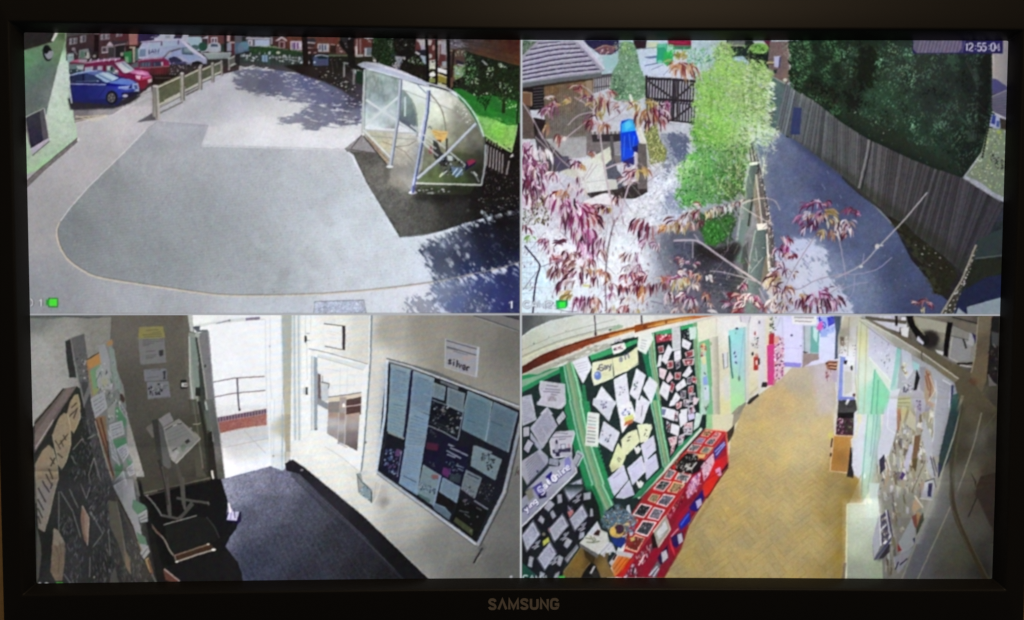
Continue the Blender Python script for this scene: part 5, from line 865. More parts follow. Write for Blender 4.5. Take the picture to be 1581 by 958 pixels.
 tuft(f,[(60,690,9,12,MAG+RED,(20,160),3),(110,720,7,12,RED+MAG,(10,90),3),(40,800,7,12,WHT+TAN,(40,140),4)])
 frame(0,0,1)
 grade([(1150,240),(1185,240),(1200,487),(1130,487)],.8,(1.2,1.17,1.1),3)
 grade([(1070,63),(1195,63),(1195,215),(1150,330),(1045,330),(1070,200)],.94,(.95,1,.98),6);grade([(806,240),(1060,260),(1000,487),(806,487)],1.1,(1.01,1.01,1.02),14)
 grade([(1215,63),(1535,63),(1520,230),(1480,272),(1340,205),(1225,140)],.8,(1.3,1.28,1.22),6)
 grade([(1170,200),(1560,260),(1560,487),(1170,487)],.95,(.98,.98,.99),10);grade([(806,200),(1180,240),(1180,487),(806,487)],.95,(1.05,1.05,1.05),14)
 # ---------------- on-screen display of camera 2
 frame(1461,30,11.975)
 pg([(-620,380),(1050,380),(1045,635),(-620,635)],(36,30,84));pg([(-610,385),(290,385),(295,545),(200,620),(-540,625),(-610,560)],(96,88,112),n=3)
 for t in range(26): ln([(-560+t*34,620),(-500+t*34,395)],1.6,(128,120,142) if t % 2 else (84,76,104),.6)
 text(345,445,'12:55:04',(17.6,0),(0,23),2.1,(206,204,206),adv=5.1)
 frame(*g)
 text(55,768,'CAM2',(13,0),(0,9),4.2,(112,122,140),adv=5.4);text(54,767,'CAM2',(13,0),(0,9),1.8,(240,243,248),adv=5.4);pg([(352,756),(466,756),(466,800),(445,832),(360,832)],(24,130,70));rc(385,768,445,825,(50,236,60));rc(360,768,386,825,(36,180,90))
camera_garden()
# ---------------------------------------------------------------- picture of camera 3: entrance lobby
def camera_lobby():
 clip(40,485,804,912)
 a=(40,480,6.386);b=(200,480,5.988);c=(440,480,5.989);d=(580,480,5.987);e=(40,600,5.986);f=(200,620,5.988)
 g=(440,620,5.989);hh=(580,550,6.387);i_=(580,690,5.987);j=(200,740,5.805);k=(380,700,4.673);l=(40,740,5.805)
 frame(0,0,1)
 # back wall, left wall
 rc(40,485,330,912,idw([(190,500,(96,90,82)),(260,520,(92,86,76)),(280,600,(84,80,70)),(200,620,(74,70,62)),(280,680,(62,60,50)),(240,740,(56,54,45)),(220,860,(14,14,14)),(320,800,(12,12,12))]),n=3)
 pg([(40,480),(172,488),(170,530),(196,640),(230,760),(200,900),(40,912)],idw([(60,540,(150,148,145)),(100,520,(138,136,131)),(150,500,(122,120,113)),(70,600,(146,144,142)),(150,560,(118,116,111)),(60,495,(112,114,112))]),n=3,mn=1)
 pg([(40,670),(53,657),(118,600),(140,610),(200,760),(230,900),(40,912)],(36,37,35));pg([(46,486),(172,486),(140,492),(100,490),(80,493),(46,492)],(92,96,96));ln([(46,490),(100,488),(140,491),(172,489)],1,(62,64,66));ln([(173,490),(170,540)],1.6,(84,80,72),.6);ln([(80,520),(86,640)],1.2,(150,148,144),.5)
 # notices on the back wall
 frame(*b)
 pg([(90,150),(310,145),(330,250),(80,270)],(128,118,52));pg([(80,260),(320,250),(340,480),(100,500)],(106,106,108));pg([(130,545),(340,535),(350,640),(140,655)],(104,106,118));pg([(160,660),(360,650),(380,800),(170,820)],(104,106,116))
 for y,x0,x1 in ((185,150,270),(205,210,290),(225,120,300),(245,130,300),(272,120,310),(290,120,310),(310,120,230),(325,120,180),(380,150,240),(415,150,250),(432,150,240),(445,150,220),(555,200,290),(620,160,270)): ln([(x0,y),(x1,y-10)],.9,(66,62,66),.7)
 pg([(272,368),(312,360),(312,410),(290,425),(272,410)],(52,52,58));pg([(305,560),(335,555),(330,600),(338,632),(310,635),(318,600)],(50,52,60));ph([(175,680),(300,668),(308,770),(185,785)],[(40,40,46),(90,88,96),(60,58,66),(30,28,34),(130,126,134)],60,301);ln([(310,700),(355,692)],.9,(66,62,76));ln([(310,718),(340,714)],.9,(66,62,76));ln([(190,812),(365,796)],.9,(70,66,76),.7)
 rc(470,640,548,720,(28,27,28));rc(480,668,545,705,(176,176,172));rc(500,680,530,692,(90,88,88))
 pg([(490,30),(545,30),(560,200),(550,660),(560,800),(590,958),(560,958),(530,700),(500,300)],(98,92,82),.8)
 # doorway: bright outside
 pg([(575,30),(1420,30),(1420,1500),(880,1580),(700,958)],(238,240,244));frame(*f)
 pg([(780,-10),(1420,-40),(1420,620),(1310,600),(880,705)],idw([(1000,60,(238,240,244)),(1200,0,(238,240,244)),(1300,60,(236,239,243)),(850,20,(238,240,244)),(1050,320,(206,204,208)),(950,400,(204,204,206)),(1200,300,(206,208,212)),(1100,560,(222,224,226)),(1300,500,(226,232,238)),(950,650,(222,222,228))]),n=1.5)
 pg([(805,150),(1268,66),(1268,110),(810,195)],(150,120,140),n=4)
 for t in range(17): ln([(822+t*27,150-t*4.8),(824+t*27,190-t*4.8)],1.9,(84,56,84),.9)
 pg([(810,196),(1268,112),(1268,220),(1120,240),(820,300)],idw([(880,230,(172,92,84)),(1050,190,(178,98,88)),(1220,160,(184,108,100))]),n=6);sc([(815,200),(1268,120),(1268,215),(820,290)],60,(2,4),[(196,128,112),(150,76,70)],ang=(-14,-6),wr=.4,a=.5,sd=302);ln([(825,302),(1040,250),(1268,224)],1.4,(220,206,196),.8)
 ls([[(855,432),(1140,372),(1290,340)],[(1060,268),(1160,380),(1260,480)]],1,(168,162,166),.8);ln([(830,360),(860,380)],1,(190,120,120),.8)
 frame(*b)
 pg([(590,30),(1290,30),(1290,80),(1060,62),(640,140),(600,140)],(232,234,236));pg([(600,130),(900,85),(1060,62),(1070,96),(740,128),(620,165)],(206,210,210));ln([(800,120),(930,88)],1.2,(120,122,136));ell(922,90,14,10,(130,130,140));pg([(1070,66),(1205,58),(1205,84),(1074,92)],(128,116,140));ln([(1070,92),(1250,80)],.8,(170,176,190))
 ln([(770,662),(960,625),(1250,608)],1.8,(132,118,126));ln([(775,800),(960,765),(1255,737)],1.8,(132,116,122));ln([(995,620),(1000,760),(1015,925)],2.6,(104,96,110));ell(1015,915,10,14,(60,50,60))
 ls([[(1255,80),(1262,600),(1270,958)],[(1300,40),(1300,600),(1320,958)]],1.1,(196,204,214),.8);ell(1296,330,7,12,(176,172,176))
 # open door leaf and frame
 keep=CV.copy()
 pg([(535,30),(585,30),(590,200),(560,190)],(176,180,176));pg([(545,200),(620,210),(640,958),(570,958),(550,600)],(128,136,128));ln([(552,240),(560,600),(600,958)],2,(170,176,168));pg([(560,240),(615,250),(650,700),(600,720)],(112,128,122));pg([(600,200),(640,210),(700,700),(720,958),(660,958),(640,500)],(56,60,58))
 pg([(620,215),(720,180),(735,200),(800,958),(740,958),(680,560)],(112,112,116),n=2);ln([(725,185),(760,560),(800,958)],1.4,(148,150,160));ln([(632,240),(690,620),(730,958)],2.2,(150,150,144));pg([(580,150),(650,140),(650,180),(720,175),(720,190),(620,200)],(88,94,100));ell(620,155,26,12,(70,76,90));ell(700,512,9,16,(60,62,66));rc(610,710,655,790,(38,38,36));ell(625,225,22,26,(150,158,152))
 frame(*f)
 pg([(545,-20),(620,-20),(650,200),(680,640),(720,700),(720,958),(640,958),(600,500)],(66,64,52),.85);ln([(590,0),(620,200),(680,620)],2,(96,94,80),.8);ln([(640,0),(700,300),(730,640)],5,(40,40,36));pg([(690,-20),(785,-20),(830,280),(880,700),(930,958),(850,958),(800,620),(740,280)],idw([(740,50,(96,98,98)),(800,400,(92,92,92)),(830,700,(66,66,62)),(880,900,(64,62,56))]),n=2);ln([(780,-10),(835,300),(885,720),(930,958)],1.6,(150,150,152),.9);ln([(700,0),(740,200),(775,370)],2.6,(160,166,162));pg([(690,80),(730,80),(760,270),(720,270)],(84,92,88));pg([(760,270),(790,500),(830,900),(740,900),(720,300)],(34,33,30));ln([(760,640),(780,745)],2.6,(196,192,186));ls([[(585,212),(640,210),(660,200)]],1.4,(150,140,120))
 # right door jamb
 pg([(1285,-20),(1510,-20),(1505,470),(1440,640),(1400,645),(1310,605)],soft=1.5,col=idw([(1330,100,(236,239,243)),(1320,0,(238,240,244)),(1380,400,(230,234,238)),(1440,200,(176,174,160)),(1480,300,(176,170,150)),(1420,560,(200,206,206))]));pg([(1430,-20),(1510,-20),(1508,465),(1440,470)],(168,162,144));ln([(1415,-20),(1410,640)],2,(150,172,190),.8);ln([(1340,-20),(1330,600)],1,(190,202,216),.8);ln([(1512,-20),(1512,520)],2.2,(214,218,218));pg([(1440,470),(1520,470),(1520,520),(1440,560)],(190,186,176));ln([(1440,640),(1440,470)],1.4,(150,152,150),.8);ln([(1300,0),(1312,600)],1,(206,212,218));ell(1330,505,10,10,(150,150,150));ln([(1505,440),(1530,430),(1520,510)],2,(232,232,226));ls([[(1285,0),(1300,600)]],1.4,(236,238,242))
 frame(*b)
 pg([(1395,30),(1505,30),(1505,958),(1430,958)],idw([(1420,300,(160,176,186)),(1470,300,(178,172,152)),(1470,800,(182,178,160))]));ln([(1512,30),(1515,958)],2,(214,222,226));ln([(1400,30),(1420,958)],2,(206,218,230))
 # ---------------- right wall
 frame(0,0,1)
 pg([(451,485),(804,485),(804,912),(664,912),(448,712)],idw([(470,500,(232,234,234)),(480,560,(236,238,240)),(520,500,(222,222,218)),(560,500,(204,204,198)),(600,510,(160,156,146)),(660,510,(140,136,124)),(740,510,(124,120,112)),(700,560,(134,130,118)),(790,530,(106,104,98)),(580,560,(206,204,196)),(500,700,(230,231,228)),(520,740,(222,222,218)),(560,780,(206,206,200)),(620,800,(166,166,160)),(680,850,(118,118,114)),(720,890,(104,104,98)),(780,880,(90,90,88)),(780,780,(100,100,98)),(560,740,(214,214,208)),(600,770,(186,186,180)),(460,640,(234,237,240)),(640,880,(132,132,128))]),n=2)
 frame(*c)
 pg([(62,35),(150,35),(150,1200),(80,1200)],(206,214,218));ls([[(85,35),(95,1200)],[(124,35),(132,1200)]],1.6,(150,168,182),.8);ls([[(105,35),(115,1200)]],1.6,(234,230,218));ln([(150,35),(160,600)],1.6,(238,236,228));ls([[(190,35),(188,240)],[(200,290),(205,640)],[(238,35),(236,200)]],1,(176,178,174),.7)
 pg([(180,230),(200,235),(205,270),(190,300),(178,280)],(60,62,66));ln([(195,210),(230,212)],1,(120,120,120));ln([(200,275),(232,276)],1,(120,120,120));pg([(185,710),(208,705),(210,780),(192,775)],(66,70,76));rc(165,712,190,775,(196,200,200))
 # picture frame
 pg([(360,118),(540,138),(532,362),(368,328)],(228,228,228));pg([(528,136),(558,140),(556,368),(532,362)],(52,44,50));ln([(360,121),(530,140)],1.5,(90,84,86));ln([(368,328),(532,362)],1.2,(84,76,78));ls([[(385,188),(505,208)],[(385,210),(470,225)]],.9,(190,186,190),.8);ls([[(400,245),(480,262)],[(420,285),(480,295)]],.8,(196,192,196),.7)
 # serving window
 pg([(230,400),(270,340),(770,490),(775,560),(720,1400),(690,1480),(400,1250),(240,1110)],(228,230,232));ln([(215,350),(400,390),(770,495)],1.2,(120,120,120));pg([(300,400),(640,480),(760,500),(720,560),(700,545),(300,430)],(206,212,216));ln([(300,425),(560,500),(720,552)],1,(176,170,160));pg([(238,410),(262,420),(262,1110),(238,1105)],(206,212,218));pg([(265,425),(302,435),(300,1108),(268,1100)],(140,152,166));ln([(248,420),(246,1105)],1,(150,156,160),.8)
 pg([(302,440),(722,552),(700,1300),(670,1300),(500,1200),(390,1140),(300,1090)],(226,227,228));pg([(302,580),(330,590),(335,830),(302,860)],(108,92,96));pg([(330,660),(408,672),(402,830),(335,850)],(190,196,204));ln([(335,660),(408,675),(402,720)],1.6,(90,88,96));ln([(348,600),(350,660)],1.2,(120,110,110));pg([(300,800),(400,860),(400,920),(300,870)],(130,134,142));pg([(300,865),(390,920),(395,1140),(300,1090)],(222,226,232))
 ls([[(365,535),(510,560)],[(580,595),(645,600),(640,690),(580,690)],[(512,530),(505,760)],[(578,520),(572,760)],[(420,690),(580,690)]],.9,(196,202,204),.9)
 pg([(400,805),(705,755),(705,800),(565,825),(400,845)],(206,196,180));ln([(400,800),(560,780),(708,755)],1.4,(110,100,96));pg([(565,825),(706,795),(702,960),(560,960)],(84,64,62));pg([(400,845),(505,835),(500,1140),(395,1140)],(132,124,124));pg([(505,800),(570,800),(560,1250),(490,1230)],(152,140,138),.92)
 frame(*g)
 pg([(400,100),(500,105),(490,360),(388,300)],idw([(440,110,(160,132,122)),(440,200,(176,174,178)),(440,300,(150,142,142))]));pg([(498,100),(565,120),(552,400),(485,380)],idw([(530,130,(150,128,122)),(520,220,(176,174,176)),(520,350,(136,128,130))]));pg([(565,0),(706,0),(692,100),(568,122)],(86,62,60));pg([(568,122),(692,102),(668,462),(556,400)],idw([(620,130,(176,148,134)),(620,200,(162,154,156)),(620,330,(122,110,112)),(650,430,(100,88,88))]));ln([(530,50),(640,40),(706,28)],1.2,(226,222,220));ell(542,36,12,18,(240,240,240));ln([(562,0),(550,400)],1,(206,206,206),.8);ln([(498,100),(488,380)],1,(196,196,196),.8);ell(495,382,10,10,(110,100,100));ln([(520,400),(580,430)],1.4,(150,148,150));pg([(270,250),(300,248),(300,265),(272,268)],(110,108,110));ln([(370,420),(530,520),(670,640)],1.1,(180,184,190),.8);ln([(390,300),(480,370),(670,470)],1.2,(240,240,240),.8)
 # conduit
 frame(0,0,1)
 ln([(574,486),(572,560),(562,690),(557.5,731)],2.6,(112,128,142));ln([(571,486),(569.5,560),(560,690),(555.5,728)],1.6,(222,226,226));frame(*g);ell(742,380,14,14,(110,110,108));pg([(690,655),(745,640),(750,680),(690,690)],(200,206,204))
 # leaflet holder
 pg([(655,665),(745,640),(890,755),(825,950),(690,870)],(196,196,190),.6,soft=1);pg([(820,950),(890,760),(960,800),(900,960)],(150,148,142),.4,soft=3)
 pg([(660,670),(700,660),(720,740),(810,820),(800,940),(690,860)],(126,142,150));pg([(665,680),(700,690),(720,740),(700,860),(680,850)],(150,150,150));ph([(700,750),(800,830),(795,935),(690,860)],[(110,136,146),(150,168,170),(86,106,116),(170,180,176)],26,303);ln([(660,668),(680,850),(805,945)],1,(206,212,210),.9);ln([(800,830),(800,940)],1.8,(56,62,72));ln([(662,672),(705,740),(800,825)],1.6,(84,96,106));ln([(668,680),(684,845)],1.4,(110,116,120));pg([(760,770),(840,735),(885,760),(860,860),(820,945),(805,830)],(190,188,180),.7);ln([(840,735),(885,760),(860,860),(820,945)],1,(214,214,210),.9);ln([(845,745),(815,930)],1,(150,148,144),.8)
 frame(*k);pg([(960,340),(1010,310),(1040,350),(980,410)],(120,116,110),.6,soft=3)
 # ceiling edge at the top right
 frame(*d)
 pg([(900,40),(1330,40),(1330,190),(1150,130)],(112,110,108));ls([[(905,45),(1110,110),(1330,190)]],1.4,(70,72,84));ln([(920,62),(1110,125),(1320,195)],1,(150,148,144),.8);pg([(1150,40),(1330,40),(1330,90)],(66,64,70));ln([(1200,44),(1330,80)],1,(40,38,50))
 # plaque with a word
 pg([(640,255),(955,335),(930,615),(640,525)],(142,142,148));ln([(645,258),(640,525),(928,612)],1,(176,180,184),.9);pg([(940,332),(962,338),(938,615),(922,610)],(164,170,184));ln([(652,275),(935,355)],1.5,(74,72,82));ln([(655,332),(930,412)],1.5,(74,72,82));ls([[(720,375),(850,410)],[(660,345),(760,370)]],1,(90,88,96));pg([(800,425),(880,425),(870,470),(810,470)],(152,140,140))
 text(672,425,'silver',(8.2,3.2),(-.8,10.5),2.2,(40,38,46),adv=4.5)
 # ---------------- notice board
 pg([(97,435),(340,500),(560,560),(860,690),(1330,870),(1330,900),(860,745),(540,625),(110,490)],(92,94,96));ln([(100,455),(330,520),(540,600),(860,720),(1330,890)],2.6,(176,182,190))
 frame(0,0,1)
 pg([(597,561),(640,573),(672,583),(724,602),(804,634),(804,640),(790,700),(774,770),(737,838),(582,728)],(26,26,36))
 ln([(598,556),(594,640),(581,728)],4.2,(206,214,222));ln([(604,562),(600,640),(588,720)],3,(40,42,50));ln([(582,729),(660,785),(735,841)],4,(170,176,184));ln([(584,725),(660,780),(734,835)],1.3,(36,36,44));ln([(582,732),(660,789),(735,844)],1,(60,60,66),.8);ln([(803,655),(778,760),(737,842)],4.6,(146,150,158));ln([(799,655),(774,758),(734,836)],1.3,(34,34,40));ln([(806,660),(782,764),(741,844)],1.4,(52,50,56))
 frame(*hh)
 T1=(128,152,164);T2=(118,142,158);T3=(96,124,134);INK=(66,88,112)
 pp([(150,80),(352,140),(320,450),(138,410)],T1,13,INK,edge=(170,190,200),head=1,sd=311)
 pp([(135,415),(318,455),(285,815),(115,740)],(130,154,158),9,INK,edge=(170,190,200),head=1,sd=312);pg([(120,740),(285,812),(278,825),(120,762)],(150,146,130));pg([(345,140),(372,148),(290,812),(272,800)],(30,28,60))
 pp([(372,148),(580,220),(540,585),(340,505)],T2,17,INK,edge=(168,186,200),head=1,sd=313);pp([(340,510),(530,590),(470,958),(280,958)],(124,150,166),10,INK,edge=(168,186,200),head=1,sd=314)
 pg([(582,222),(905,335),(880,560),(800,830),(515,690)],(22,24,32));pg([(640,240),(815,305),(810,335),(640,265)],(110,122,126));ln([(640,255),(810,318)],.9,(50,52,60));pp([(580,265),(690,305),(672,440),(560,400)],(120,136,140),8,(60,70,84),edge=(160,170,176),sd=315);pp([(712,310),(880,372),(858,545),(700,480)],(112,128,132),9,(56,66,78),edge=(160,170,176),sd=316);ln([(556,430),(700,485),(860,555)],1.4,(140,150,156));ph([(555,450),(850,560),(800,810),(525,680)],[(18,18,22),(40,40,44),(90,92,96),(26,26,30),(150,152,156),(120,110,104)],90,317,(2,6));ls([[(515,685),(660,745),(810,830)],[(810,830),(862,560),(915,345)]],1.7,(140,148,156));ls([[(550,660),(790,770)],[(560,640),(780,740)]],.8,(96,98,104),.7)
 pp([(912,345),(1150,450),(1080,840),(850,720)],T3,17,(56,84,96),edge=(150,170,178),head=1,sd=318);pp([(1165,455),(1400,560),(1310,950),(1085,845)],(92,116,128),16,(54,78,92),edge=(150,168,178),sd=319);ln([(1395,560),(1300,950)],2,(120,130,140));ln([(1150,450),(1085,840)],1.2,(150,168,178));ls([[(1130,640),(1250,690)],[(900,630),(980,660)]],1.2,(60,84,100))
 pg([(512,700),(800,830),(770,958),(480,958)],(24,22,46));ph([(520,720),(600,740),(590,800),(515,780)],[(70,70,86),(40,40,56)],14,320);pg([(505,850),(620,870),(600,930),(500,900)],(110,30,60),.8,soft=1);ls([[(715,870),(800,910),(900,950)]],2.6,(130,138,156));pp([(985,880),(1150,945),(1150,960),(970,960)],(112,132,136),0)
 frame(*i_)
 pg([(80,10),(245,20),(200,330),(60,220)],(30,26,46));ph([(85,20),(240,30),(200,290),(80,200)],[(84,110,150),(50,70,120),(130,150,176),(110,60,110),(30,30,60),(60,90,140)],90,321,(2,5));pg([(190,20),(235,30),(225,90),(180,80)],(120,60,116),.8);ln([(240,40),(200,280)],1.2,(140,150,170));pg([(255,0),(275,0),(215,330),(200,330)],(26,24,66))
 pp([(275,-20),(447,0),(380,450),(218,340)],(126,152,172),14,(80,106,136),edge=(160,180,196),sd=322);ls([[(255,270),(375,330)]],1.6,(72,92,116))
 pg([(450,0),(860,0),(840,220),(780,380),(600,280),(430,190)],(24,22,48));pg([(460,0),(580,0),(570,40),(470,20)],(96,26,50));ph([(500,140),(545,150),(540,185),(500,175)],[(70,70,76),(40,40,50)],8,323)
 ls([[(690,10),(760,40),(855,85)],[(655,35),(700,60),(790,110)],[(660,70),(740,100)]],2.2,(140,146,160));ls([[(740,170),(815,195)],[(760,200),(810,225)]],1.6,(130,140,170));pg([(625,190),(700,205),(670,290),(610,250)],(120,40,110),.85);ph([(640,110),(830,180),(790,300),(690,290)],[(34,60,66),(70,100,120),(50,40,96),(24,22,40),(90,110,110)],46,324);pg([(690,250),(790,260),(780,340),(680,310)],(60,74,76),.7)
 pp([(905,-10),(1165,120),(1105,310),(880,175)],(116,134,136),0,edge=(150,160,160));ph([(985,50),(1110,90),(1080,230),(970,190)],[(40,44,44),(66,72,72),(26,28,30),(110,120,116)],50,325);ls([[(1005,70),(1000,130)],[(1040,55),(1050,140)]],1.2,(70,76,80))
 pp([(440,170),(605,270),(535,550),(385,440)],(118,140,142),3,(70,84,100),edge=(160,176,176),sd=326);pg([(515,260),(580,260),(585,300),(520,300)],(150,66,66),.8,soft=.6);ph([(420,320),(490,350),(480,420),(410,390)],[(76,90,110),(130,146,150),(60,70,90)],24,327);ph([(500,350),(560,380),(540,450),(490,430)],[(76,90,110),(130,146,150),(60,70,90)],22,328);pg([(395,430),(505,490),(500,520),(385,445)],(70,106,100));ln([(605,270),(535,555)],1.6,(140,160,190));pg([(590,260),(610,275),(540,560),(528,555)],(130,150,180),.8)
 pp([(620,285),(782,375),(750,520),(590,415)],(112,138,156),6,(70,92,116),edge=(150,172,190),sd=329);pg([(585,420),(740,525),(710,590),(560,510)],(24,20,22));pg([(545,520),(640,560),(695,630),(680,680),(535,575)],(88,108,122));ln([(545,525),(640,565),(695,630)],1.2,(136,156,174))
 pp([(835,215),(980,290),(915,480),(790,390)],(110,120,122),2,(50,54,60),edge=(150,156,156),sd=330);ph([(800,320),(930,380),(900,470),(800,400)],[(50,54,58),(90,98,100),(130,136,136)],24,331);ln([(850,250),(960,300)],2,(56,58,66));ph([(985,310),(1100,380),(1050,530),(940,470)],[(66,72,66),(40,44,42),(96,98,92),(30,28,30)],50,332);ls([[(910,500),(1040,580)]],2,(140,140,150));pg([(770,480),(1040,590),(920,880),(700,690)],(20,19,19));pg([(740,650),(905,770),(890,825),(720,690)],(66,70,40));ell(880,780,12,14,(96,100,70));ph([(810,490),(890,490),(880,540),(820,540)],[(90,80,90),(60,56,60)],12,333);ls([[(770,590),(860,610)],[(820,620),(870,655)],[(930,560),(980,590)]],1.5,(96,96,98));ell(940,648,9,9,(96,96,96));ell(880,716,7,7,(80,80,82))
 # small things on the wall low right
 pg([(960,958),(975,935),(995,945),(985,958)],(30,30,32));pg([(1290,270),(1312,180),(1330,180),(1330,280)],(118,110,108));ln([(1290,268),(1314,180)],1.4,(70,64,66));pg([(1300,240),(1328,210),(1326,270)],(86,60,62))
 frame(0,0,1);ln([(745,846),(731,870)],2.4,(36,36,38));ln([(747,850),(733,872)],1,(150,150,150),.7);pg([(737,846),(746,838),(752,846),(742,858)],(66,70,66),.4)
 # ---------------- carpet and skirting
 pg([(335,742),(418,720),(436,727),(449,716),(455,716),(560,806),(664,912),(330,912),(325,800)],idw([(400,740,(118,119,140)),(430,745,(104,104,126)),(370,760,(116,119,138)),(420,780,(84,86,104)),(380,800,(80,83,102)),(480,790,(64,66,79)),(440,840,(56,59,73)),(400,870,(50,54,70)),(520,840,(44,45,54)),(560,880,(34,34,40)),(470,890,(42,44,55)),(600,890,(26,26,30))]),n=12,mn=2)
 rs=np.random.RandomState(4)
 for t in range(44):
  x=352+t*5.2;ln([(x-60,760),(x+20,912)] if t < 30 else [(x-100,740),(x+6,912)],.9,(130,134,150) if t % 2 else (26,28,36),.1)
 pg([(455,716),(462,722),(560,812),(660,912),(640,912),(540,826),(448,735)],(40,40,48),.45);ls([[(455,733),(520,790),(628,890)],[(460,742),(540,812),(610,880)]],.8,(110,110,124),.5)
 pg([(440,716),(452,710),(470,722),(560,796),(663,895),(678,912),(640,912),(560,826),(462,732),(442,727)],idw([(450,715,(30,28,34)),(520,775,(38,36,44)),(620,870,(18,18,20)),(560,810,(28,27,32))]));ln([(452,709),(470,721),(560,795),(663,894)],1.1,(196,196,190),.6);ell(466,726,3,1.6,(120,118,124))
 # ---------------- dark corner: stand, chairs
 frame(*j)
 pg([(80,150),(180,150),(700,0),(820,0),(880,200),(870,330),(980,360),(960,440),(900,520),(860,600),(900,660),(965,740),(1005,840),(1015,935),(200,935),(120,500)],idw([(300,200,(15,15,15)),(500,450,(18,18,18)),(700,600,(18,18,20)),(850,450,(17,17,20)),(600,800,(16,16,17)),(300,700,(14,14,14))]))
 pg([(60,-20),(740,-20),(720,10),(300,100),(130,150),(90,150)],(54,52,42));ln([(110,130),(400,70),(720,-10)],2.2,(84,80,66));ln([(250,110),(500,55),(700,15)],3,(32,30,26))
 pg([(300,-20),(350,-20),(380,360),(345,330)],(62,60,54));pg([(440,-20),(490,-20),(510,300),(480,260)],(66,64,58));ln([(290,325),(430,355),(480,320),(560,200)],4,(62,60,56));ln([(420,170),(560,195),(710,215)],4,(60,58,54));ln([(700,205),(712,235)],2,(84,82,78));pg([(430,350),(560,210),(580,230),(460,365)],(58,56,52))
 ln([(305,410),(430,375),(605,327)],1.8,(112,110,104));ln([(150,150),(210,210),(260,280),(290,330)],2,(100,100,96),sm=1);pg([(320,420),(600,335),(700,350),(800,520),(760,570),(420,680),(380,650),(330,540)],(22,23,23));ln([(690,340),(760,430),(805,530)],2.2,(46,48,48),.8,sm=1)
 ln([(190,400),(240,470),(310,540),(360,640),(400,690)],2.4,(120,104,88),sm=1);ln([(185,405),(280,510)],2.6,(96,66,46));pg([(395,680),(700,580),(745,590),(750,620),(430,740),(400,720)],(56,32,22));ln([(400,688),(560,635),(710,585)],2,(110,84,62));ln([(420,742),(600,680),(760,632)],2.6,(132,122,106));ell(755,633,22,10,(206,200,190));ell(425,742,16,9,(176,172,160));ell(705,585,14,8,(176,160,140));ln([(405,690),(420,735)],2,(96,90,84));pg([(780,640),(880,655),(965,740),(1005,840),(1015,935),(300,935),(300,800),(420,760)],(19,19,20))
 pg([(310,800),(450,915),(400,935),(310,900),(290,850)],(92,40,32));ln([(310,805),(450,918)],2,(150,120,106))
 pg([(880,300),(1000,295),(1000,360),(960,400),(860,370)],(20,18,44));pg([(880,205),(925,290),(985,295),(960,375),(870,365),(890,300)],(166,164,190));ln([(935,260),(945,350)],1.8,(70,66,90));ln([(890,215),(905,300)],1.6,(220,206,190));ln([(905,360),(910,300)],1.4,(96,92,130));pg([(960,380),(1000,310),(1000,380),(965,410)],(30,26,62))
 # literature stand
 frame(*f)
 pg([(148,245),(215,195),(240,340),(210,335)],(96,90,82));pg([(205,175),(270,160),(330,600),(300,600),(250,480)],(50,50,48));pg([(265,190),(320,250),(375,500),(385,600),(350,620),(310,590)],(74,74,74));pg([(265,165),(370,100),(410,180),(310,240)],(116,112,118));pg([(310,245),(455,160),(660,345),(430,575),(370,510)],(120,118,112));pg([(325,270),(480,195),(600,340),(370,430)],(106,108,106));ln([(330,262),(475,195)],1.6,(150,148,142));pp([(375,430),(460,335),(640,345),(430,560)],(112,112,108),0);pg([(510,370),(545,345),(560,370),(530,395)],(46,50,48));pg([(470,420),(500,390),(530,420),(490,470)],(84,104,84));ls([[(440,210),(480,205)],[(395,458),(440,430)],[(330,265),(400,225)]],1.4,(50,48,50));ln([(655,345),(430,575),(385,530)],1.6,(146,142,130));ls([[(340,310),(500,240)],[(350,340),(520,265)],[(360,370),(550,290)]],.8,(84,86,88),.6);pg([(380,500),(430,450),(460,470),(420,540)],(128,128,128));ell(565,250,14,10,(120,116,106));ln([(600,280),(650,340)],1.4,(130,122,106))
 ln([(270,540),(320,700),(360,958)],5,(40,39,36));ln([(440,580),(480,760),(500,958)],5,(62,60,54));ln([(300,600),(345,800),(372,958)],2,(66,64,58));ell(360,600,22,22,(76,74,68))
 # ---------------- left notice wall
 frame(*a)
 pg([(388,300),(440,272),(470,500),(500,660),(430,660),(400,480)],(44,46,46));pg([(440,272),(575,225),(640,700),(640,958),(570,958),(470,480)],(84,84,86),n=4);ln([(440,275),(490,560),(580,958)],1.4,(120,122,118));ph([(490,400),(600,420),(620,690),(540,720)],[(70,70,72),(100,100,100),(60,60,62),(140,138,134)],30,340,(2,5));ln([(388,300),(440,272),(575,225)],1,(112,112,108))
 frame(*e)
 pg([(80,300),(350,0),(470,-20),(430,60),(250,330),(80,600)],(92,78,72));pg([(80,420),(380,0),(450,0),(260,260),(80,570)],(110,92,88),n=3);ln([(80,330),(230,150),(350,0)],2.4,(44,38,36));ln([(85,560),(180,410),(255,290)],2,(150,140,134));pg([(80,620),(260,300),(470,-20),(500,0),(560,300),(600,600),(820,958),(80,958)],(38,40,37))
 pg([(510,-60),(570,-60),(640,250),(830,850),(840,958),(680,958),(560,300)],(60,60,62),n=4)
 sc([(510,230),(640,270),(760,700),(820,958),(380,958),(420,620),(500,470)],420,(3,11),[(70,70,76),(44,44,46),(30,30,32),(96,96,100),(56,56,60),(104,104,106)],ang=(50,120),wr=.13,a=.85,sd=341)
 ls([[(430,570),(520,465)],[(570,465),(645,425)],[(630,640),(580,800),(600,900)],[(630,640),(690,860)],[(420,620),(460,700)]],1.4,(128,126,118),.85)
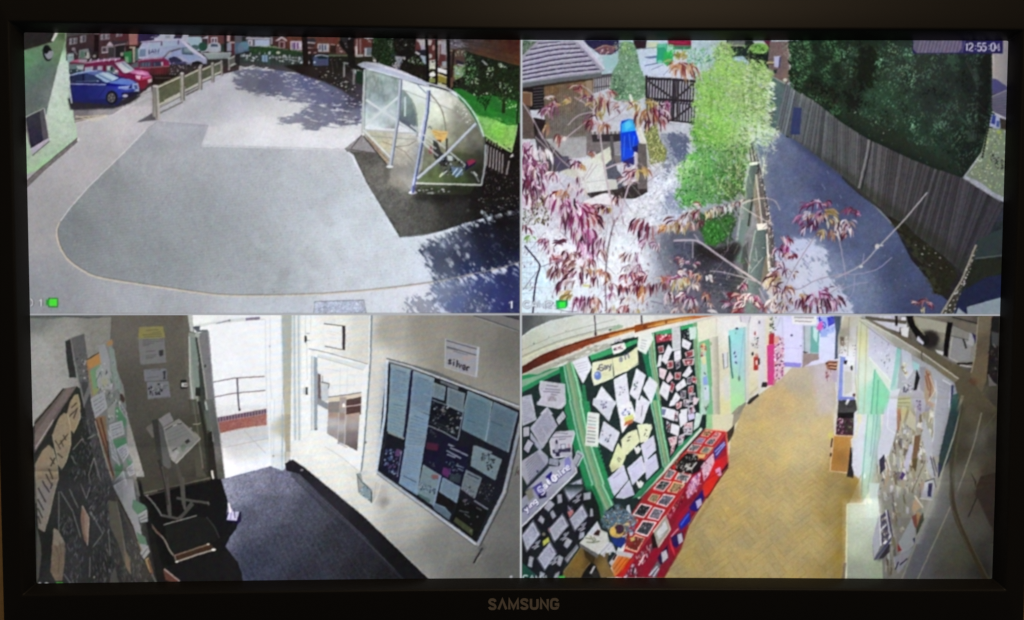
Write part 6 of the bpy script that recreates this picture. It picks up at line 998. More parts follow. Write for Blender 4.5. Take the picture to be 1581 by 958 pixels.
 for q in ([(380,230),(410,120),(450,60),(480,55),(500,150),(500,280),(440,415),(410,370),(400,300)],[(245,430),(300,280),(350,225),(385,240),(410,350),(415,520),(370,680),(330,750),(300,700),(280,600)],[(90,690),(150,580),(210,520),(250,560),(290,700),(300,840),(260,958),(90,1060)]):
  pg(q,(138,116,84),n=3);ln(q[3:]+q[:1],1.4,(166,156,116),.8)
 ls([[(420,180),(470,130)],[(400,260),(480,180)],[(440,280),(470,200)],[(270,480),(320,560)],[(320,480),(350,540)],[(345,430),(370,480)],[(290,600),(340,640)],[(310,520),(390,420)]],1.8,(52,44,40),.85);ls([[(150,850),(200,958)],[(185,790),(235,900)],[(210,740),(250,840)],[(225,640),(265,700)],[(110,920),(140,958)],[(230,720),(270,640)]],2,(48,40,38),.85)
 pg([(95,700),(150,590),(210,530),(180,700),(100,860)],(150,112,80),.6,soft=3)
 # green and white leaflets
 frame(*a)
 pg([(600,490),(720,420),(780,330),(850,280),(860,480),(960,740),(990,958),(650,958)],(112,112,110));pg([(600,490),(730,415),(740,520),(620,580)],(168,108,44));pg([(800,310),(850,282),(855,330),(805,350)],(166,104,44));ln([(600,485),(720,415),(770,340)],1.4,(60,40,28));pg([(710,340),(780,330),(830,500),(830,700),(760,660)],(128,130,136));pg([(820,350),(870,380),(900,600),(950,800),(900,820),(850,620)],(108,126,120));pg([(630,590),(720,530),(760,640),(720,780),(660,840)],(92,132,92));pg([(690,590),(760,520),(850,620),(850,780),(710,770)],(132,134,136));pg([(660,840),(770,780),(800,958),(650,958)],(120,118,124));pg([(740,680),(810,660),(810,720),(760,760)],(140,136,110));sc([(700,500),(880,480),(960,800),(960,958),(700,958)],80,(3,8),[(150,152,154),(96,98,104),(80,110,90),(70,72,80),(126,128,130)],ang=(50,120),wr=.3,sd=342);pg([(930,810),(975,860),(975,920),(940,880)],(70,56,50));ls([[(665,910),(760,870)],[(670,940),(780,900)],[(690,700),(740,600)]],1,(64,64,76),.8);ln([(600,500),(640,700),(660,840)],1.8,(150,96,44));pg([(560,880),(630,700),(640,800),(580,930)],(106,104,104),.8)
 frame(*e)
 pg([(600,100),(720,30),(760,60),(850,0),(920,130),(930,270),(940,560),(990,680),(1050,958),(800,958),(760,500),(640,270)],(100,104,104));pg([(640,270),(740,250),(760,640),(830,830),(800,840),(740,640)],(118,88,56));ls([[(650,290),(730,540),(810,810)],[(690,270),(760,560)]],2.6,(92,44,34));ln([(640,300),(720,600),(800,850)],1.6,(150,142,124))
 G_=(56,116,76);P_=(132,134,142)
 for q,col in (([(820,180),(860,170),(930,300),(900,400),(840,280)],G_),([(800,480),(920,450),(940,520),(840,570)],G_),([(820,700),(900,700),(880,790),(830,830)],(60,112,72)),([(920,640),(980,680),(960,740)],G_),([(620,0),(680,0),(640,60),(620,70)],(120,130,60))): pg(q,col)
 for n,q in enumerate(([(600,100),(720,30),(750,180),(640,275)],[(770,340),(890,300),(910,420),(790,470)],[(840,560),(930,510),(950,600),(900,680)],[(930,740),(990,690),(1005,790),(960,810)],[(810,870),(900,760),(940,900),(830,958)],[(860,120),(930,230),(930,275),(870,190)],[(760,380),(800,480),(870,720),(800,640)])): pp(q,P_,4,(66,66,76),edge=(156,158,158),sd=350+n,lw=1.1)
 pg([(750,200),(830,110),(820,300),(770,320)],(120,124,120));sc([(740,20),(880,20),(900,110),(830,300),(760,300)],40,(2,6),[(84,90,96),(150,152,150),(60,80,70)],ang=(40,130),wr=.35,sd=343);ell(890,90,18,44,(66,44,40),rot=-20);ln([(1000,800),(1040,958)],2,(120,116,100))
 keep=CV.copy()
 frame(*l)
 pg([(90,-60),(960,-60),(1020,150),(1060,300),(1120,600),(1190,960),(90,960)],idw([(200,600,(30,30,28)),(600,-20,(52,52,54)),(450,300,(44,44,44)),(700,300,(48,48,50)),(400,700,(50,50,52)),(700,800,(38,38,40)),(900,700,(56,54,50)),(1050,850,(50,48,44))]),soft=7,n=5)
 pg([(980,0),(1020,155),(1060,300),(1110,560),(1180,935),(1260,935),(1100,300),(1020,0)],(22,22,21))
 sc([(300,300),(420,320),(520,700),(480,935),(380,935),(330,600)],170,(3,11),[(84,84,90),(50,50,52),(96,96,100),(36,36,38)],ang=(60,120),wr=.13,a=.85,sd=344);sc([(560,0),(760,0),(760,480),(700,500),(560,300)],200,(3,11),[(80,80,84),(50,50,54),(110,110,114),(34,34,36)],ang=(60,130),wr=.13,a=.85,sd=345);sc([(620,520),(1000,560),(1150,935),(560,935)],300,(3,11),[(70,70,72),(44,44,46),(92,92,96),(30,30,32),(80,72,60)],ang=(55,100),wr=.13,a=.85,sd=346)
 ls([[(295,110),(295,460)],[(310,110),(420,290),(490,520)],[(390,90),(470,260)],[(490,40),(540,170)],[(575,70),(540,180)],[(580,290),(690,490),(600,610)],[(740,450),(755,690)],[(575,700),(570,880)],[(340,850),(400,935)]],1.5,(112,112,108),.85)
 pg([(90,0),(290,0),(270,60),(200,360),(165,475),(110,440),(95,150)],(122,108,92),n=3);pg([(95,100),(250,30),(190,330),(110,330)],(120,112,108),.7)
 ls([[(150,20),(210,120)],[(110,80),(180,210)],[(200,0),(240,60)],[(105,180),(160,280)],[(105,260),(150,350)],[(110,330),(130,400)],[(220,90),(240,30)]],2.2,(44,40,42),.85);ln([(165,472),(200,360),(270,60)],1.2,(160,148,126),.7);pg([(95,420),(130,560),(140,680),(115,880),(95,935)],(72,70,60));pg([(250,440),(290,460),(350,570),(345,760),(325,915),(265,915),(220,830),(235,600)],(112,88,66),n=4);pg([(250,440),(290,460),(345,560),(280,600),(240,580)],(128,112,96),.7);ls([[(265,600),(300,700),(290,850)],[(300,560),(320,680)]],1.2,(80,60,44),.7);pg([(500,235),(560,340),(570,380),(555,600),(520,540),(490,380)],(122,84,66));ln([(505,240),(565,350),(552,595)],1.5,(160,136,120));pg([(520,290),(560,350),(550,540),(530,500)],(144,112,96),.7)
 pg([(740,190),(800,200),(840,300),(860,470),(900,650),(940,720),(935,850),(900,800),(820,560),(750,420)],(80,74,62));ln([(810,200),(850,380),(890,640),(940,850)],1.4,(110,102,84),.8);pg([(880,620),(930,720),(935,850),(895,780)],(112,84,60));pg([(770,100),(840,180),(980,420),(1040,640),(1000,600),(880,350)],(60,56,52));ln([(830,180),(960,430),(1030,640)],1.6,(40,24,22));pg([(780,60),(880,0),(960,0),(1000,300),(1040,500),(1100,640),(1060,720),(1030,640),(960,420),(850,200)],(112,114,118));pg([(960,180),(1060,230),(1085,260),(1000,320),(950,260)],(60,104,76));pg([(1000,320),(1085,265),(1095,380),(1030,390)],(116,120,122));ls([[(1010,350),(1070,320)],[(1030,370),(1090,345)]],1,(56,60,66));pg([(990,470),(1070,520),(1090,590),(1010,580)],(62,100,76));pg([(1020,660),(1090,590),(1112,650),(1060,720)],(120,120,122));ls([[(1040,690),(1090,620)]],1.2,(70,70,74));pg([(1065,720),(1100,700),(1140,850),(1110,840)],(132,100,44));ln([(1095,720),(1130,850)],2,(100,40,26));ln([(1040,640),(1000,560)],1.6,(110,80,50));pg([(760,860),(800,780),(830,935),(750,935)],(70,68,62));ell(612,880,8,12,(140,136,110));ln([(1130,850),(1170,935)],3,(80,78,72));ln([(990,20),(1020,155)],2,(84,82,74))
 pp([(790,60),(900,0),(900,60),(820,120)],(120,122,128),3,(66,66,76),sd=360,lw=1.1)
 crossfade(keep,40,728,216,758)
 frame(0,0,1)
 grade([(40,486),(300,486),(340,912),(40,912)],.62,(.98,.99,1),10);grade([(590,560),(803,640),(800,700),(740,842),(580,730)],.8,(1,1,1),6);grade([(450,486),(803,486),(803,912),(680,912),(450,700)],.86,(1,1,1.005),6);grade([(325,625),(415,625),(415,680),(325,680)],.75,(.95,.95,.95),4);grade([(590,560),(803,640),(800,700),(740,842),(580,730)],1.1,(.86,.9,.95),3);grade([(560,486),(803,486),(803,912),(680,912),(590,740)],1,(1.03,1.03,1.03),24);grade([(450,486),(575,486),(560,800),(450,700)],1,(1.04,1.04,1.03),10)
 grade([(345,715),(450,705),(660,905),(345,905)],.9,(1.1,1.1,1.12),5);grade([(190,690),(350,690),(372,905),(200,905)],1,(1.25,1.22,1.2),10);grade([(46,486),(320,486),(330,690),(46,690)],1.05,(1.06,1.05,1.03),10)
 # OSD
 frame(0,830,7.484)
 ell(460,540,18,22,(150,150,152));ell(538,548,26,30,(150,150,152));ell(538,566,14,18,(40,40,42));rc(648,520,728,600,(56,150,50))
 frame(600,860,3.9525);ell(748,122,10,7,(170,170,174))
 # faint banding of the filmed display
 frame(0,0,1)
 y0,y1,x0,x1=487,905,330,803
 Y,X=np.mgrid[y0:y1,x0:x1]
 s=np.sin((Y+.13*X)*2*np.pi/12.6)[...,None]*np.array([.024,.004,-.026],np.float32)
 CV[y0:y1,x0:x1] += (s*smooth(CV[y0:y1,x0:x1].mean(2),.3,.75)[...,None]*smooth(X,330,420)[...,None]).astype(np.float32)
camera_lobby()
# ---------------------------------------------------------------- picture of camera 4: school corridor
def camera_corridor():
 clip(805,486,1550,912)
 a=(800,480,5.986);b=(980,480,5.986);c=(1160,480,5.99);d=(1320,480,5.9875);e=(800,620,6.385);f=(960,620,6.385)
 g=(1120,620,5.633);hh=(1320,620,6.3875);i_=(800,750,6.18);j=(960,750,6.18);k=(1290,750,5.856)
 frame(0,0,1)
 rc(805,485,1550,912,(206,206,204))
 rc(1478,485,1562,912,(64,60,54))
 pg([(1080,630),(1150,625),(1146,650),(1128,690),(1090,672)],(206,200,170));pg([(1076,630),(1099,630),(1100,668),(1085,664)],(140,190,140));pg([(1134,630),(1150,622),(1147,640),(1130,662)],(150,140,122));pg([(1122,668),(1134,656),(1133,672),(1124,684)],(60,52,46))
 # floor
 rc(1290,840,1562,912,(96,94,90))
 fl=idw([(1230,580,(182,168,146)),(1260,560,(172,162,158)),(1200,620,(190,164,116)),(1260,640,(192,174,134)),(1180,680,(192,168,108)),(1240,700,(194,174,122)),(1140,740,(186,160,98)),(1220,780,(182,160,106)),(1120,820,(174,150,92)),(1250,830,(174,152,96)),(1080,880,(160,138,84)),(1200,880,(168,146,92)),(1290,800,(158,132,74)),(1300,740,(160,134,76)),(1290,880,(146,124,72))])
 pg([(1205,586),(1230,560),(1290,545),(1290,600),(1298,700),(1330,735),(1310,780),(1310,912),(1000,912),(1050,830),(1124,715),(1128,680),(1150,625)],fl,n=2.5,ln=.8)
 rs=np.random.RandomState(31)
 # herringbone wood blocks, laid diagonally, in the corridor's perspective
 def fp(x,z):                                 # metres across (0..2) and along -> display pixel
  dd=max(.2,(3.1+z)/3.1)
  return 1294+(1024+142.5*x-1294)/dd,410+483/dd
 bw,bl,r2=.078,.312,math.sqrt(.5)
 for ii in range(-10,130):
  for jj in range(-20,21):
   for vert in (0,1):
    ax,ay=ii*bw+jj*bl,ii*bw-jj*bl+(bw if vert else 0)
    w,h=(bw,bl) if vert else (bl,bw)
    q=[((px-py)*r2,(px+py)*r2-.6) for px,py in ((ax,ay),(ax+w,ay),(ax+w,ay+h),(ax,ay+h))]
    cx=sum(t[0] for t in q)/4;cz=sum(t[1] for t in q)/4
    if not (-.15 < cx < 2.1 and -.5 < cz < 6.2): continue
    v=[fp(*t) for t in q];k0=max(0,1-cz/5.5)
    o=rs.uniform(-1,1)
    pg(v,(214,190,132) if o > 0 else (112,90,44),abs(o)*.075*k0)
    ln(v[:3],.7,(96,76,36),.34*k0*rs.uniform(.3,1.2))
 grade([(1000,560),(1320,560),(1320,912),(1000,912)],.88,(1.01,1.01,1),6)
 pg([(1255,560),(1290,560),(1290,640),(1262,640)],(196,188,204),.55,soft=4);pg([(1190,650),(1290,640),(1290,690),(1200,720)],(206,184,132),.35,soft=9)
 # ceiling and coving top left
 frame(*a)
 pg([(30,40),(1257,40),(1257,180),(900,260),(500,420),(30,700)],idw([(300,120,(192,196,192)),(150,300,(180,186,172)),(700,90,(206,210,206)),(1100,80,(216,218,216)),(500,200,(196,200,190)),(60,420,(190,188,170))]),n=2)
 pg([(30,40),(560,40),(300,90),(120,170),(30,240)],idw([(60,100,(76,78,82)),(300,70,(120,122,120)),(200,120,(96,98,98))]));ln([(30,245),(150,165),(300,105),(560,42)],2,(196,206,206),sm=1)
 for o,al in ((0,.9),(14,.6),(-60,.5)): ln([(30,425+o),(200,350+o),(420,265+o),(700,190+o),(900,140+o)],1,(112,112,100),al,sm=1)
 ln([(30,450),(220,362),(450,280),(760,195)],2.4,(214,210,176),.8,sm=1);ls([[(140,300),(150,310)],[(440,185),(445,190)],[(280,240),(285,245)]],1.4,(80,90,90))
 pg([(850,170),(930,125),(975,140),(960,160),(880,185)],(150,172,150));ell(850,178,14,10,(66,90,66))
 ln([(705,40),(712,120),(716,230)],2,(84,76,84));ell(715,215,12,20,(70,60,66));ln([(1140,40),(1143,140)],2,(84,70,80));ell(1143,105,9,14,(60,50,60));ln([(722,320),(735,360)],1.6,(110,100,100))
 # noticeboard wall, green surround
 frame(0,0,1)
 pg([(804,600),(880,560),(960,525),(1070,500),(1095,500),(1090,660),(1030,740),(960,830),(930,912),(804,912)],(32,44,44))
 frame(*a)
 pg([(30,600),(420,510),(420,560),(250,640),(30,760)],(40,132,84));pg([(30,640),(180,600),(440,500),(480,440),(820,330),(870,340),(500,480),(420,520),(30,710)],idw([(100,640,(126,160,134)),(400,480,(150,152,140)),(700,370,(176,182,178))]));pg([(60,580),(330,480),(480,420),(640,350),(820,300),(870,330),(490,450),(180,590)],(160,160,148));sc([(340,480),(640,340),(860,290),(860,330),(500,450),(330,530)],36,(3,8),[(130,126,116),(186,186,176),(206,206,200)],ang=(-35,-10),wr=.4,a=.7,sd=401)
 pg([(660,415),(870,345),(1100,262),(1105,300),(880,400),(680,470)],(46,152,92));pg([(870,395),(1105,300),(1110,340),(880,420)],(26,44,40))
 for t in range(17): ell(690+t*11,462-t*3.6,6,9,(28,50,42))
 # copper pipe
 pg([(30,520),(210,410),(400,335),(620,262),(850,200),(1050,150),(1270,105),(1270,155),(1100,178),(860,248),(650,320),(420,415),(220,500),(30,590)],idw([(80,540,(76,32,28)),(300,440,(96,38,26)),(480,350,(130,62,40)),(600,300,(126,56,34)),(800,235,(150,72,34)),(1000,190,(172,106,50)),(1200,140,(150,80,34))]),n=3)
 ln([(40,530),(220,420),(420,340),(650,268),(850,212),(1100,155),(1260,120)],1.4,(70,30,20),.8,sm=1);ln([(840,240),(980,205),(1080,178)],2.2,(220,160,90),.8);sc([(380,420),(700,280),(700,310),(400,430)],30,(2,6),[(196,120,90),(150,70,50),(110,50,40)],ang=(-25,-15),wr=.4,a=.8,sd=402)
 frame(*b)
 pg([(0,135),(250,85),(500,50),(760,40),(400,105),(150,165),(0,205)],idw([(60,165,(140,70,30)),(300,100,(190,122,50)),(450,75,(206,140,60)),(600,55,(180,90,40))]));ln([(0,145),(280,88),(560,46)],1,(110,50,24),.8);ln([(120,150),(430,85)],1.6,(236,190,110),.8);pg([(0,205),(150,165),(420,105),(420,125),(200,190),(0,250)],(222,220,214));ell(90,150,18,22,(120,50,26));ln([(60,40),(65,130)],2,(84,70,80));ell(290,105,8,18,(140,70,30))
 # posts of the notice boards
 def post(q,fr):
  frame(*fr)
  pg(q,(96,160,120))
  n=np.array(q,float);l,r=n[:len(n) // 2],n[len(n) // 2:][::-1]
  for t,col,w in ((.06,(150,196,176),1.4),(.2,(66,124,100),1.5),(.38,(150,160,124),2.4),(.55,(128,140,106),2.2),(.7,(84,140,100),1.4),(.84,(150,210,166),2),(.97,(40,100,70),1.3)):
   ln([l[m]+(r[m]-l[m])*t for m in range(len(l))],w,col,.9)
 frame(*a);pg([(380,520),(420,510),(470,760),(500,960),(440,960),(400,700)],(30,110,70));pg([(590,680),(620,690),(650,960),(600,960)],(36,120,76))
 post([(415,505),(450,700),(500,965),(635,965),(560,640),(505,470)],a)
 frame(*e);pg([(455,80),(495,0),(560,260),(680,700),(780,958),(700,958),(560,500),(480,220)],(34,128,78));pg([(640,0),(700,0),(770,420),(850,640),(930,900),(940,958),(860,958),(760,600)],(38,132,80))
 for t in range(22): ell(688+t*11,30+t*42,9,13,(34,120,74))
 for t in range(20): ell(478+t*11.5,150+t*42,10,13,(30,118,70))
 post([(498,-10),(590,400),(690,720),(775,965),(915,965),(800,620),(700,300),(635,-10)],e)
 frame(*i_);post([(690,-10),(760,140),(815,260),(915,180),(860,60),(825,-10)],i_)
 frame(*i_);pg([(700,0),(730,0),(830,260),(810,330),(760,330),(780,260)],(30,110,66))
 frame(*b)
 pg([(60,370),(120,380),(230,760),(260,958),(190,958),(100,520)],(32,110,76));post([(110,230),(130,480),(200,760),(240,965),(160,965),(110,700),(90,480),(75,235)][::-1] if False else [(110,215),(140,480),(190,740),(240,965),(290,965),(240,700),(200,460),(185,205)],b)
 frame(*b)
 pg([(180,205),(345,165),(540,120),(570,120),(560,500),(560,850),(600,950),(420,960),(260,960),(220,640),(195,400)],(30,36,38));pg([(185,200),(345,165),(345,210),(200,235)],(46,158,100));pg([(420,150),(545,118),(545,150),(430,180)],(46,158,96));post([(540,115),(545,400),(575,700),(600,960),(635,960),(610,600),(590,300),(572,105)],b)
 frame(*f)
 post([(275,-10),(340,300),(400,640),(430,680),(480,590),(420,300),(375,-10)],f)
 frame(*f);pg([(380,-10),(760,-10),(770,120),(560,420),(480,560),(430,260)],(30,36,38),.9);pg([(480,560),(560,440),(780,250),(790,265),(560,510),(460,640)],(46,130,90));ln([(160,958),(420,690),(560,520),(790,268)],4,(206,206,194));pg([(100,958),(250,790),(400,650),(420,680),(190,940)],(40,124,80));ln([(200,958),(440,690),(620,470)],1.4,(150,150,140),.8)
 # ---------------- papers, left board
 W1=(180,178,192);W2=(158,160,174);W3=(210,211,222);INK=(84,84,104)
 frame(*a)
 pg([(205,650),(300,665),(430,680),(440,860),(400,905),(300,880),(175,860),(215,800),(195,720)],W1,n=2);ln([(205,650),(430,680),(440,860),(400,905),(175,862),(215,800),(195,720),(205,650)],1.2,(214,214,220),.8)
 for y,x0,x1 in ((690,260,370),(722,250,390),(745,230,390),(770,300,360)): ln([(x0,y),(x1,y+12)],1.4,(96,94,110),.85)
 ell(315,820,42,36,(140,132,140),.6);ln([(280,840),(310,790),(345,830)],1,(100,96,106),.7)
 pp([(30,800),(120,775),(160,960),(30,960)],W2,7,INK,edge=(196,196,206),sd=411);pg([(200,958),(265,888),(325,958)],W1);pg([(385,958),(410,912),(440,958)],(140,140,150))
 frame(*e)
 pp([(30,-20),(125,-20),(180,180),(40,245)],W2,9,INK,edge=(196,196,206),sd=412);pg([(190,0),(450,0),(440,40),(400,72),(290,50),(185,30)],W1);ln([(190,30),(300,52),(400,72),(450,10)],1.2,(206,206,212))
 pp([(290,60),(385,240),(240,465),(120,265)],(158,158,176),11,INK,edge=(196,196,206),sd=413,lw=.9);pg([(120,300),(240,460),(210,490),(120,370)],(150,150,170));pp([(440,90),(475,150),(400,235),(370,180)],(176,176,186),3,INK,sd=414,back=(20,24,34));ln([(370,180),(440,90),(480,150),(400,240),(370,180)],1.1,(30,32,44))
 pg([(310,380),(370,300),(545,285),(560,320),(525,440),(530,540),(350,560),(325,520)],W1,n=2);ln([(545,285),(558,320),(525,440),(530,540),(350,560),(325,520),(312,390)],1.2,(214,216,222));ls([[(360,310),(490,318)],[(335,355),(530,345)],[(400,375),(470,372)]],1.4,(110,108,124));pg([(335,480),(520,455),(520,500),(345,515)],(56,52,80));rc(362,400,395,500,(150,152,166));rc(425,425,465,470,(186,188,200));ln([(420,425),(465,420),(466,470),(425,475),(420,425)],1,(70,70,96));ell(378,400,12,20,(50,48,66));pg([(490,420),(510,420),(512,460),(490,462)],(176,130,150));rc(370,510,410,545,(40,36,60));rc(420,500,500,540,(160,160,176))
 pp([(50,260),(110,250),(110,340),(50,350)],(170,170,180),4,INK,back=(24,26,36),sd=415);pp([(100,370),(150,410),(100,510),(50,470)],(170,170,182),5,INK,back=(24,26,36),sd=416);ln([(90,365),(158,410),(98,525),(45,480),(90,365)],1.4,(22,24,36))
 pp([(215,470),(300,590),(90,830),(35,700),(40,580)][:4],(152,152,168),0);pg([(215,470),(290,540),(305,600),(90,825),(30,720),(30,590)],(150,150,166),n=2)
 for t in range(9): ln([(70+t*6,610+t*26),(190+t*9,505+t*13)],1,(76,76,100),.75)
 ell(190,690,12,14,(60,60,90));ln([(85,830),(300,605)],1.4,(70,70,90));pp([(310,560),(400,570),(395,640),(300,620)],(140,142,158),4,INK,back=(26,28,40),sd=417);pp([(590,490),(640,530),(590,640),(545,600)],(160,162,176),4,INK,sd=418);ln([(590,482),(645,530),(585,645),(540,600),(590,482)],1.6,(186,188,200));ln([(580,510),(625,535),(580,625)],1.2,(70,76,90))
 # "Staying Safe Online" banner
 pg([(80,870),(300,640),(420,640),(400,580),(520,530),(570,640),(575,700),(480,800),(280,975),(70,1120),(30,1150),(30,958)],(148,150,166));pg([(330,680),(400,640),(460,560),(530,540),(560,660),(480,790),(320,830)],(158,158,178));pg([(140,850),(230,790),(250,880),(190,940)],(66,60,140));pg([(270,740),(330,690),(340,760),(300,800)],(38,30,130));pg([(460,570),(500,545),(525,600),(500,690),(460,650)],(120,122,190));pg([(70,880),(140,850),(170,958),(90,958)],(120,118,108));ln([(70,870),(180,770),(300,645)],1.6,(36,40,64));ln([(570,650),(575,700),(480,800),(280,975)],2.2,(214,214,222))
 text(186,874,'Safe',(9.6,-9.2),(6.6,7.8),3.6,(56,52,110),adv=4.2);text(324,751,'Online',(7.2,-6.2),(6.2,8.6),3.4,(60,58,120),adv=4);text(182,868,'Safe',(9.6,-9.2),(6.6,7.8),2,(236,236,240),adv=4.3);text(320,745,'Online',(7.2,-6.2),(6.2,8.6),2,(238,238,242),adv=4)
 pg([(160,930),(280,880),(270,958),(180,958)],(30,28,60),.8)
 # second board
 frame(*a)
 pg([(500,470),(640,420),(680,520),(600,670),(560,600)],W3,n=2);ls([[(530,500),(630,470)],[(540,520),(640,495)],[(550,545),(640,520)],[(560,570),(640,545)]],1,(150,150,168),.8);ln([(500,472),(600,672),(680,520)],1.2,(220,220,214));pg([(860,325),(980,295),(1000,345),(960,380),(880,405)],(222,220,216));ph([(885,345),(960,320),(965,350),(890,375)],[(150,90,100),(70,60,80),(196,180,190),(110,100,130)],26,421,(1.5,4));ph([(880,270),(960,250),(960,280),(890,300)],[(176,170,190),(130,110,130),(206,206,210)],16,422,(2,4))
 pg([(1110,230),(1230,200),(1250,260),(1180,405),(1100,360)],(214,218,214));ls([[(1140,270),(1190,280)],[(1135,295),(1185,310)],[(1130,320),(1180,335)],[(1125,340),(1165,355)]],1.2,(130,136,156),.8)
 pg([(690,480),(870,440),(880,620),(700,690),(682,600)],(206,206,172));pg([(870,440),(1000,410),(1100,330),(1112,480),(1000,560),(890,610)],(212,212,174));pg([(690,480),(760,465),(780,640),(700,690)],(214,214,190),.8);ln([(690,480),(682,600),(700,690),(880,620),(910,570),(1000,560),(1112,490)],1.3,(226,226,206))
 text(745,505,'Say',(9,-2.6),(1.6,9),2,(96,96,110),adv=4.3);text(890,440,'hello',(8.4,-3.6),(1.6,9),2,(100,100,140),adv=4.6);ell(735,600,34,40,(96,120,180));ell(725,585,16,14,(140,160,206));pg([(720,545),(745,520),(760,555)],(96,90,70));ls([[(780,580),(840,565)],[(790,600),(850,585)]],1,(176,176,140),.8)
 def note(q,rows,sd,col=W3,ink=(120,116,140),edge=(226,226,230)):
  pp(q,col,rows,ink,edge=edge,sd=sd,lw=.9,ia=.55)
 note([(772,700),(905,860),(830,960),(690,870)],0,423);ph([(770,840),(820,810),(830,880),(785,910)],[(90,84,110),(130,126,150),(60,56,80)],14,424,(1.5,4))
 note([(885,640),(1000,575),(1030,840),(915,890)],0,425);ph([(925,700),(985,690),(990,780),(935,785)],[(110,104,130),(150,146,170),(90,84,110)],12,426,(1.5,4));note([(920,890),(1030,840),(1080,958),(930,958)],0,427,(206,206,220));ph([(960,900),(1060,880),(1070,958),(970,958)],[(110,120,190),(150,160,206),(80,84,130)],16,428,(2,4));note([(1095,535),(1180,600),(1105,835),(1030,770)],0,429);ph([(1070,650),(1110,640),(1100,730),(1070,730)],[(80,96,96),(130,136,150),(96,96,120)],12,430,(1.5,4));note([(1215,610),(1290,680),(1230,860),(1155,720)],0,431);note([(1135,785),(1218,850),(1170,958),(1085,958)],0,432,(206,204,216))
 frame(*e)
 note([(745,-30),(965,0),(895,195),(735,20)],0,433,(190,192,206));ph([(820,0),(870,0),(870,80),(815,60)],[(90,84,110),(140,136,160)],10,434,(1.5,4));note([(985,60),(1090,0),(1155,140),(1025,310)],0,435,(222,222,226));ph([(1015,100),(1110,70),(1120,120),(1040,150)],[(100,116,180),(140,150,200),(70,76,120)],18,436,(1.5,4));pg([(1040,160),(1130,125),(1140,180),(1060,210)],(196,200,110));pg([(1060,205),(1140,175),(1130,210),(1050,240)],(190,120,70));pg([(1050,235),(1130,208),(1040,275)],(140,44,50))
 note([(1185,0),(1277,0),(1220,225),(1140,190)],0,437,(206,204,216));ln([(1225,40),(1210,150)],1.2,(120,116,130));pg([(690,108),(795,122),(785,450),(665,435)],(206,210,206));ln([(690,108),(795,122),(785,450),(665,435),(690,108)],1.2,(230,230,222))
 for t,col in enumerate(((140,130,150),(120,130,140),(110,150,160),(180,100,110),(96,96,110),(110,120,110),(96,90,110),(80,84,96))): ln([(690-t*2,155+t*34),(770-t*1.5,165+t*34)],1.8,col,.75)
 note([(845,200),(1002,310),(930,495),(790,400)],0,438,(192,194,208));ph([(860,310),(920,330),(900,410),(850,380)],[(80,76,100),(130,128,150)],14,439,(1.5,4));ph([(825,260),(850,270),(820,370),(800,360)],[(120,118,136),(150,150,166)],8,440,(1.5,3))
 Y_=(206,210,172)
 pg([(1015,380),(1080,310),(1160,275),(1200,400),(1070,530),(1030,470)],Y_);pg([(985,405),(1065,540),(1020,640),(925,700),(900,630)],(204,208,166));pg([(1175,230),(1277,220),(1277,390),(1205,410)],(214,216,180));pg([(905,620),(1000,640),(925,700)],(150,144,100),.5,soft=2);ls([[(1080,360),(1110,350)],[(1075,390),(1095,385)],[(975,560),(1000,600)],[(985,550),(1015,575)],[(1250,280),(1265,330)]],1.8,(96,96,90),.8)
 note([(1035,625),(1085,770),(945,935),(885,765)],0,441,(190,190,214));note([(1095,775),(1145,920),(1040,958),(960,950)],0,442,(186,186,214));note([(1215,540),(1255,690),(1125,825),(1080,670)],0,443,(190,190,214));pg([(1210,430),(1277,400),(1277,580),(1245,600)],(190,188,210));ls([[(940,760),(1010,700)],[(1130,660),(1190,610)]],1,(120,116,150),.8)
 for x,y in ((1175,500),(1200,840)):
  for t in range(4): ell(x-14+t*12,y-26+(t % 2)*10,9,30,(206,206,210),rot=-20+t*16)
 frame(*f)
 note([(145,-10),(275,0),(205,222),(125,190)],0,444,(206,204,216));ln([(205,40),(190,150)],1.2,(110,106,120));note([(-10,60),(90,0),(130,120),(10,310)],0,445,(222,222,226));ph([(0,90),(90,60),(100,120),(10,150)],[(100,116,180),(140,150,200),(70,76,120)],18,446,(1.5,4));pg([(20,160),(110,125),(120,170),(30,210)],(196,200,110));pg([(30,205),(110,175),(100,205),(20,245)],(190,100,60));pg([(150,235),(290,225),(300,260),(250,400),(195,405)],(212,216,184));ls([[(230,275),(250,290)],[(235,310),(220,340)],[(245,340),(250,350)]],1.8,(96,96,90));pg([(0,380),(60,310),(150,275),(178,400),(60,520),(30,540),(0,480)],Y_);ls([[(60,360),(90,345)],[(50,390),(80,380)]],2,(96,92,90));note([(190,430),(315,335),(335,480),(225,595)],0,447,(192,190,212));note([(220,605),(335,515),(362,655),(245,775)],0,448,(190,188,214));note([(195,540),(220,690),(110,825),(55,660)],0,449,(190,188,214));ls([[(100,660),(160,600)],[(240,470),(300,420)],[(260,640),(320,590)]],.9,(150,146,170),.8)
 for x,y in ((150,500),(175,840)):
  for t in range(4): ell(x-18+t*12,y-30+(t % 2)*16,9,34,(214,212,212),rot=-20+t*14)
 # third board: busy cards
 frame(*b)
 REDS=[(176,60,76),(150,44,60),(206,110,120),(226,200,206),(96,40,50)]
 pg([(195,225),(350,215),(350,270),(200,300)],(150,56,72));ph([(195,225),(350,215),(350,280),(205,300)],REDS,26,451,(2,5));note([(345,165),(418,150),(425,355),(350,375)],9,452,(190,192,196),(130,130,140));ph([(430,185),(500,165),(500,250),(440,260)],[(40,34,40),(110,106,110),(190,190,190),(24,24,28)],24,453,(2,4));pg([(500,155),(570,150),(565,260),(510,270)],(196,210,206));rng=np.random.RandomState(9)
